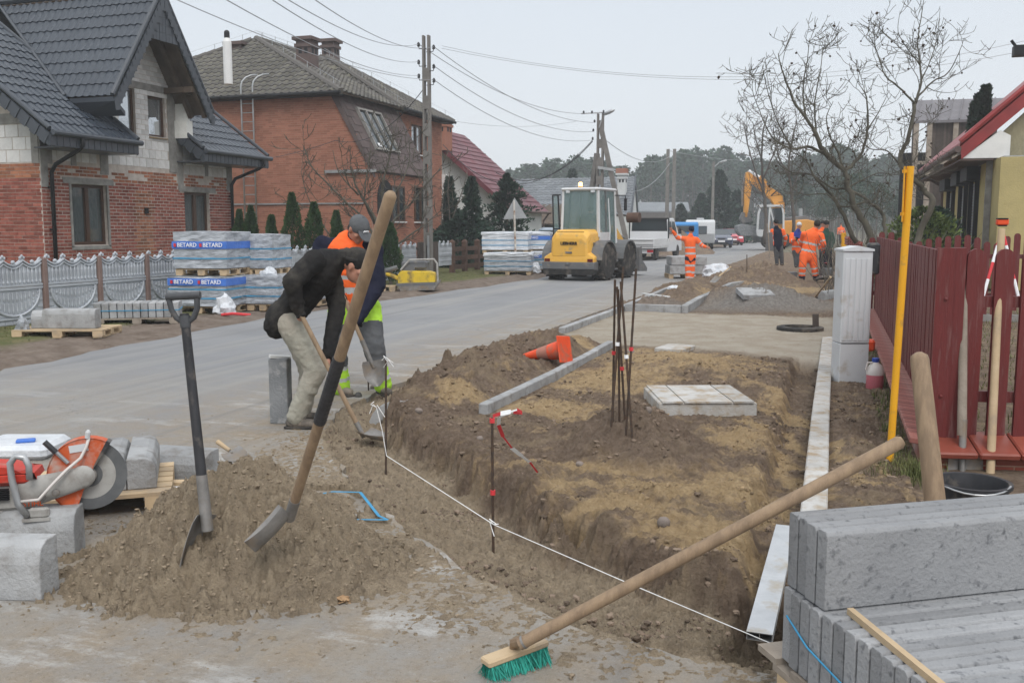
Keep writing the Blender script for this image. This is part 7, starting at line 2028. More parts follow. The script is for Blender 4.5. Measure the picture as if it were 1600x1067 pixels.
for i,(u,v,h,w,dist,lab)in enumerate([(1440,400,1.9,.9,23,'olive green bush between the bare tree trunks'),(1462,395,1.9,.5,24,'dark green shrub beside the yellow house downpipe'),(1395,398,1.2,.8,25,'low mixed bush under the walnut tree')]):
	p=D(u,v,dist);t=thing('bush',lab,'bush',(p.x,p.y,0));q=MB()
	for k in range(6):q.tube([(p.x,p.y,0),(p.x+R.gauss(0,.3),p.y+R.gauss(0,.3),h*.8)],[.02,.006],4)
	q.build('stem',M['bark'],t)
	foliage(t,'crown',(p.x,p.y,.1),h,lambda x,w=w:w*math.sin(math.pi*min(1,.15+x*.85))**.6,2600 if i!=1 else 4500,M['bush']if i!=1 else M['spruce'],170+i,.09,wob=.4)
p=D(1330,400,26);q=MB();r_=random.Random(9)
for i in range(260):
	a=D(r_.uniform(1290,1470),392,r_.uniform(20,30));a.z=0
	pts=[a];d=Vector((r_.gauss(0,.3),r_.gauss(0,.3),1)).normalized()
	for k in range(4):d=(d+Vector((r_.gauss(0,.2),r_.gauss(0,.2),0))).normalized();pts.append(pts[-1]+d*r_.uniform(.2,.5))
	q.tube(pts,[.010,.009,.007,.006,.004],3,cap=False)
tag(q.build('undergrowth',M['bark']),'tangle of bare undergrowth stems below the walnut tree','undergrowth',kind='stuff')
# ---- pine wood on the rise behind the village
def wood():
	rs=np.random.RandomState(77);V=[];F=[];T=[];MI=[];b=0
	variants=[]
	for s in range(7):
		r=np.random.RandomState(s);n=330;vv=[];tt=[]
		conif=s<3
		H_=1.0
		for i in range(n):
			if conif:
				t=r.rand()**.8;z=.18+.82*t;w=.17*(1-t)**.8+.01;a=r.rand()*6.28;k=r.rand()**.4
			else:
				t=r.rand();z=.62+.38*t;w=.15*math.sin(math.pi*min(1,.15+t*.83))**.6;a=r.rand()*6.28;k=r.rand()**.5
			cl=1+.35*math.sin(a*3+t*9+s)
			x,y=w*k*cl*math.cos(a),w*k*cl*math.sin(a)
			l=r.uniform(.02,.045);d=np.array([math.cos(a),math.sin(a),r.uniform(-.2,.9)])+r.randn(3)*.4;d/=np.linalg.norm(d)
			sd=np.cross(d,r.randn(3));sd/=np.linalg.norm(sd)
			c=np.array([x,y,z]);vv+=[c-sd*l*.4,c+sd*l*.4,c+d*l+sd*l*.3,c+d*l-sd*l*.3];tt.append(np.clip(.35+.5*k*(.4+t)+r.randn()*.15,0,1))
		k0=len(vv);tr=[(.008*math.cos(a),.008*math.sin(a))for a in(0,2.1,4.2)]
		for z in(0,.85):
			for x,y in tr:vv.append(np.array([x,y,z]))
		ff=[(i*4,i*4+1,i*4+2,i*4+3)for i in range(n)]+[(k0+i,k0+(i+1)%3,k0+3+(i+1)%3,k0+3+i)for i in range(3)]
		variants.append((np.array(vv),np.array(ff),np.array(tt+[.3]*3),np.array([0]*n+[1]*3)))
	def put(x,y,z,h,s):
		nonlocal b
		v,f,t,mi=variants[s];a=rs.rand()*6.28;c,sn=math.cos(a),math.sin(a);w=h*rs.uniform(.85,1.35)
		V.append(np.stack([(v[:,0]*c-v[:,1]*sn)*w+x,(v[:,0]*sn+v[:,1]*c)*w+y,v[:,2]*h+z],1));F.append(f+b);T.append(np.clip(t+rs.randn()*.12,0,1));MI.append(mi);b+=len(v)
	for i in range(1000):
		u=rs.uniform(700,1500);dist=170+120*rs.rand()**.8
		p=D(u,360,dist);zz=1.0+(dist-170)*.035
		h=rs.uniform(11.0,14.5)*(1+.10*math.sin(u*.03))*(1.05 if u>1000 else .93)
		put(p.x,p.y,zz-1,h,rs.choice([0,1,2,3,4,5,6],p=[.07,.07,.06,.2,.2,.2,.2]))
	for i in range(90):
		u=rs.uniform(760,1420);dist=rs.uniform(150,172);p=D(u,360,dist);put(p.x,p.y,-.2,rs.uniform(2.5,6),rs.randint(3))
	for i in range(60):
		u=rs.uniform(1230,1480);dist=rs.uniform(90,160);p=D(u,360,dist);put(p.x,p.y,-.2,rs.uniform(4,8),rs.randint(3,7))
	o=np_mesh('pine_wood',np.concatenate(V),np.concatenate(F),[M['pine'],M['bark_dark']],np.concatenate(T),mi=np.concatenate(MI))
	tag(o,'misty pine wood closing the view behind the village','wood',kind='stuff')
wood()
q=MB();pts=[]
for i in range(41):
	u=500+i*30;a=D(u,360,150);b=D(u,360,320);pts.append((a,b))
vs=[]
for a,b in pts:vs+=[(a.x,a.y,-.5),((a.x+b.x)/2,(a.y+b.y)/2,3.0),(b.x,b.y,7),(b.x*1.3,b.y*1.3,8)]
q.add(vs,[(4*i+k,4*i+4+k,4*i+5+k,4*i+1+k)for i in range(40)for k in range(3)]);tag(q.build('hill',FIELD),kind='structure')
def mound_mesh(name,u,dist,rx,ry,h,label,m_='soil'):
	p=D(u,400,dist);bm=bmesh.new();bmesh.ops.create_grid(bm,x_segments=40,y_segments=40,size=1)
	for v in bm.verts:
		r_=math.hypot(v.co.x,v.co.y);n_=fbm(np.array([v.co.x*3+u]),np.array([v.co.y*3]),1.2,4,5)[0]
		v.co=Vector((v.co.x*rx,v.co.y*ry,max(0,1-r_*(1+n_*.6))*h*(1+n_)-.06))
	me=bpy.data.meshes.new(name);bm.to_mesh(me);bm.free();me.materials.append(M[m_]);me.polygons.foreach_set('use_smooth',[True]*len(me.polygons))
	o=link(name,me);o.location=(p.x,p.y,0);return tag(o,label,'earth heap')
mound_mesh('earth_heap',1052,58,2.6,5,1.5,'brown earth heap on the far side of the road behind the surveyor')
# ================================================================ VEHICLES
def wheel(root,c,axis,r,w,rim_m,n=24,lug=False,rim=.58,hub=True):
	axis=Vector(axis).normalized();t=thing('wheel',None,None,(0,0,0));t.parent=root
	q=MB();q.lathe([(r*rim,-w/2),(r*.86,-w/2),(r*.97,-w*.36),(r,-w*.2),(r,w*.2),(r*.97,w*.36),(r*.86,w/2),(r*rim,w/2)],c,axis,n)
	if lug:
		x=axis.orthogonal().normalized();y=axis.cross(x)
		for k in range(18):
			for s in(-1,1):
				a=2*math.pi*(k+(.5 if s>0 else 0))/18;d=x*math.cos(a)+y*math.sin(a)
				q.beam(Vector(c)+d*r*.99+axis*(s*w*.04),Vector(c)+(x*math.cos(a+.14*1)+y*math.sin(a+.14))*r*1.0+axis*(s*w*.46),.05,.05,up=d)
	tt=q.build('tyre',M['rubber'],root)
	q=MB();q.lathe([(r*rim,-w*.40),(r*rim*.9,-w*.36),(r*rim*.8,-w*.15),(r*.2,-w*.12),(r*.18,-w*.2),(0,-w*.2)],c,axis,n);q.lathe([(r*rim,w*.40),(r*rim*.9,w*.36),(r*rim*.8,w*.15),(r*.2,w*.12),(r*.18,w*.2),(0,w*.2)],c,axis,n)
	q.build('rim',rim_m,tt,auto=40)
	bpy.data.objects.remove(t);return tt
def loft(q,sections,mi=0):
	"""closed body through cross sections: list of lists of points (same count)"""
	n=len(sections[0]);vs=[p for s in sections for p in s];fs=[]
	for i in range(len(sections)-1):
		for j in range(n):
			k=(j+1)%n;fs.append((i*n+j,i*n+k,(i+1)*n+k,(i+1)*n+j))
	fs.append(tuple(range(n-1,-1,-1)));fs.append(tuple(range((len(sections)-1)*n,len(sections)*n)));q.add(vs,fs,mi)
class Fr:
	"""local frame of a vehicle: f forward, s right, z up"""
	def __init__(s,o,ang):s.o=Vector(o);s.f=Vector((math.sin(ang),math.cos(ang),0));s.s=Vector((math.cos(ang),-math.sin(ang),0));s.R=Matrix((s.s,s.f,UP)).transposed()
	def p(s,x,y,z):return s.o+s.s*x+s.f*y+UP*z
	# ---- wheel loader seen from behind
p=D(911,437,28.8);L=Fr((p.x,p.y,0),rad(10))
ld_=thing('wheel_loader','yellow and grey wheel loader driving away along the road with its beacon lit','wheel loader',L.p(0,0,0))
HW=.80
def body_sec(y,z0,z1,w0,w1,ch=.12):
	return[L.p(-w0,y,z0),L.p(w0,y,z0),L.p(w1,y,z1-ch),L.p(w1-ch,y,z1),L.p(-w1+ch,y,z1),L.p(-w1,y,z1-ch)]
q=MB();loft(q,[body_sec(-1.02,.72,1.22,.52,.50,.10),body_sec(-.98,.66,1.36,.60,.57,.12),body_sec(-.80,.66,1.47,.62,.58,.12),body_sec(.1,.66,1.50,.62,.60,.1)])
loft(q,[[L.p(-.80,-1.03,.52),L.p(.80,-1.03,.52),L.p(.80,-1.03,.68),L.p(.62,-.99,.80),L.p(-.62,-.99,.80),L.p(-.80,-1.03,.68)],[L.p(-.80,-.55,.52),L.p(.80,-.55,.52),L.p(.80,-.55,.74),L.p(.62,-.5,.86),L.p(-.62,-.5,.86),L.p(-.80,-.55,.74)]])
hood=q.build('engine_hood',M['loader_yellow'],ld_,bevel=.03)
for k in range(3):
	q=MB();q.box(L.p(0,-.97+.03*k,1.30+k*.052),(.86,.02,.022),L.R);q.build('vent_slot',M['black'],hood)
q=MB();q.box(L.p(0,-1.035,.82),(.20,.02,.05),L.R);q.build('latch',M['machine_grey'],hood)
text_mesh('lettering','LIEBHERR',.125,M['print_black'],hood,L.p(0,-1.035,1.08),L.s,UP,ext=.012)
text_mesh('lettering','526',.12,M['machine_grey'],hood,L.p(.632,-.62,1.06),L.f,UP,ext=.01)
for s in(-1,1):
	q=MB();q.box(L.p(s*.68,-1.045,.60),(.16,.02,.08),L.R);q.build('tail_light',M['tail_dark'],ld_)
q=MB();loft(q,[[L.p(-.82,-1.10,.34),L.p(.82,-1.10,.34),L.p(.84,-1.10,.54),L.p(-.84,-1.10,.54)],[L.p(-.82,-.45,.26),L.p(.82,-.45,.26),L.p(.84,-.45,.60),L.p(-.84,-.45,.60)]]);q.box(L.p(0,-1.11,.50),(.14,.05,.09),L.R)
q.build('counterweight',M['machine_grey'],ld_,bevel=.02)
q=MB();loft(q,[[L.p(-.78,-1.06,.18),L.p(.78,-1.06,.18),L.p(.82,-1.09,.335),L.p(-.82,-1.09,.335)],[L.p(-.7,-.3,.25),L.p(.7,-.3,.25),L.p(.8,-.3,.335),L.p(-.8,-.3,.335)]]);q.box(L.p(0,.5,.55),(.8,2.4,.4),L.R);q.build('chassis',M['rubber'],ld_)
RW=.55
for s in(-1,1):
	for y_ in(-.25,1.4):wheel(ld_,L.p(s*.74,y_,RW),L.s,RW,.42,M['rim_orange'],28,True)
for s in(-1,1):
	for y_ in(-.25,1.4):
		q=MB();ps=[]
		for i in range(11):a=rad(5+170*i/10);ps.append(L.p(s*.52,y_+(RW+.07)*math.cos(a),RW+(RW+.07)*math.sin(a)))
		ps2=[L.p(s*.52,y_+(RW+.03)*math.cos(rad(5+170*i/10)),RW+(RW+.03)*math.sin(rad(5+170*i/10)))for i in range(10,-1,-1)]
		q.prism(ps+ps2,L.s*(s*.44));q.build('mudguard',M['machine_grey'],ld_)
cx0,cx1,cy0,cy1,cz0,cz1=-.60,.60,-.25,1.10,1.36,2.62
q=MB()
for x,y,xt,yt in((cx0,cy0,cx0+.05,cy0+.02),(cx1,cy0,cx1-.05,cy0+.02),(cx0,cy1,cx0+.05,cy1-.1),(cx1,cy1,cx1-.05,cy1-.1)):q.beam(L.p(x,y,.8 if y>0 else cz0-.1),L.p(xt,yt,cz1),.07,.07)
q.box(L.p(0,(cy0+cy1)/2-.03,cz1+.04),(1.22,1.44,.09),L.R,ch=.035);q.box(L.p(.62,.15,1.1),(.06,.75,.6),L.R);q.build('cab_frame',M['van_white'],ld_)
q=MB();q.beam(L.p(cx1+.02,.28,1.1),L.p(cx1-.03,.28,cz1),.05,.05);q.beam(L.p(cx0-.02,.28,1.1),L.p(cx0+.03,.28,cz1),.05,.05)
for a,b in(((cx0,cy0,cz0),(cx1,cy0,cz0)),):q.beam(L.p(*a),L.p(*b),.06,.06)
q.build('door_pillar',M['machine_grey'],ld_)
gl=mat('cab_glass',(.20,.30,.30),rough=.04,spec=.6,alpha=.42)
for(pts)in([(cx0+.04,cy0,cz0),(cx1-.04,cy0,cz0),(cx1-.08,cy0,cz1),(cx0+.08,cy0,cz1)],[(cx0,cy0+.04,1.15),(cx0,cy1-.04,1.0),(cx0+.04,cy1-.12,cz1),(cx0+.04,cy0+.04,cz1)],[(cx1,cy0+.04,1.3),(cx1,cy1-.04,1.0),(cx1-.04,cy1-.12,cz1),(cx1-.04,cy0+.04,cz1)],[(cx0+.04,cy1-.05,1.0),(cx1-.04,cy1-.05,1.0),(cx1-.08,cy1-.1,cz1),(cx0+.08,cy1-.1,cz1)]):
	q=MB();P_=[L.p(*a)for a in pts];nn=(P_[1]-P_[0]).cross(P_[2]-P_[0]).normalized();q.prism(P_,nn*.008);q.build('cab_window',gl,ld_)
q=MB();
for a,b in(((-.66,-.20,1.0),(-.74,-.22,2.52)),((-.86,-.24,1.0),(-.90,-.26,2.5)),((-.66,-.2,2.50),(-.9,-.26,2.50)),((-.66,-.2,1.02),(-.87,-.24,1.02)),((-.66,-.2,1.5),(-.88,-.25,1.5))):q.beam(L.p(*a),L.p(*b),.04,.04)
dr_=q.build('cab_door',M['black'],ld_)
q=MB();q.prism([L.p(-.67,-.2,1.05),L.p(-.86,-.24,1.05),L.p(-.89,-.25,2.48),L.p(-.73,-.22,2.48)],L.f*.006);q.build('pane',gl,dr_)
q=MB();q.lathe([(.05,0),(.05,.03),(.02,.05)],L.p(-.02,-.20,cz1+.08),UP,12);q.build('beacon_base',M['black'],ld_)
q=MB();q.lathe([(.055,0),(.06,.02),(.055,.10),(.03,.12)],L.p(-.02,-.20,cz1+.12),UP,14);bl=q.build('beacon',M['beacon'],ld_)
for s in(-.38,.42):
	q=MB();q.box(L.p(s,cy0-.04,cz1-.03),(.12,.05,.07),L.R);q.build('work_lamp',M['plastic_white'],ld_)
q=MB();q.box(L.p(.95,.95,2.22),(.05,.14,.36),L.R,ch=.01);q.tube([L.p(.6,.95,2.5),L.p(.93,.97,2.5),L.p(.95,.97,2.35)],.015,6);q.build('mirror',M['black'],ld_)
q=MB();q.tube([L.p(.66,.30,1.0),L.p(.72,.32,1.4),L.p(.66,.30,2.4)],.02,6);q.build('grab_rail',M['van_white'],ld_)
q=MB();q.box(L.p(.74,.55,.55),(.12,.5,.06),L.R);q.box(L.p(.74,.55,.30),(.12,.45,.05),L.R);q.build('step',M['machine_grey'],ld_)
q=MB();q.lathe([(.05,0),(.05,.5)],L.p(.35,-.2,1.45),UP,10);q.build('exhaust',M['black'],ld_)if False else None
q=MB();q.box(L.p(0,.38,1.22),(.46,.46,.14),L.R,ch=.05);q.box(L.p(0,.18,1.55),(.44,.12,.55),L.R,ch=.05);q.build('seat',M['black'],ld_)
q=MB();q.box(L.p(0,1.9,.95),(.7,1.2,.7),L.R,ch=.06);q.build('front_frame',M['machine_grey'],ld_)
for s in(-.32,.32):
	q=MB();q.beam(L.p(s,1.5,1.5),L.p(s,3.0,.55),.12,.24);q.build('lift_arm',M['loader_yellow'],ld_)
q=MB();q.prism([L.p(-.75,2.7,.15),L.p(-.75,3.4,.12),L.p(-.75,3.45,.22),L.p(-.75,3.0,.5),L.p(-.75,2.9,.95),L.p(-.75,2.7,.9)],L.s*1.5);q.build('bucket',M['machine_grey'],ld_)
q=MB();q.lathe([(.16,-.2),(.16,.2)],L.p(.62,2.5,1.85),L.s,20);q.build('air_drum',M['wood_brown'],ld_)
# ---- cars
def car(label,o,ang,Lc,W_,H_,paint,kind='hatch',cat='car',tail=True,group=None,front=False):
	A=Fr(o,ang);root=thing('parked_car',label,cat,o,group);h=Lc/2;w=W_/2
	if kind=='hatch':prof=[(-h,.32),(-h-.02,.62),(-h+.08,.95),(-h+.35,H_-.08),(-h+.7,H_),(h*.05,H_-.01),(h*.42,.98),(h*.9,.78),(h,.58),(h,.28)]
	elif kind=='sedan':prof=[(-h,.32),(-h,.80),(-h+.12,.96),(-h+.62,.99),(-h+1.15,H_-.04),(-h+1.8,H_),(h*.10,H_-.03),(h*.45,.98),(h*.9,.80),(h,.60),(h,.28)]
	q=MB();secs=[]
	for x,k,ins in((-w,.0,1),(-w+.05,.04,1),(-w+.18,1,0),(w-.18,1,0),(w-.05,.04,1),(w,.0,1)):
		secs.append([A.p(x,y*(1 if ins==0 else .985),(z if z<1.0 or k==1 else 1.0+(z-1.0)*(0.12 if abs(x)>=w-.01 else .55)))for y,z in prof])
	low=[(y,min(z,.98))for y,z in prof]
	loft(q,[[A.p(-w,y*.97,.30+(z-.30)*.9)for y,z in low],[A.p(-w+.07,y,z)for y,z in low],[A.p(w-.07,y,z)for y,z in low],[A.p(w,y*.97,.30+(z-.30)*.9)for y,z in low]])
	body=q.build('body',M[paint],root,auto=35,bevel=.02)
	top=[(y,z)for y,z in prof if z>=.94]
	yb0,yb1=top[0][0],top[-1][0]
	base=[(yb0+.03,.96),(yb1-.0,.97)]
	q=MB();up_=[(y,z)for y,z in prof if z>1.0]
	cab=[(yb0+.02,.95)]+up_+[(yb1,.95)]
	def inset(z):return .04+.17*max(0,(z-.95)/(H_-.95))
	loft(q,[[A.p(-w+inset(z),y,z)for y,z in cab],[A.p(w-inset(z),y,z)for y,z in cab]]);q.build('greenhouse',M['glass_dark'],root)
	q=MB();rf=[(y,z)for y,z in up_ if z>H_-.1]
	loft(q,[[A.p(x,y,z+dz)for(y,z)in rf for dz in((.012),)]+[A.p(x,y,z-.04)for(y,z)in rf[::-1]]for x in(-w+.2,w-.2)])
	for s in(-1,1):
		for i in range(len(cab)-1):
			(ya,za),(yb,zb)=cab[i],cab[i+1];q.beam(A.p(s*(w-inset(za)+.004),ya,za),A.p(s*(w-inset(zb)+.004),yb,zb),.05,.05)
		q.beam(A.p(s*(w-inset(.95)),0,.95),A.p(s*(w-inset(H_)+.0),-.05,H_-.03),.04,.07)
	q.build('roof_frame',M[paint],root)
	for s in(-1,1):
		for y_ in(-h+.75,h-.78):wheel(root,A.p(s*(w-.09),y_,.30),A.s,.30,.19,M['galvanised'],18)
		if front:
			q=MB();q.box(A.p(s*(w-.26),h-.02,.66),(.34,.1,.14),A.R,ch=.03);q.build('headlight',M['print_white'],root)
		else:
			q=MB();q.box(A.p(s*(w-.10),-h+.12,.98),(.12,.16,.40),A.R@Matrix.Rotation(-.3,3,'X'),ch=.03);q.build('tail_light',M['tail_red'],root)
		q=MB();q.box(A.p(s*(w+.06),h*.28,.98),(.14,.07,.11),A.R,ch=.02);q.build('mirror',M[paint],root)
	yy=h+.01 if front else-h-.01
	q=MB();q.box(A.p(0,yy,.50),(.50,.02,.11),A.R);q.build('number_plate',M['print_white'],root)
	if front:q=MB();q.box(A.p(0,yy,.70),(.6,.02,.09),A.R);q.box(A.p(0,yy-.01,.36),(1.0,.03,.12),A.R);q.build('grille',M['black'],root)
	else:q=MB();q.box(A.p(.3,yy,.42),(.35,.02,.06),A.R);q.build('bumper_reflector',M['tail_red'],root)
	return root
p=D(862,424,33.5);car('silver blue hatchback parked on the verge, mostly hidden by the loader',(p.x+.15,p.y+1.9,0),rad(2),3.8,1.65,1.52,'car_silver')
p=D(1121,386,74);car('dark blue sedan facing the camera on the far left verge',(p.x,p.y,0),rad(180-14),4.3,1.72,1.42,'car_blue','sedan',front=True)
p=D(1146,382,84);car('red hatchback parked behind the dark blue sedan',(p.x-.2,p.y,0),rad(180-12),3.9,1.66,1.42,'car_red','hatch',front=True)
p=D(1176,377,100);car('grey car further along behind the excavator bucket',(p.x,p.y,0),rad(180-12),4.0,1.66,1.42,'car_silver','hatch',front=True)
# ---- flatbed pickup
p=D(1000,403,46);T_=Fr((p.x,p.y,0),rad(4));tk=thing('flatbed_truck','white double cab flatbed truck parked on the verge seen from behind','truck',(p.x,p.y,0))
q=MB();q.box(T_.p(0,.1,.62),(2.0,3.0,.10),T_.R);q.box(T_.p(0,-1.42,.83),(2.0,.05,.34),T_.R,ch=.015);q.box(T_.p(-1.0,.1,.83),(.05,3.0,.34),T_.R);q.box(T_.p(1.0,.1,.83),(.05,3.0,.34),T_.R);q.box(T_.p(0,1.62,1.0),(2.0,.05,.7),T_.R);q.build('load_bed',M['van_white'],tk)
q=MB();q.beam(T_.p(-1.0,-1.46,.75),T_.p(1.0,-1.46,.75),.02,.03);q.beam(T_.p(-1.0,-1.46,.95),T_.p(1.0,-1.46,.95),.02,.03);q.build('tailboard_rib',M['galvanised'],tk)
q=MB();loft(q,[[T_.p(s_*(.94-.10*max(0,(z-1.1))),y,z)for y,z in((1.75,.35),(1.75,1.95),(3.3,2.0),(4.0,1.35),(4.8,1.15),(4.85,.35))]for s_ in(-1,1)]);q.build('cab',M['van_white'],tk,bevel=.04)
q=MB();q.prism([T_.p(-.92,1.72,.98),T_.p(.92,1.72,.98),T_.p(.86,1.72,1.96),T_.p(-.86,1.72,1.96)],-T_.f*.02);q.build('rear_window',M['glass_dark'],tk)
for s in(-1,1):
	q=MB();q.prism([T_.p(s*.93,1.95,1.2),T_.p(s*.93,2.6,1.2),T_.p(s*.87,2.6,1.82),T_.p(s*.87,1.95,1.82)],T_.s*(s*.015));q.build('side_window',M['glass_dark'],tk)
	q=MB();q.prism([T_.p(s*.93,2.75,1.2),T_.p(s*.93,3.7,1.2),T_.p(s*.87,3.3,1.82),T_.p(s*.87,2.75,1.82)],T_.s*(s*.015));q.build('side_window',M['glass_dark'],tk)
	q=MB();q.box(T_.p(s*.82,-1.30,.45),(.28,.04,.12),T_.R);q.build('tail_light',M['tail_red'],tk)
	q=MB();q.box(T_.p(s*1.1,3.6,1.35),(.16,.1,.28),T_.R,ch=.02);q.build('mirror',M['black'],tk)
	for y_ in(-.45,3.9):wheel(tk,T_.p(s*.84,y_,.34),T_.s,.34,.22,M['galvanised'],18)
q=MB();q.box(T_.p(0,-1.28,.44),(1.9,.03,.20),T_.R);q.build('rear_panel',M['plastic_white'],tk)
q=MB();q.box(T_.p(0,-1.30,.44),(.50,.02,.11),T_.R);q.build('number_plate',M['print_white'],tk)
q=MB();q.beam(T_.p(-.98,1.62,.7),T_.p(-.98,1.62,1.98),.06,.06);q.beam(T_.p(.98,1.62,.7),T_.p(.98,1.62,1.98),.06,.06);q.beam(T_.p(-.98,1.62,1.96),T_.p(.98,1.62,1.96),.07,.07);q.box(T_.p(0,1.4,.42),(.3,5.6,.14),T_.R);q.build('headboard_frame',M['black'],tk)
# ---- caravan with a blue van beside it
p=D(1093,388,68);K=Fr((p.x,p.y,0),rad(-8));cv=thing('caravan','white caravan parked behind the surveyor on the far verge','caravan',(p.x,p.y,0))
q=MB();loft(q,[[K.p(s_*1.0,y,z)for y,z in((-1.6,.45),(-1.9,1.1),(-1.75,1.95),(-1.4,2.05),(1.5,2.05),(1.85,1.7),(1.8,.45))]for s_ in(-1,1)]);q.build('body',M['van_white'],cv,bevel=.1)
q=MB();q.box(K.p(0,0,2.13),(.5,.6,.10),K.R,ch=.03);q.build('roof_hatch',M['plastic_white'],cv)
q=MB();q.box(K.p(-.1,-1.86,1.35),(1.1,.05,.55),K.R@Matrix.Rotation(-.15,3,'X'),ch=.04);q.build('window',M['glass_dark'],cv)
q=MB();q.box(K.p(1.01,-.3,1.3),(.03,.9,.5),K.R,ch=.01);q.build('window',M['glass_dark'],cv);q=MB();q.box(K.p(1.01,.9,1.1),(.03,.6,1.4),K.R,ch=.01);q.build('door',M['plastic_white'],cv)
for s in(-1,1):wheel(cv,K.p(s*.85,0,.3),K.s,.3,.18,M['galvanised'],16)
p=D(1066,392,60);K=Fr((p.x,p.y,0),rad(-6));bv=thing('blue_truck','small truck with a bright blue cab roof half hidden behind the surveyor','truck',(p.x,p.y,0))
q=MB();loft(q,[[K.p(s_*.95,y,z)for y,z in((-.8,.5),(-.8,1.75),(-.6,1.86),(.7,1.8),(1.1,1.2),(1.15,.5))]for s_ in(-1,1)]);q.build('cab',M['van_blue'],bv,bevel=.05)
q=MB();q.box(K.p(0.1,-.82,1.45),(1.25,.04,.36),K.R,ch=.02);q.build('rear_window',M['glass_dark'],bv);q=MB();q.box(K.p(0,-2.0,.7),(1.8,2.2,.3),K.R);q.build('load_bed',M['machine_grey'],bv)
for s in(-1,1):
	for y_ in(-2.2,.6):wheel(bv,K.p(s*.8,y_,.33),K.s,.33,.2,M['galvanised'],16)
	# ---- excavator
p=D(1205,385,66);E_=Fr((p.x,p.y,0),rad(180-65));ex=thing('excavator','orange yellow wheeled excavator with white cab and raised folded arm','excavator',(p.x,p.y,0))
def X(u,v,d=0.0):return D(u,v,66+d)
def slabx(name,pts,m_,w=.4,d=0.0,bev=None):
	q=MB();q.prism([X(u,v,d)for u,v in pts],VIEW_Y*w);return q.build(name,M[m_],ex,bevel=bev)
slabx('engine_housing',[(1214,346),(1262,343),(1274,346),(1276,368),(1216,370)],'machine_orange',2.2,-1.0,.06)
slabx('engine_cover',[(1226,341),(1258,337),(1268,342),(1268,345),(1222,346)],'machine_grey',1.2,-.5,.03)
slabx('exhaust',[(1249,326),(1254,326),(1254,338),(1249,338)],'galvanised',.2,0)
slabx('undercarriage',[(1186,369),(1272,369),(1268,379),(1190,379)],'machine_grey',2.2,-1.0,.05)
for u in(1200,1224,1262):
	for d_ in(-.9,1.0):wheel(ex,X(u,376,d_),VIEW_Y,.5,.4,M['machine_orange'],20)
cab=[(1183,362),(1185,335),(1189,322),(1222,322),(1224,334),(1224,368),(1184,368)]
q=MB()
for pts_ in(cab,):
	for i in range(len(pts_)):
		for d_ in(-1.15,-.15):
			a,b=pts_[i],pts_[(i+1)%len(pts_)];q.beam(X(*a,d_),X(*b,d_),.12,.12)
q.beam(X(1203,322,-1.16),X(1200,366,-1.16),.10,.10);q.beam(X(1203,322,-1.16),X(1213,366,-1.16),.08,.08);q.prism([X(1187,320,-1.2),X(1224,320,-1.2),X(1224,323,-1.2),X(1187,323,-1.2)],VIEW_Y*1.1)
q.prism([X(1184,359,-1.18),X(1224,359,-1.18),X(1224,370,-1.18),X(1186,370,-1.18)],VIEW_Y*.05);q.build('cab_frame',M['van_white'],ex)
for pts_ in([(1186,358),(1188,326),(1201,325),(1199,358)],[(1203,358),(1205,326),(1211,326),(1213,358)],[(1213,350),(1208,326),(1222,325),(1223,350)]):
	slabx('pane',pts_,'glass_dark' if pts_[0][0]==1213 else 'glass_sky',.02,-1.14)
slabx('boom',[(1217,322),(1224,308),(1221,304),(1187,281),(1170,268),(1166,272),(1168,280),(1205,312),(1211,322)],'machine_orange',.45,-.1,.03)
slabx('boom_foot',[(1208,322),(1222,306),(1226,318),(1226,346),(1214,346)],'machine_orange',.5,0,.03)
slabx('stick',[(1166,270),(1174,266),(1177,276),(1172,310),(1168,340),(1163,340),(1163,300)],'machine_orange',.36,-.3,.03)
q=MB();q.tube([X(1170,267,-.25),X(1186,277,-.25)],.10,8);q.build('arm_cylinder',M['print_white'],ex);q=MB();q.tube([X(1186,277,-.25),X(1197,287,-.25)],.15,8);q.build('arm_cylinder',M['machine_orange'],ex)
q=MB();q.tube([X(1163,278,-.1),X(1160,300,-.1),X(1160,322,-.1)],.08,8);q.build('bucket_cylinder',M['steel'],ex)
q=MB();q.tube([X(1205,306,-.2),X(1215,297,-.2),X(1226,306,-.2),X(1227,322,-.2)],.05,6);q.tube([X(1165,335,-.2),X(1158,345,-.2),X(1164,356,-.2)],.06,6);q.build('hydraulic_hose',M['black'],ex)
slabx('linkage',[(1160,332),(1172,332),(1176,346),(1160,350),(1156,342)],'machine_grey',.4,-.3,.03)
slabx('bucket',[(1152,353),(1162,350),(1184,354),(1186,369),(1158,369),(1152,362)],'concrete_dark',.9,-.7,.05)
# ---- yellow plate compactor on the left verge
cp=thing('plate_compactor','yellow plate compactor with grey guard frame parked on the left verge','compactor',D(652,452,20.5))
def Cc(u,v,d=0.0):return D(u,v,23.6+d)
q=MB();q.prism([Cc(622,446,-.3),Cc(676,446,-.3),(Cc(686,438,-.3)),Cc(686,452-10,-.3),Cc(678,453,-.3),Cc(626,455,-.3)],VIEW_Y*.6);q.build('base_plate',M['steel'],cp)
q=MB();q.prism([Cc(621,430,-.25),Cc(626,423,-.25),Cc(670,424,-.25),Cc(679,427,-.25),Cc(680,442,-.25),Cc(622,444,-.25)],VIEW_Y*.5);q.build('body',M['machine_yellow'],cp,bevel=.02)
q=MB();q.box(Cc(650,444,-.28),(.95,.05,.07),Matrix.Rotation(YAW,3,'Z')@Matrix.Rotation(-.03,3,'Y'));q.build('rubber_strip',M['machine_grey'],cp)
q=MB();q.box(Cc(648,414,.0),(.62,.36,.2),Matrix.Rotation(YAW,3,'Z'),ch=.04);q.box(Cc(640,418,.0),(.3,.4,.16),Matrix.Rotation(YAW,3,'Z'));q.build('engine',M['machine_grey'],cp)
q=MB();
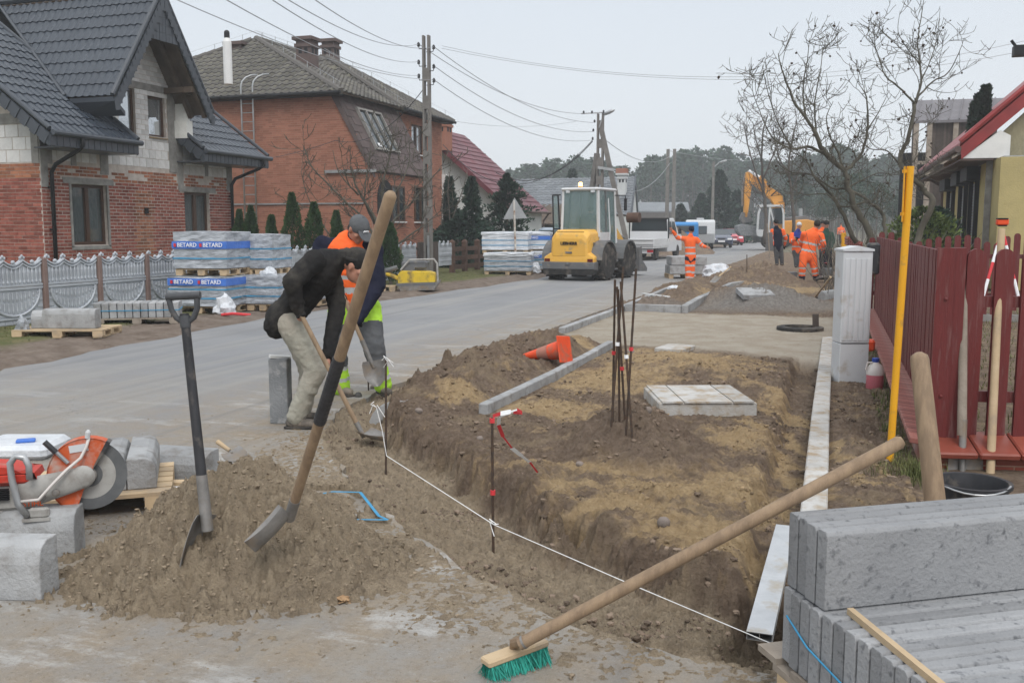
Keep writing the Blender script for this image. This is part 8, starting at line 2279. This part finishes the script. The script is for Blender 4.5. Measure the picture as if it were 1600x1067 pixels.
for d_ in(-.24,.22):q.tube([Cc(626,422,d_),Cc(640,406,d_),Cc(678,405,d_),Cc(683,412,d_),Cc(684,440,d_)],.025,8)
q.build('guard_frame',M['saw_grey'],cp)
q=MB();q.tube([Cc(623,436),Cc(612,430),Cc(600,427)],.05,8);q.build('tow_arm',M['machine_yellow'],cp)
q=MB();q.tube([Cc(600,424),Cc(621,418)],.06,8);q.box(Cc(598,427),(.18,.2,.2));q.box(Cc(597,442),(.08,.08,.35));q.build('handle_block',M['machine_grey'],cp)
sp_=Cc(600,452,-.1);sm=thing('small_pallet','small empty wooden pallet under the compactor handle','pallet',(sp_.x,sp_.y,0));pallet(sm,(sp_.x,sp_.y,0),.6,.5,YAW,h=.13)
# ================================================================ PEOPLE
def remeshed(name,mb,vox,mats,parent,prims=None,smooth=4,off=None,crease=None):
	"""one continuous skin grown over the body's volumes"""
	me=mb.mesh(name+'_src',M['skin']);o=bpy.data.objects.new(name+'_src',me);COL.objects.link(o)
	md=o.modifiers.new('r','REMESH');md.mode='VOXEL';md.voxel_size=vox;md.use_smooth_shade=True
	s=o.modifiers.new('s','SMOOTH');s.factor=.5;s.iterations=smooth
	bpy.context.view_layer.update()
	dg=bpy.context.evaluated_depsgraph_get();m2=bpy.data.meshes.new_from_object(o.evaluated_get(dg));bpy.data.objects.remove(o);m2.name=name
	n=len(m2.vertices);co=np.zeros(n*3,np.float32);m2.vertices.foreach_get('co',co);co=co.reshape(-1,3)
	if crease:
		amp,fr=crease;nr=np.zeros(n*3,np.float32);m2.vertices.foreach_get('normal',nr);nr=nr.reshape(-1,3)
		d=(fbm(co[:,0]*1.3+co[:,1]*.7+3,co[:,2]*1.8+co[:,0]*.5,fr,4,7,.55,ridged=True)-.55)*amp
		co=co+nr*d[:,None]
	if not isinstance(mats,(list,tuple)):mats=[mats]
	m2.materials.clear()
	for m_ in mats:m2.materials.append(m_)
	if prims:
		nf=len(m2.polygons);ce=np.zeros(nf*3,np.float32);m2.polygons.foreach_get('center',ce);ce=ce.reshape(-1,3)
		best=np.full(nf,1e9);mi=np.zeros(nf,np.int32)
		for a,b,ra,rb,rules,base in prims:
			a=np.array(a);b=np.array(b);d=b-a;L2=float(d@d);tt=np.clip(((ce-a)@d)/L2,0,1);q=a+tt[:,None]*d
			ds=np.linalg.norm(ce-q,axis=1)/(ra+(rb-ra)*tt);k=ds<best;best=np.where(k,ds,best);v=np.full(nf,base)
			for t0,t1,idx in rules:v=np.where((tt>=t0)&(tt<=t1),idx,v)
			mi=np.where(k,v,mi)
		m2.polygons.foreach_set('material_index',mi.astype(np.int32))
	m2.vertices.foreach_set('co',(co-np.array(origin_of(parent)if off is None else off)).astype(np.float32).ravel())
	m2.polygons.foreach_set('use_smooth',[True]*len(m2.polygons));m2.update()
	return link(name,m2,parent)
def grip_hand(q,c,shaft,fore,side=1,r=.030,sc=1.0):
	"""palm, four unequal fingers bent round the shaft and a thumb closing from the side"""
	shaft=shaft.normalized();fore=fore.normalized();out=(fore-shaft*fore.dot(shaft)).normalized();lat=shaft.cross(out).normalized()*side
	pc=c-out*(r+.012)*sc
	q.cap(pc-shaft*.030*sc,pc+shaft*.030*sc,.021*sc,.023*sc,10,flat=(lat,.75));q.cap(pc-fore*.05*sc,pc,.024*sc,.026*sc,10)
	for i,ln in enumerate((.92,1.0,.95,.78)):
		o=c+shaft*((i-1.5)*.0205*sc);pts=[]
		for k in range(5):
			a=math.pi+(-.5+k*.78*ln)*1.0;pts.append(o+(out*math.cos(a)+lat*math.sin(a))*-(-1)*(r+.006)*sc)
		for k in range(4):q.cap(pts[k],pts[k+1],(.0098-.0008*k)*sc,(.0092-.0008*k)*sc,8)
	th=c+shaft*.036*sc;q.cap(pc+shaft*.02*sc,th-lat*(r+.002)*sc,.012*sc,.0105*sc,8);q.cap(th-lat*(r+.002)*sc,th+out*(r*.8)*sc-lat*.012*sc,.0105*sc,.009*sc,8)
def open_hand(q,c,d,nrm,sc=1.0):
	d=d.normalized();s=d.cross(nrm).normalized();q.cap(c,c+d*.06*sc,.026*sc,.034*sc,10,flat=(s,.5))
	for i,l in enumerate((.062,.072,.068,.052)):
		b=c+d*.075*sc+s*((i-1.5)*.019*sc);k=b+d*l*.5*sc+nrm*.006;q.cap(b,k,.0095*sc,.0085*sc,7);q.cap(k,k+(d*.8+nrm*.5).normalized()*l*.5*sc,.0085*sc,.007*sc,7)
	q.cap(c+d*.02*sc-s*.02*sc,c+d*.06*sc-s*.052*sc,.012*sc,.009*sc,7)
def head_parts(q,c,f,up,sc=1.0):
	f=f.normalized();up=(up-f*up.dot(f)).normalized();s=f.cross(up).normalized();rt=Matrix((s,f,up)).transposed();P_=lambda x,y,z:c+(s*x+f*y+up*z)*sc
	k=sc
	q.ell(P_(0,-.012,.03),(.076*k,.096*k,.088*k),rt,16,12);q.ell(P_(0,.012,-.03),(.060*k,.072*k,.082*k),rt,16,10);q.ell(P_(0,.058,-.088),(.028*k,.022*k,.020*k),rt)
	q.cap(P_(0,.086,.012),P_(0,.108,-.022),.009*k,.0145*k,8);q.cap(P_(-.03,.082,.022),P_(.03,.082,.022),.011*k,.011*k,8)
	q.cap(P_(-.020,.084,-.056),P_(.020,.084,-.056),.0075*k,.0075*k,8)
	for x in(-1,1):
		q.ell(P_(x*.045,.062,-.018),(.022*k,.02*k,.02*k),rt);q.ell(P_(x*.078,-.006,-.005),(.010*k,.020*k,.032*k),rt)
	return P_,rt,s,f,up
def figure(label,J,outfit,vox=.013,scale=1.0,head_f=None,head_up=UP,hat='beanie',hands=None,cat='person',group=None,girth=1.0,near=False,arms=1.0,big=1.0):
	g=J['ground'];root=thing('person',label,cat,g,group)
	s=scale;B=MB();W=girth
	sh=(J['shR']-J['shL']);shd=sh.normalized()if sh.length>.02 else VIEW_X
	fl=(shd,.66)
	pv,ch,nk=J['pelvis'],J['chest'],J['neck'];wa=pv.lerp(ch,.45)
	for a,b,ra,rb,f_ in((pv,wa,.135,.12,fl),(wa,ch,.12,.145,fl),(ch,nk,.13,.062,fl),(nk,J['head']-(J['head']-nk)*.2,.052,.052,None)):B.cap(a,b,ra*s*W,rb*s*W,14,f_)
	B.cap(J['shL'],J['shR'],.055*s,.055*s,12)
	for k in 'LR':
		B.cap(J['sh'+k],J['el'+k],.048*s,.038*s,10);B.cap(J['el'+k],J['ha'+k],.038*s,.026*s,10)
		B.cap(J['hip'+k],J['kn'+k],.078*s,.055*s,12);B.cap(J['kn'+k],J['an'+k],.052*s,.036*s,12);B.cap(J['an'+k],Vector((J['an'+k].x,J['an'+k].y,g.z+.05)),.034*s,.03*s,10)
		ends=J['ha'+k];q_=(J['ha'+k]-J['el'+k]).normalized();B.cap(ends,ends+q_*.05*s,.026*s,.03*s,8)
	hf=head_f or VIEW_Y*-1
	P_,rt,hs,hf,hu=head_parts(B,J['head'],hf,head_up,s*big)
	s_=s;s=s*big
	remeshed('body',B,min(vox,.010 if near else vox),M['skin'],root,smooth=2)
	for x in(-1,1):
		e_=MB();e_.ell(P_(x*.030,.084,.006),(.009*s,.007*s,.006*s),rt,8,6);e_.build('eye',M['hair'],root,smooth=True)
	s=s_
	T=MB();pr=[];tm=outfit['trousers'];rules_th=outfit.get('thigh',[]);rules_sh=outfit.get('shin',[]);base_t=0;wid=outfit.get('wide',1.0)
	T.cap(pv-UP*.0,(J['hipL']+J['hipR'])/2,.128*s*W,.135*s*W,14,fl);pr.append((pv,(J['hipL']+J['hipR'])/2-UP*.01,.15,.15,[],outfit.get('seat',0)))
	for k in 'LR':
		T.cap(J['hip'+k],J['kn'+k],.100*s*wid,.076*s*wid,14);T.cap(J['kn'+k],J['an'+k]-UP*.015,.076*s*wid,.064*s*wid,14)
		pr+=[(J['hip'+k],J['kn'+k],.1,.076,rules_th,base_t),(J['kn'+k],J['an'+k],.076,.066,rules_sh,base_t)]
	remeshed('trousers',T,vox,[M[m_]for m_ in tm],root,pr,smooth=2,crease=(.020,7)if near else(.014,8))
	Jk=MB();pr=[];jm=outfit['jacket'];rt_=outfit.get('torso',[]);ra_=outfit.get('arm',[]);rf=outfit.get('fore',[])
	hem=pv+(pv-ch).normalized()*outfit.get('hem',.04)
	for a,b,ra,rb in((hem,wa,.168,.158),(wa,ch,.158,.178),(ch,nk,.165,.085)):Jk.cap(a,b,ra*s*W,rb*s*W,16,fl)
	pr.append((hem,nk,.17,.13,rt_,0));Jk.cap(J['shL'],J['shR'],.078*s,.078*s,14)
	for k in 'LR':
		cuff=J['el'+k].lerp(J['ha'+k],.93)
		Jk.cap(J['sh'+k],J['el'+k],.080*s*arms,.066*s*arms,12);Jk.cap(J['el'+k],cuff,.066*s*arms,.046*s*arms,12)
		pr+=[(J['sh'+k],J['el'+k],.078,.062,ra_,outfit.get('sleeve',0)),(J['el'+k],cuff,.062,.046,rf,outfit.get('sleeve',0))]
	Jk.cap(nk-(nk-ch).normalized()*.01,nk+(J['head']-nk).normalized()*.035,.072*s,.068*s,12)
	remeshed('jacket',Jk,vox,[M[m_]for m_ in jm],root,pr,smooth=2,crease=(.024,7)if near else(.012,8))
	if 'vest' in outfit:
		V_=MB();a=wa+(pv-wa)*.9
		for p0,p1,ra,rb in((a,ch,.178,.190),(ch,ch.lerp(nk,.6),.190,.14)):V_.cap(p0,p1,ra*s*W,rb*s*W,16,fl)
		ax=(nk-a);remeshed('vest',V_,vox,[M['hivis'],M['reflective'],M['cloth_navy']],root,[(a,ch.lerp(nk,.8),.18,.15,[(.18,.28,1),(.42,.50,1)],0)],smooth=2,crease=(.015,7))
	for k in 'LR':
		S_=MB();an,to=J['an'+k],J['to'+k];d=(to-an);d.z=0;d=d.normalized()if d.length>.01 else VIEW_X;zf=g.z
		hl=Vector((an.x,an.y,zf+.045))-d*.04;tp=Vector((an.x,an.y,zf+.042))+d*.15;S_.cap(hl,tp,.046*s,.042*s,12,flat=(d.cross(UP),.85));S_.cap(Vector((an.x,an.y,zf+.05)),an+UP*.03,.046*s,.052*s,12)
		remeshed('boot',S_,min(vox,.012),M[outfit.get('boots','boot')],root,smooth=2)
		if near:
			sl_=MB();sl_.box((hl+tp)/2-UP*.032*1.0,(.088,.28,.018),Matrix((d.cross(UP),d,UP)).transposed(),ch=.006);sl_.build('sole',M['rubber'],root)
	for k in 'LR':
		G_=MB();c=J['ha'+k];fo=(J['ha'+k]-J['el'+k]).normalized()
		hd=(hands or{}).get(k)
		if hd is not None:grip_hand(G_,c,hd[0],fo,hd[1],.026)
		else:open_hand(G_,c,fo,VIEW_Y*-1)
		remeshed('glove',G_,.0045 if near else .008,M[outfit.get('gloves','cloth_black')],root,smooth=1)
	H=MB();s=s*big
	if hat=='beanie':
		H.ell(P_(0,-.016,.042),(.086*s,.106*s,.090*s),rt,18,12);o=remeshed('beanie',H,.008,M[outfit.get('hat','cloth_black')],root,smooth=2,crease=(.006,14)if near else None)
		q=MB();q.lathe([(.0,-.0),(.087*s,-.004),(.091*s,.008),(.090*s,.028),(.0,.03)],P_(0,-.016,.025),(hu+hf*-.25).normalized(),22);q.build('brim_fold',M[outfit.get('hat','cloth_black')],o,smooth=True)
	elif hat=='cap':
		H.ell(P_(0,-.012,.040),(.084*s,.104*s,.085*s),rt,18,12);H.ell(P_(0,.108,.030),(.066*s,.075*s,.010*s),Matrix((hs,(hf-hu*.28).normalized(),(hu+hf*.28).normalized())).transposed(),18,8)
		o=remeshed('cap',H,.006,M[outfit.get('hat','cloth_grey')],root,smooth=2)
		q=MB();q.ell(P_(0,-.012,.127),(.008,.008,.006));q.build('button',M['cloth_grey'],o)
		text_mesh('lettering','STIHL',.022,M['print_white'],o,P_(0,.098,.058),hs*1.0,hu,ext=.004)
		hb=MB();hb.ell(P_(0,-.03,-.02),(.078*s,.075*s,.05*s),rt,14,10);remeshed('hair',hb,.008,M['hair'],root,smooth=2)
	elif hat=='hair':
		H.ell(P_(0,-.028,.034),(.088*s,.100*s,.094*s),rt,18,12);remeshed('hair',H,.010,M['hair'],root,smooth=2)
	return root
def J_px(spec,d0):
	"""joints from sight lines: name -> (u, v, depth offset)"""
	return{k:D(u,v,d0+o)for k,(u,v,o)in spec.items()}
	# ---- man in black bending over his shovel
d=7.42
J=J_px(dict(pelvis=(452,487,0),chest=(503,424,0),neck=(535,403,-.02),head=(558,417,-.06),shL=(515,412,.20),shR=(492,408,-.20),elR=(456,440,-.34),haR=(467,487,-.26),elL=(527,480,.12),haL=(512,560,-.06),hipL=(456,500,.10),hipR=(450,500,-.10),knR=(494,578,-.12),knL=(485,582,.12),anR=(462,648,-.10),anL=(472,640,.16),toR=(492,655,-.12),toL=(500,646,.14)),d)
J['ground']=Vector((J['anR'].x,J['anR'].y,.0))
sa,sb=D(466,483,d-.28),D(566,678,d-.30);shv=sb-sa
figure('workman in black jacket and black knit cap bending low over his shovel',J,dict(jacket=['cloth_black'],trousers=['trouser_beige'],hem=.05,gloves='cloth_black',wide=1.10),.012,.98,head_f=(VIEW_X*.80-UP*.42-VIEW_Y*.30),head_up=(UP*.85+VIEW_X*.35),hat='beanie',hands={'R':(shv,1),'L':(shv,-1)},near=True,girth=1.2,arms=1.1,big=1.14)
sh1=thing('shovel','shovel held by the workman in black, its blade in the trench','shovel',sb);q=MB();q.tube([sa-shv.normalized()*.05,sa,sb],[.015,.0185,.0185],12);q.build('handle',M['wood_handle'],sh1,auto=60)
q=MB();q.tube([sb-shv.normalized()*.10,sb+shv.normalized()*.03],[.021,.018],10);q.build('socket',M['steel'],sh1,auto=60)
blade('blade',sh1,D(604,690,d-.45),D(566,677,d-.3),VIEW_Y,UP,L=.24,w=.10,bend=.02)
# ---- workman in cap and orange vest behind him
d=8.85
J=J_px(dict(pelvis=(553,472,.08),chest=(543,402,0),neck=(549,375,-.02),head=(560,359,-.12),shL=(583,386,.0),shR=(505,383,.02),elR=(490,430,.02),haR=(537,470,-.28),elL=(590,446,-.08),haL=(556,505,-.32),hipL=(574,482,.06),hipR=(535,482,.06),knL=(584,542,-.08),knR=(525,546,-.04),anL=(598,600,.0),anR=(533,603,.0),toL=(606,612,-.12),toR=(546,612,-.12)),d)
J['ground']=Vector((J['anR'].x,J['anR'].y,.0))
sa,sb=D(534,458,d-.36),D(582,570,d-.36);shv=sb-sa
figure('workman in grey cap and orange vest with yellow green trousers, head bowed',J,dict(jacket=['cloth_navy'],trousers=['hivis_yellow','cloth_grey','reflective'],seat=0,thigh=[(.42,1,1)],shin=[(0,.45,1),(.45,.55,2),(.75,.85,2)],hem=.05,vest=1,gloves='cloth_black',wide=1.3),.012,1.0,head_f=(VIEW_X*.50-UP*.62-VIEW_Y*.55),head_up=(UP*.8+VIEW_X*.3-VIEW_Y*.3),hat='cap',hands={'R':(shv,1),'L':(shv,-1)},near=True,girth=1.1,arms=1.12,big=1.06)
sh2=thing('shovel','shovel with muddy square blade held by the workman in the cap','shovel',sb);q=MB();q.tube([sa,sb-shv.normalized()*.10],.0185,12);q.build('handle',M['wood_handle'],sh2,auto=60)
q=MB();q.tube([sb-shv.normalized()*.24,sb+shv.normalized()*.03],[.023,.018],10);q.build('socket',M['steel'],sh2,auto=60)
blade('blade',sh2,D(592,612,d-.40),D(584,563,d-.36),VIEW_X,-VIEW_Y,L=.235,w=.105,bend=.02)
q=MB();
# ---- far workers
def far(label,d,spec,outfit,gz=0.0,**kw):
	J=J_px(spec,d);J['ground']=Vector(((J['anL'].x+J['anR'].x)/2,(J['anL'].y+J['anR'].y)/2,min(J['anL'].z,J['anR'].z)-.07));return figure(label,J,outfit,kw.pop('vox',.02),kw.pop('scale',1.0),**kw)
OR=dict(jacket=['hivis','reflective'],torso=[(.14,.22,1),(.42,.50,1)],arm=[(.55,.70,1)],fore=[(.3,.45,1)])
far('surveyor in orange hi vis suit raising one arm beside the kerb pallet',27.6,dict(pelvis=(1079,400,0),chest=(1078,378,0),neck=(1079,369,0),head=(1080,360,0),shL=(1070,373,0),shR=(1088,374,0),elL=(1059,372,0),haL=(1051,361,-.1),elR=(1097,384,0),haR=(1103,386,-.1),hipL=(1075,403,0),hipR=(1082,403,0),knL=(1074,420,0),knR=(1082,420,0),anL=(1075,437,0),anR=(1081,438,0),toL=(1074,441,-.2),toR=(1082,441,-.2)),dict(OR,trousers=['hivis','cloth_navy','reflective'],seat=1,thigh=[(0,.25,1),(.62,.78,2)],shin=[(.2,.38,2),(.7,.85,2)],gloves='skin',boots='hivis',hat='cloth_navy'),head_f=VIEW_Y,scale=.93)
far('burly worker in full orange hi vis suit seen from behind',26.6,dict(pelvis=(1263,394,0),chest=(1268,370,0),neck=(1273,360,0),head=(1277,351,0),shL=(1256,366,.0),shR=(1283,368,-.05),elL=(1252,382,.2),haL=(1262,392,.35),elR=(1287,382,-.1),haR=(1286,395,.1),hipL=(1257,398,0),hipR=(1268,398,0),knL=(1254,415,-.05),knR=(1272,416,0),anL=(1253,434,0),anR=(1275,434,.0),toL=(1252,440,.15),toR=(1278,440,.1)),dict(OR,trousers=['hivis','reflective','cloth_navy'],thigh=[],shin=[(.12,.25,1),(.55,.68,1),(.82,1,2)],wide=1.25,boots='boot',hem=.10),head_f=VIEW_Y+VIEW_X*.3,scale=1.06,girth=1.15,hat='hair')
far('worker in dark bodywarmer with orange sleeves standing with his back turned',32,dict(pelvis=(1215,385,0),chest=(1215,366,0),neck=(1213,356,0),head=(1212,348,0),shL=(1207,361,0),shR=(1223,361,0),elL=(1206,372,0),haL=(1207,384,-.1),elR=(1228,372,0),haR=(1226,383,.1),hipL=(1212,387,0),hipR=(1219,387,0),knL=(1213,398,0),knR=(1221,398,0),anL=(1214,411,0),anR=(1222,412,0),toL=(1213,415,.2),toR=(1223,416,.2)),dict(jacket=['cloth_navy','hivis','reflective'],sleeve=1,arm=[(.6,.75,2)],fore=[(.3,.5,2)],trousers=['cloth_grey']),head_f=VIEW_Y-VIEW_X*.3,scale=.95)
far('bearded worker in orange and blue jacket with pale headband facing the camera',31,dict(pelvis=(1245,389,0),chest=(1244,371,0),neck=(1247,361,0),head=(1249,353,0),shL=(1254,366,0),shR=(1237,367,0),elL=(1257,378,-.1),haL=(1247,376,-.3),elR=(1236,378,-.1),haR=(1243,374,-.3),hipL=(1248,392,0),hipR=(1242,392,0),knL=(1249,402,0),knR=(1243,402,0),anL=(1250,415,0),anR=(1244,415,0),toL=(1250,418,-.2),toR=(1243,418,-.2)),dict(jacket=['hivis','reflective','cloth_blue'],torso=[(.14,.22,1),(.62,1,2)],fore=[(.3,.45,1)],trousers=['cloth_grey'],hat='plastic_white'),head_f=-VIEW_Y+VIEW_X*.1,scale=.95)
far('worker in dark green jacket and black knit cap beside the burly one',30,dict(pelvis=(1292,390,0),chest=(1292,371,0),neck=(1291,360,0),head=(1291,351,0),shL=(1299,366,0),shR=(1284,366,0),elL=(1302,378,-.1),haL=(1298,388,-.25),elR=(1284,378,-.1),haR=(1290,385,-.3),hipL=(1295,393,0),hipR=(1289,393,0),knL=(1296,406,0),knR=(1289,406,0),anL=(1296,419,0),anR=(1290,419,0),toL=(1296,422,-.2),toR=(1290,422,-.2)),dict(jacket=['cloth_green'],trousers=['cloth_navy']),head_f=-VIEW_Y*.8+VIEW_X*.4-UP*.4,scale=.98)
far('worker in orange vest half hidden behind the one in green',36,dict(pelvis=(1285,385,0),chest=(1285,368,0),neck=(1285,358,0),head=(1286,350,0),shL=(1293,362,0),shR=(1278,362,0),elL=(1296,372,0),haL=(1298,380,0),elR=(1276,372,0),haR=(1276,380,0),hipL=(1288,388,0),hipR=(1283,388,0),knL=(1288,398,0),knR=(1283,398,0),anL=(1288,408,0),anR=(1283,408,0),toL=(1288,411,-.2),toR=(1283,411,-.2)),dict(OR,trousers=['cloth_grey']),head_f=-VIEW_Y,vox=.025)
far('distant worker in orange jacket far down the street by the fence',80,dict(pelvis=(1315,367,0),chest=(1314,359,0),neck=(1314,354,0),head=(1314,350.5,0),shL=(1318,357,0),shR=(1310,357,0),elL=(1320,362,0),haL=(1320,367,0),elR=(1309,362,0),haR=(1309,366,0),hipL=(1316,368,0),hipR=(1313,368,0),knL=(1316,374,0),knR=(1313,374,0),anL=(1316,380,0),anR=(1313,380,0),toL=(1316,381,-.2),toR=(1313,381,-.2)),dict(OR,trousers=['cloth_navy']),head_f=-VIEW_Y,vox=.03)
c=L.p
J=dict(ground=c(0,.35,.95),pelvis=c(0,.34,1.32),chest=c(0,.38,1.68),neck=c(0,.42,1.90),head=c(.02,.48,2.06),shL=c(-.2,.40,1.82),shR=c(.2,.40,1.82),elL=c(-.30,.58,1.58),elR=c(.30,.58,1.58),haL=c(-.16,.84,1.58),haR=c(.16,.84,1.58),hipL=c(-.1,.38,1.30),hipR=c(.1,.38,1.30),knL=c(-.14,.78,1.32),knR=c(.14,.78,1.32),anL=c(-.14,.90,1.00),anR=c(.14,.90,1.00),toL=c(-.14,1.0,.97),toR=c(.14,1.0,.97))
figure('driver in dark olive jacket sitting in the loader cab',J,dict(jacket=['cloth_olive'],trousers=['cloth_grey']),.022,1.0,head_f=L.f,hat='hair',girth=1.15)
q=MB();q.tube([c(.17*math.cos(a),.86+.04*math.sin(a),1.56+.17*math.sin(a))for a in[math.pi*2*i/16 for i in range(17)]],.014,6,cap=False);q.build('steering_wheel',M['black'],ld_)
# ---- tools and machine among the workers
t=thing('shovel','large dark shovel stood blade up beside the worker in the dark bodywarmer','shovel',D(1202,405,31));q=MB();q.tube([D(1199,350,31),D(1203,404,31)],.022,6);q.build('handle',M['wood_grey'],t)
q=MB();q.prism([D(1198,364,31),D(1207,363,31),D(1209,392,31),D(1196,392,31)],VIEW_Y*.04);q.build('blade',M['machine_grey'],t)
t=thing('shovel','shovel slanting from the hands of the bearded worker','shovel',D(1256,392,30.7));q=MB();q.tube([D(1241,370,30.7),D(1262,402,30.5)],.02,6);q.build('handle',M['wood_pale'],t);blade('blade',t,D(1266,412,30.5),D(1262,402,30.5),VIEW_X,-VIEW_Y,L=.28,w=.11)
cm=thing('site_machine','black tubular framed compacting machine in front of the worker in green','machine',D(1291,436,26.4))
q=MB();pts=[D(u,v,26.4)for u,v in((1283,420),(1281,405),(1283,394),(1290,391),(1297,394),(1299,405),(1299,422))];q.tube(pts,.022,8);q.tube([D(1284,412,26.2),D(1299,412,26.2)],.02,6);q.tube([D(1284,420,26.1),D(1284,402,26.5)],.02,6);q.build('frame',M['black'],cm)
q=MB();q.box(D(1291,425,26.4),(.32,.3,.26),Matrix.Rotation(YAW,3,'Z'),ch=.05);q.lathe([(.05,0),(.09,.03),(.09,.10),(.03,.12)],D(1291,419,26.4),UP,10);q.build('engine',M['machine_grey'],cm)
q=MB();q.box(D(1292,412,26.3),(.12,.1,.05),Matrix.Rotation(YAW,3,'Z'),ch=.01);q.build('engine_cap',M['tape_red'],cm)
q=MB();q.box(D(1292,434,26.2),(.45,.55,.07),Matrix.Rotation(YAW,3,'Z')@Matrix.Rotation(-.15,3,'X'),ch=.02);q.build('plate',M['steel'],cm)
q=MB();q.beam(D(1318,364,22),D(1318,386,22),.09,.09);tag(q.build('marker_stub',M['yellow_paint']),'short yellow post behind the white cabinet','post')
tl=thing('roof_tile_stack','low slanting stack of red brown roof tiles behind the white cabinet','tiles',D(1333,384,20))
for i in range(7):
	for j in range(3):q=MB();q.box(D(1324+i*3.2,372+i*1.4+j*4,20-i*.1),(.035,.22,.06),Matrix.Rotation(YAW,3,'Z')@Matrix.Rotation(.5,3,'Y'),0,R.random());q.build('roof_tile',M['clinker_tile'],tl)
	# ================================================================ HAZE
hz=bpy.data.materials.new('haze');hz.use_nodes=True
hn=hz.node_tree.nodes;hl=hz.node_tree.links;hn.clear()
ho=hn.new('ShaderNodeOutputMaterial');hv=hn.new('ShaderNodeVolumePrincipled')
hv.inputs['Color'].default_value=(0.91,0.955,1.0,1);hv.inputs['Density'].default_value=0.0014;hv.inputs['Anisotropy'].default_value=0.0
hl.new(hv.outputs[0],ho.inputs['Volume'])
q=MB();q.box((-20,170,12.5-1.6),(500,372,28));HZ=q.build('haze',hz);tag(HZ,kind='stuff')
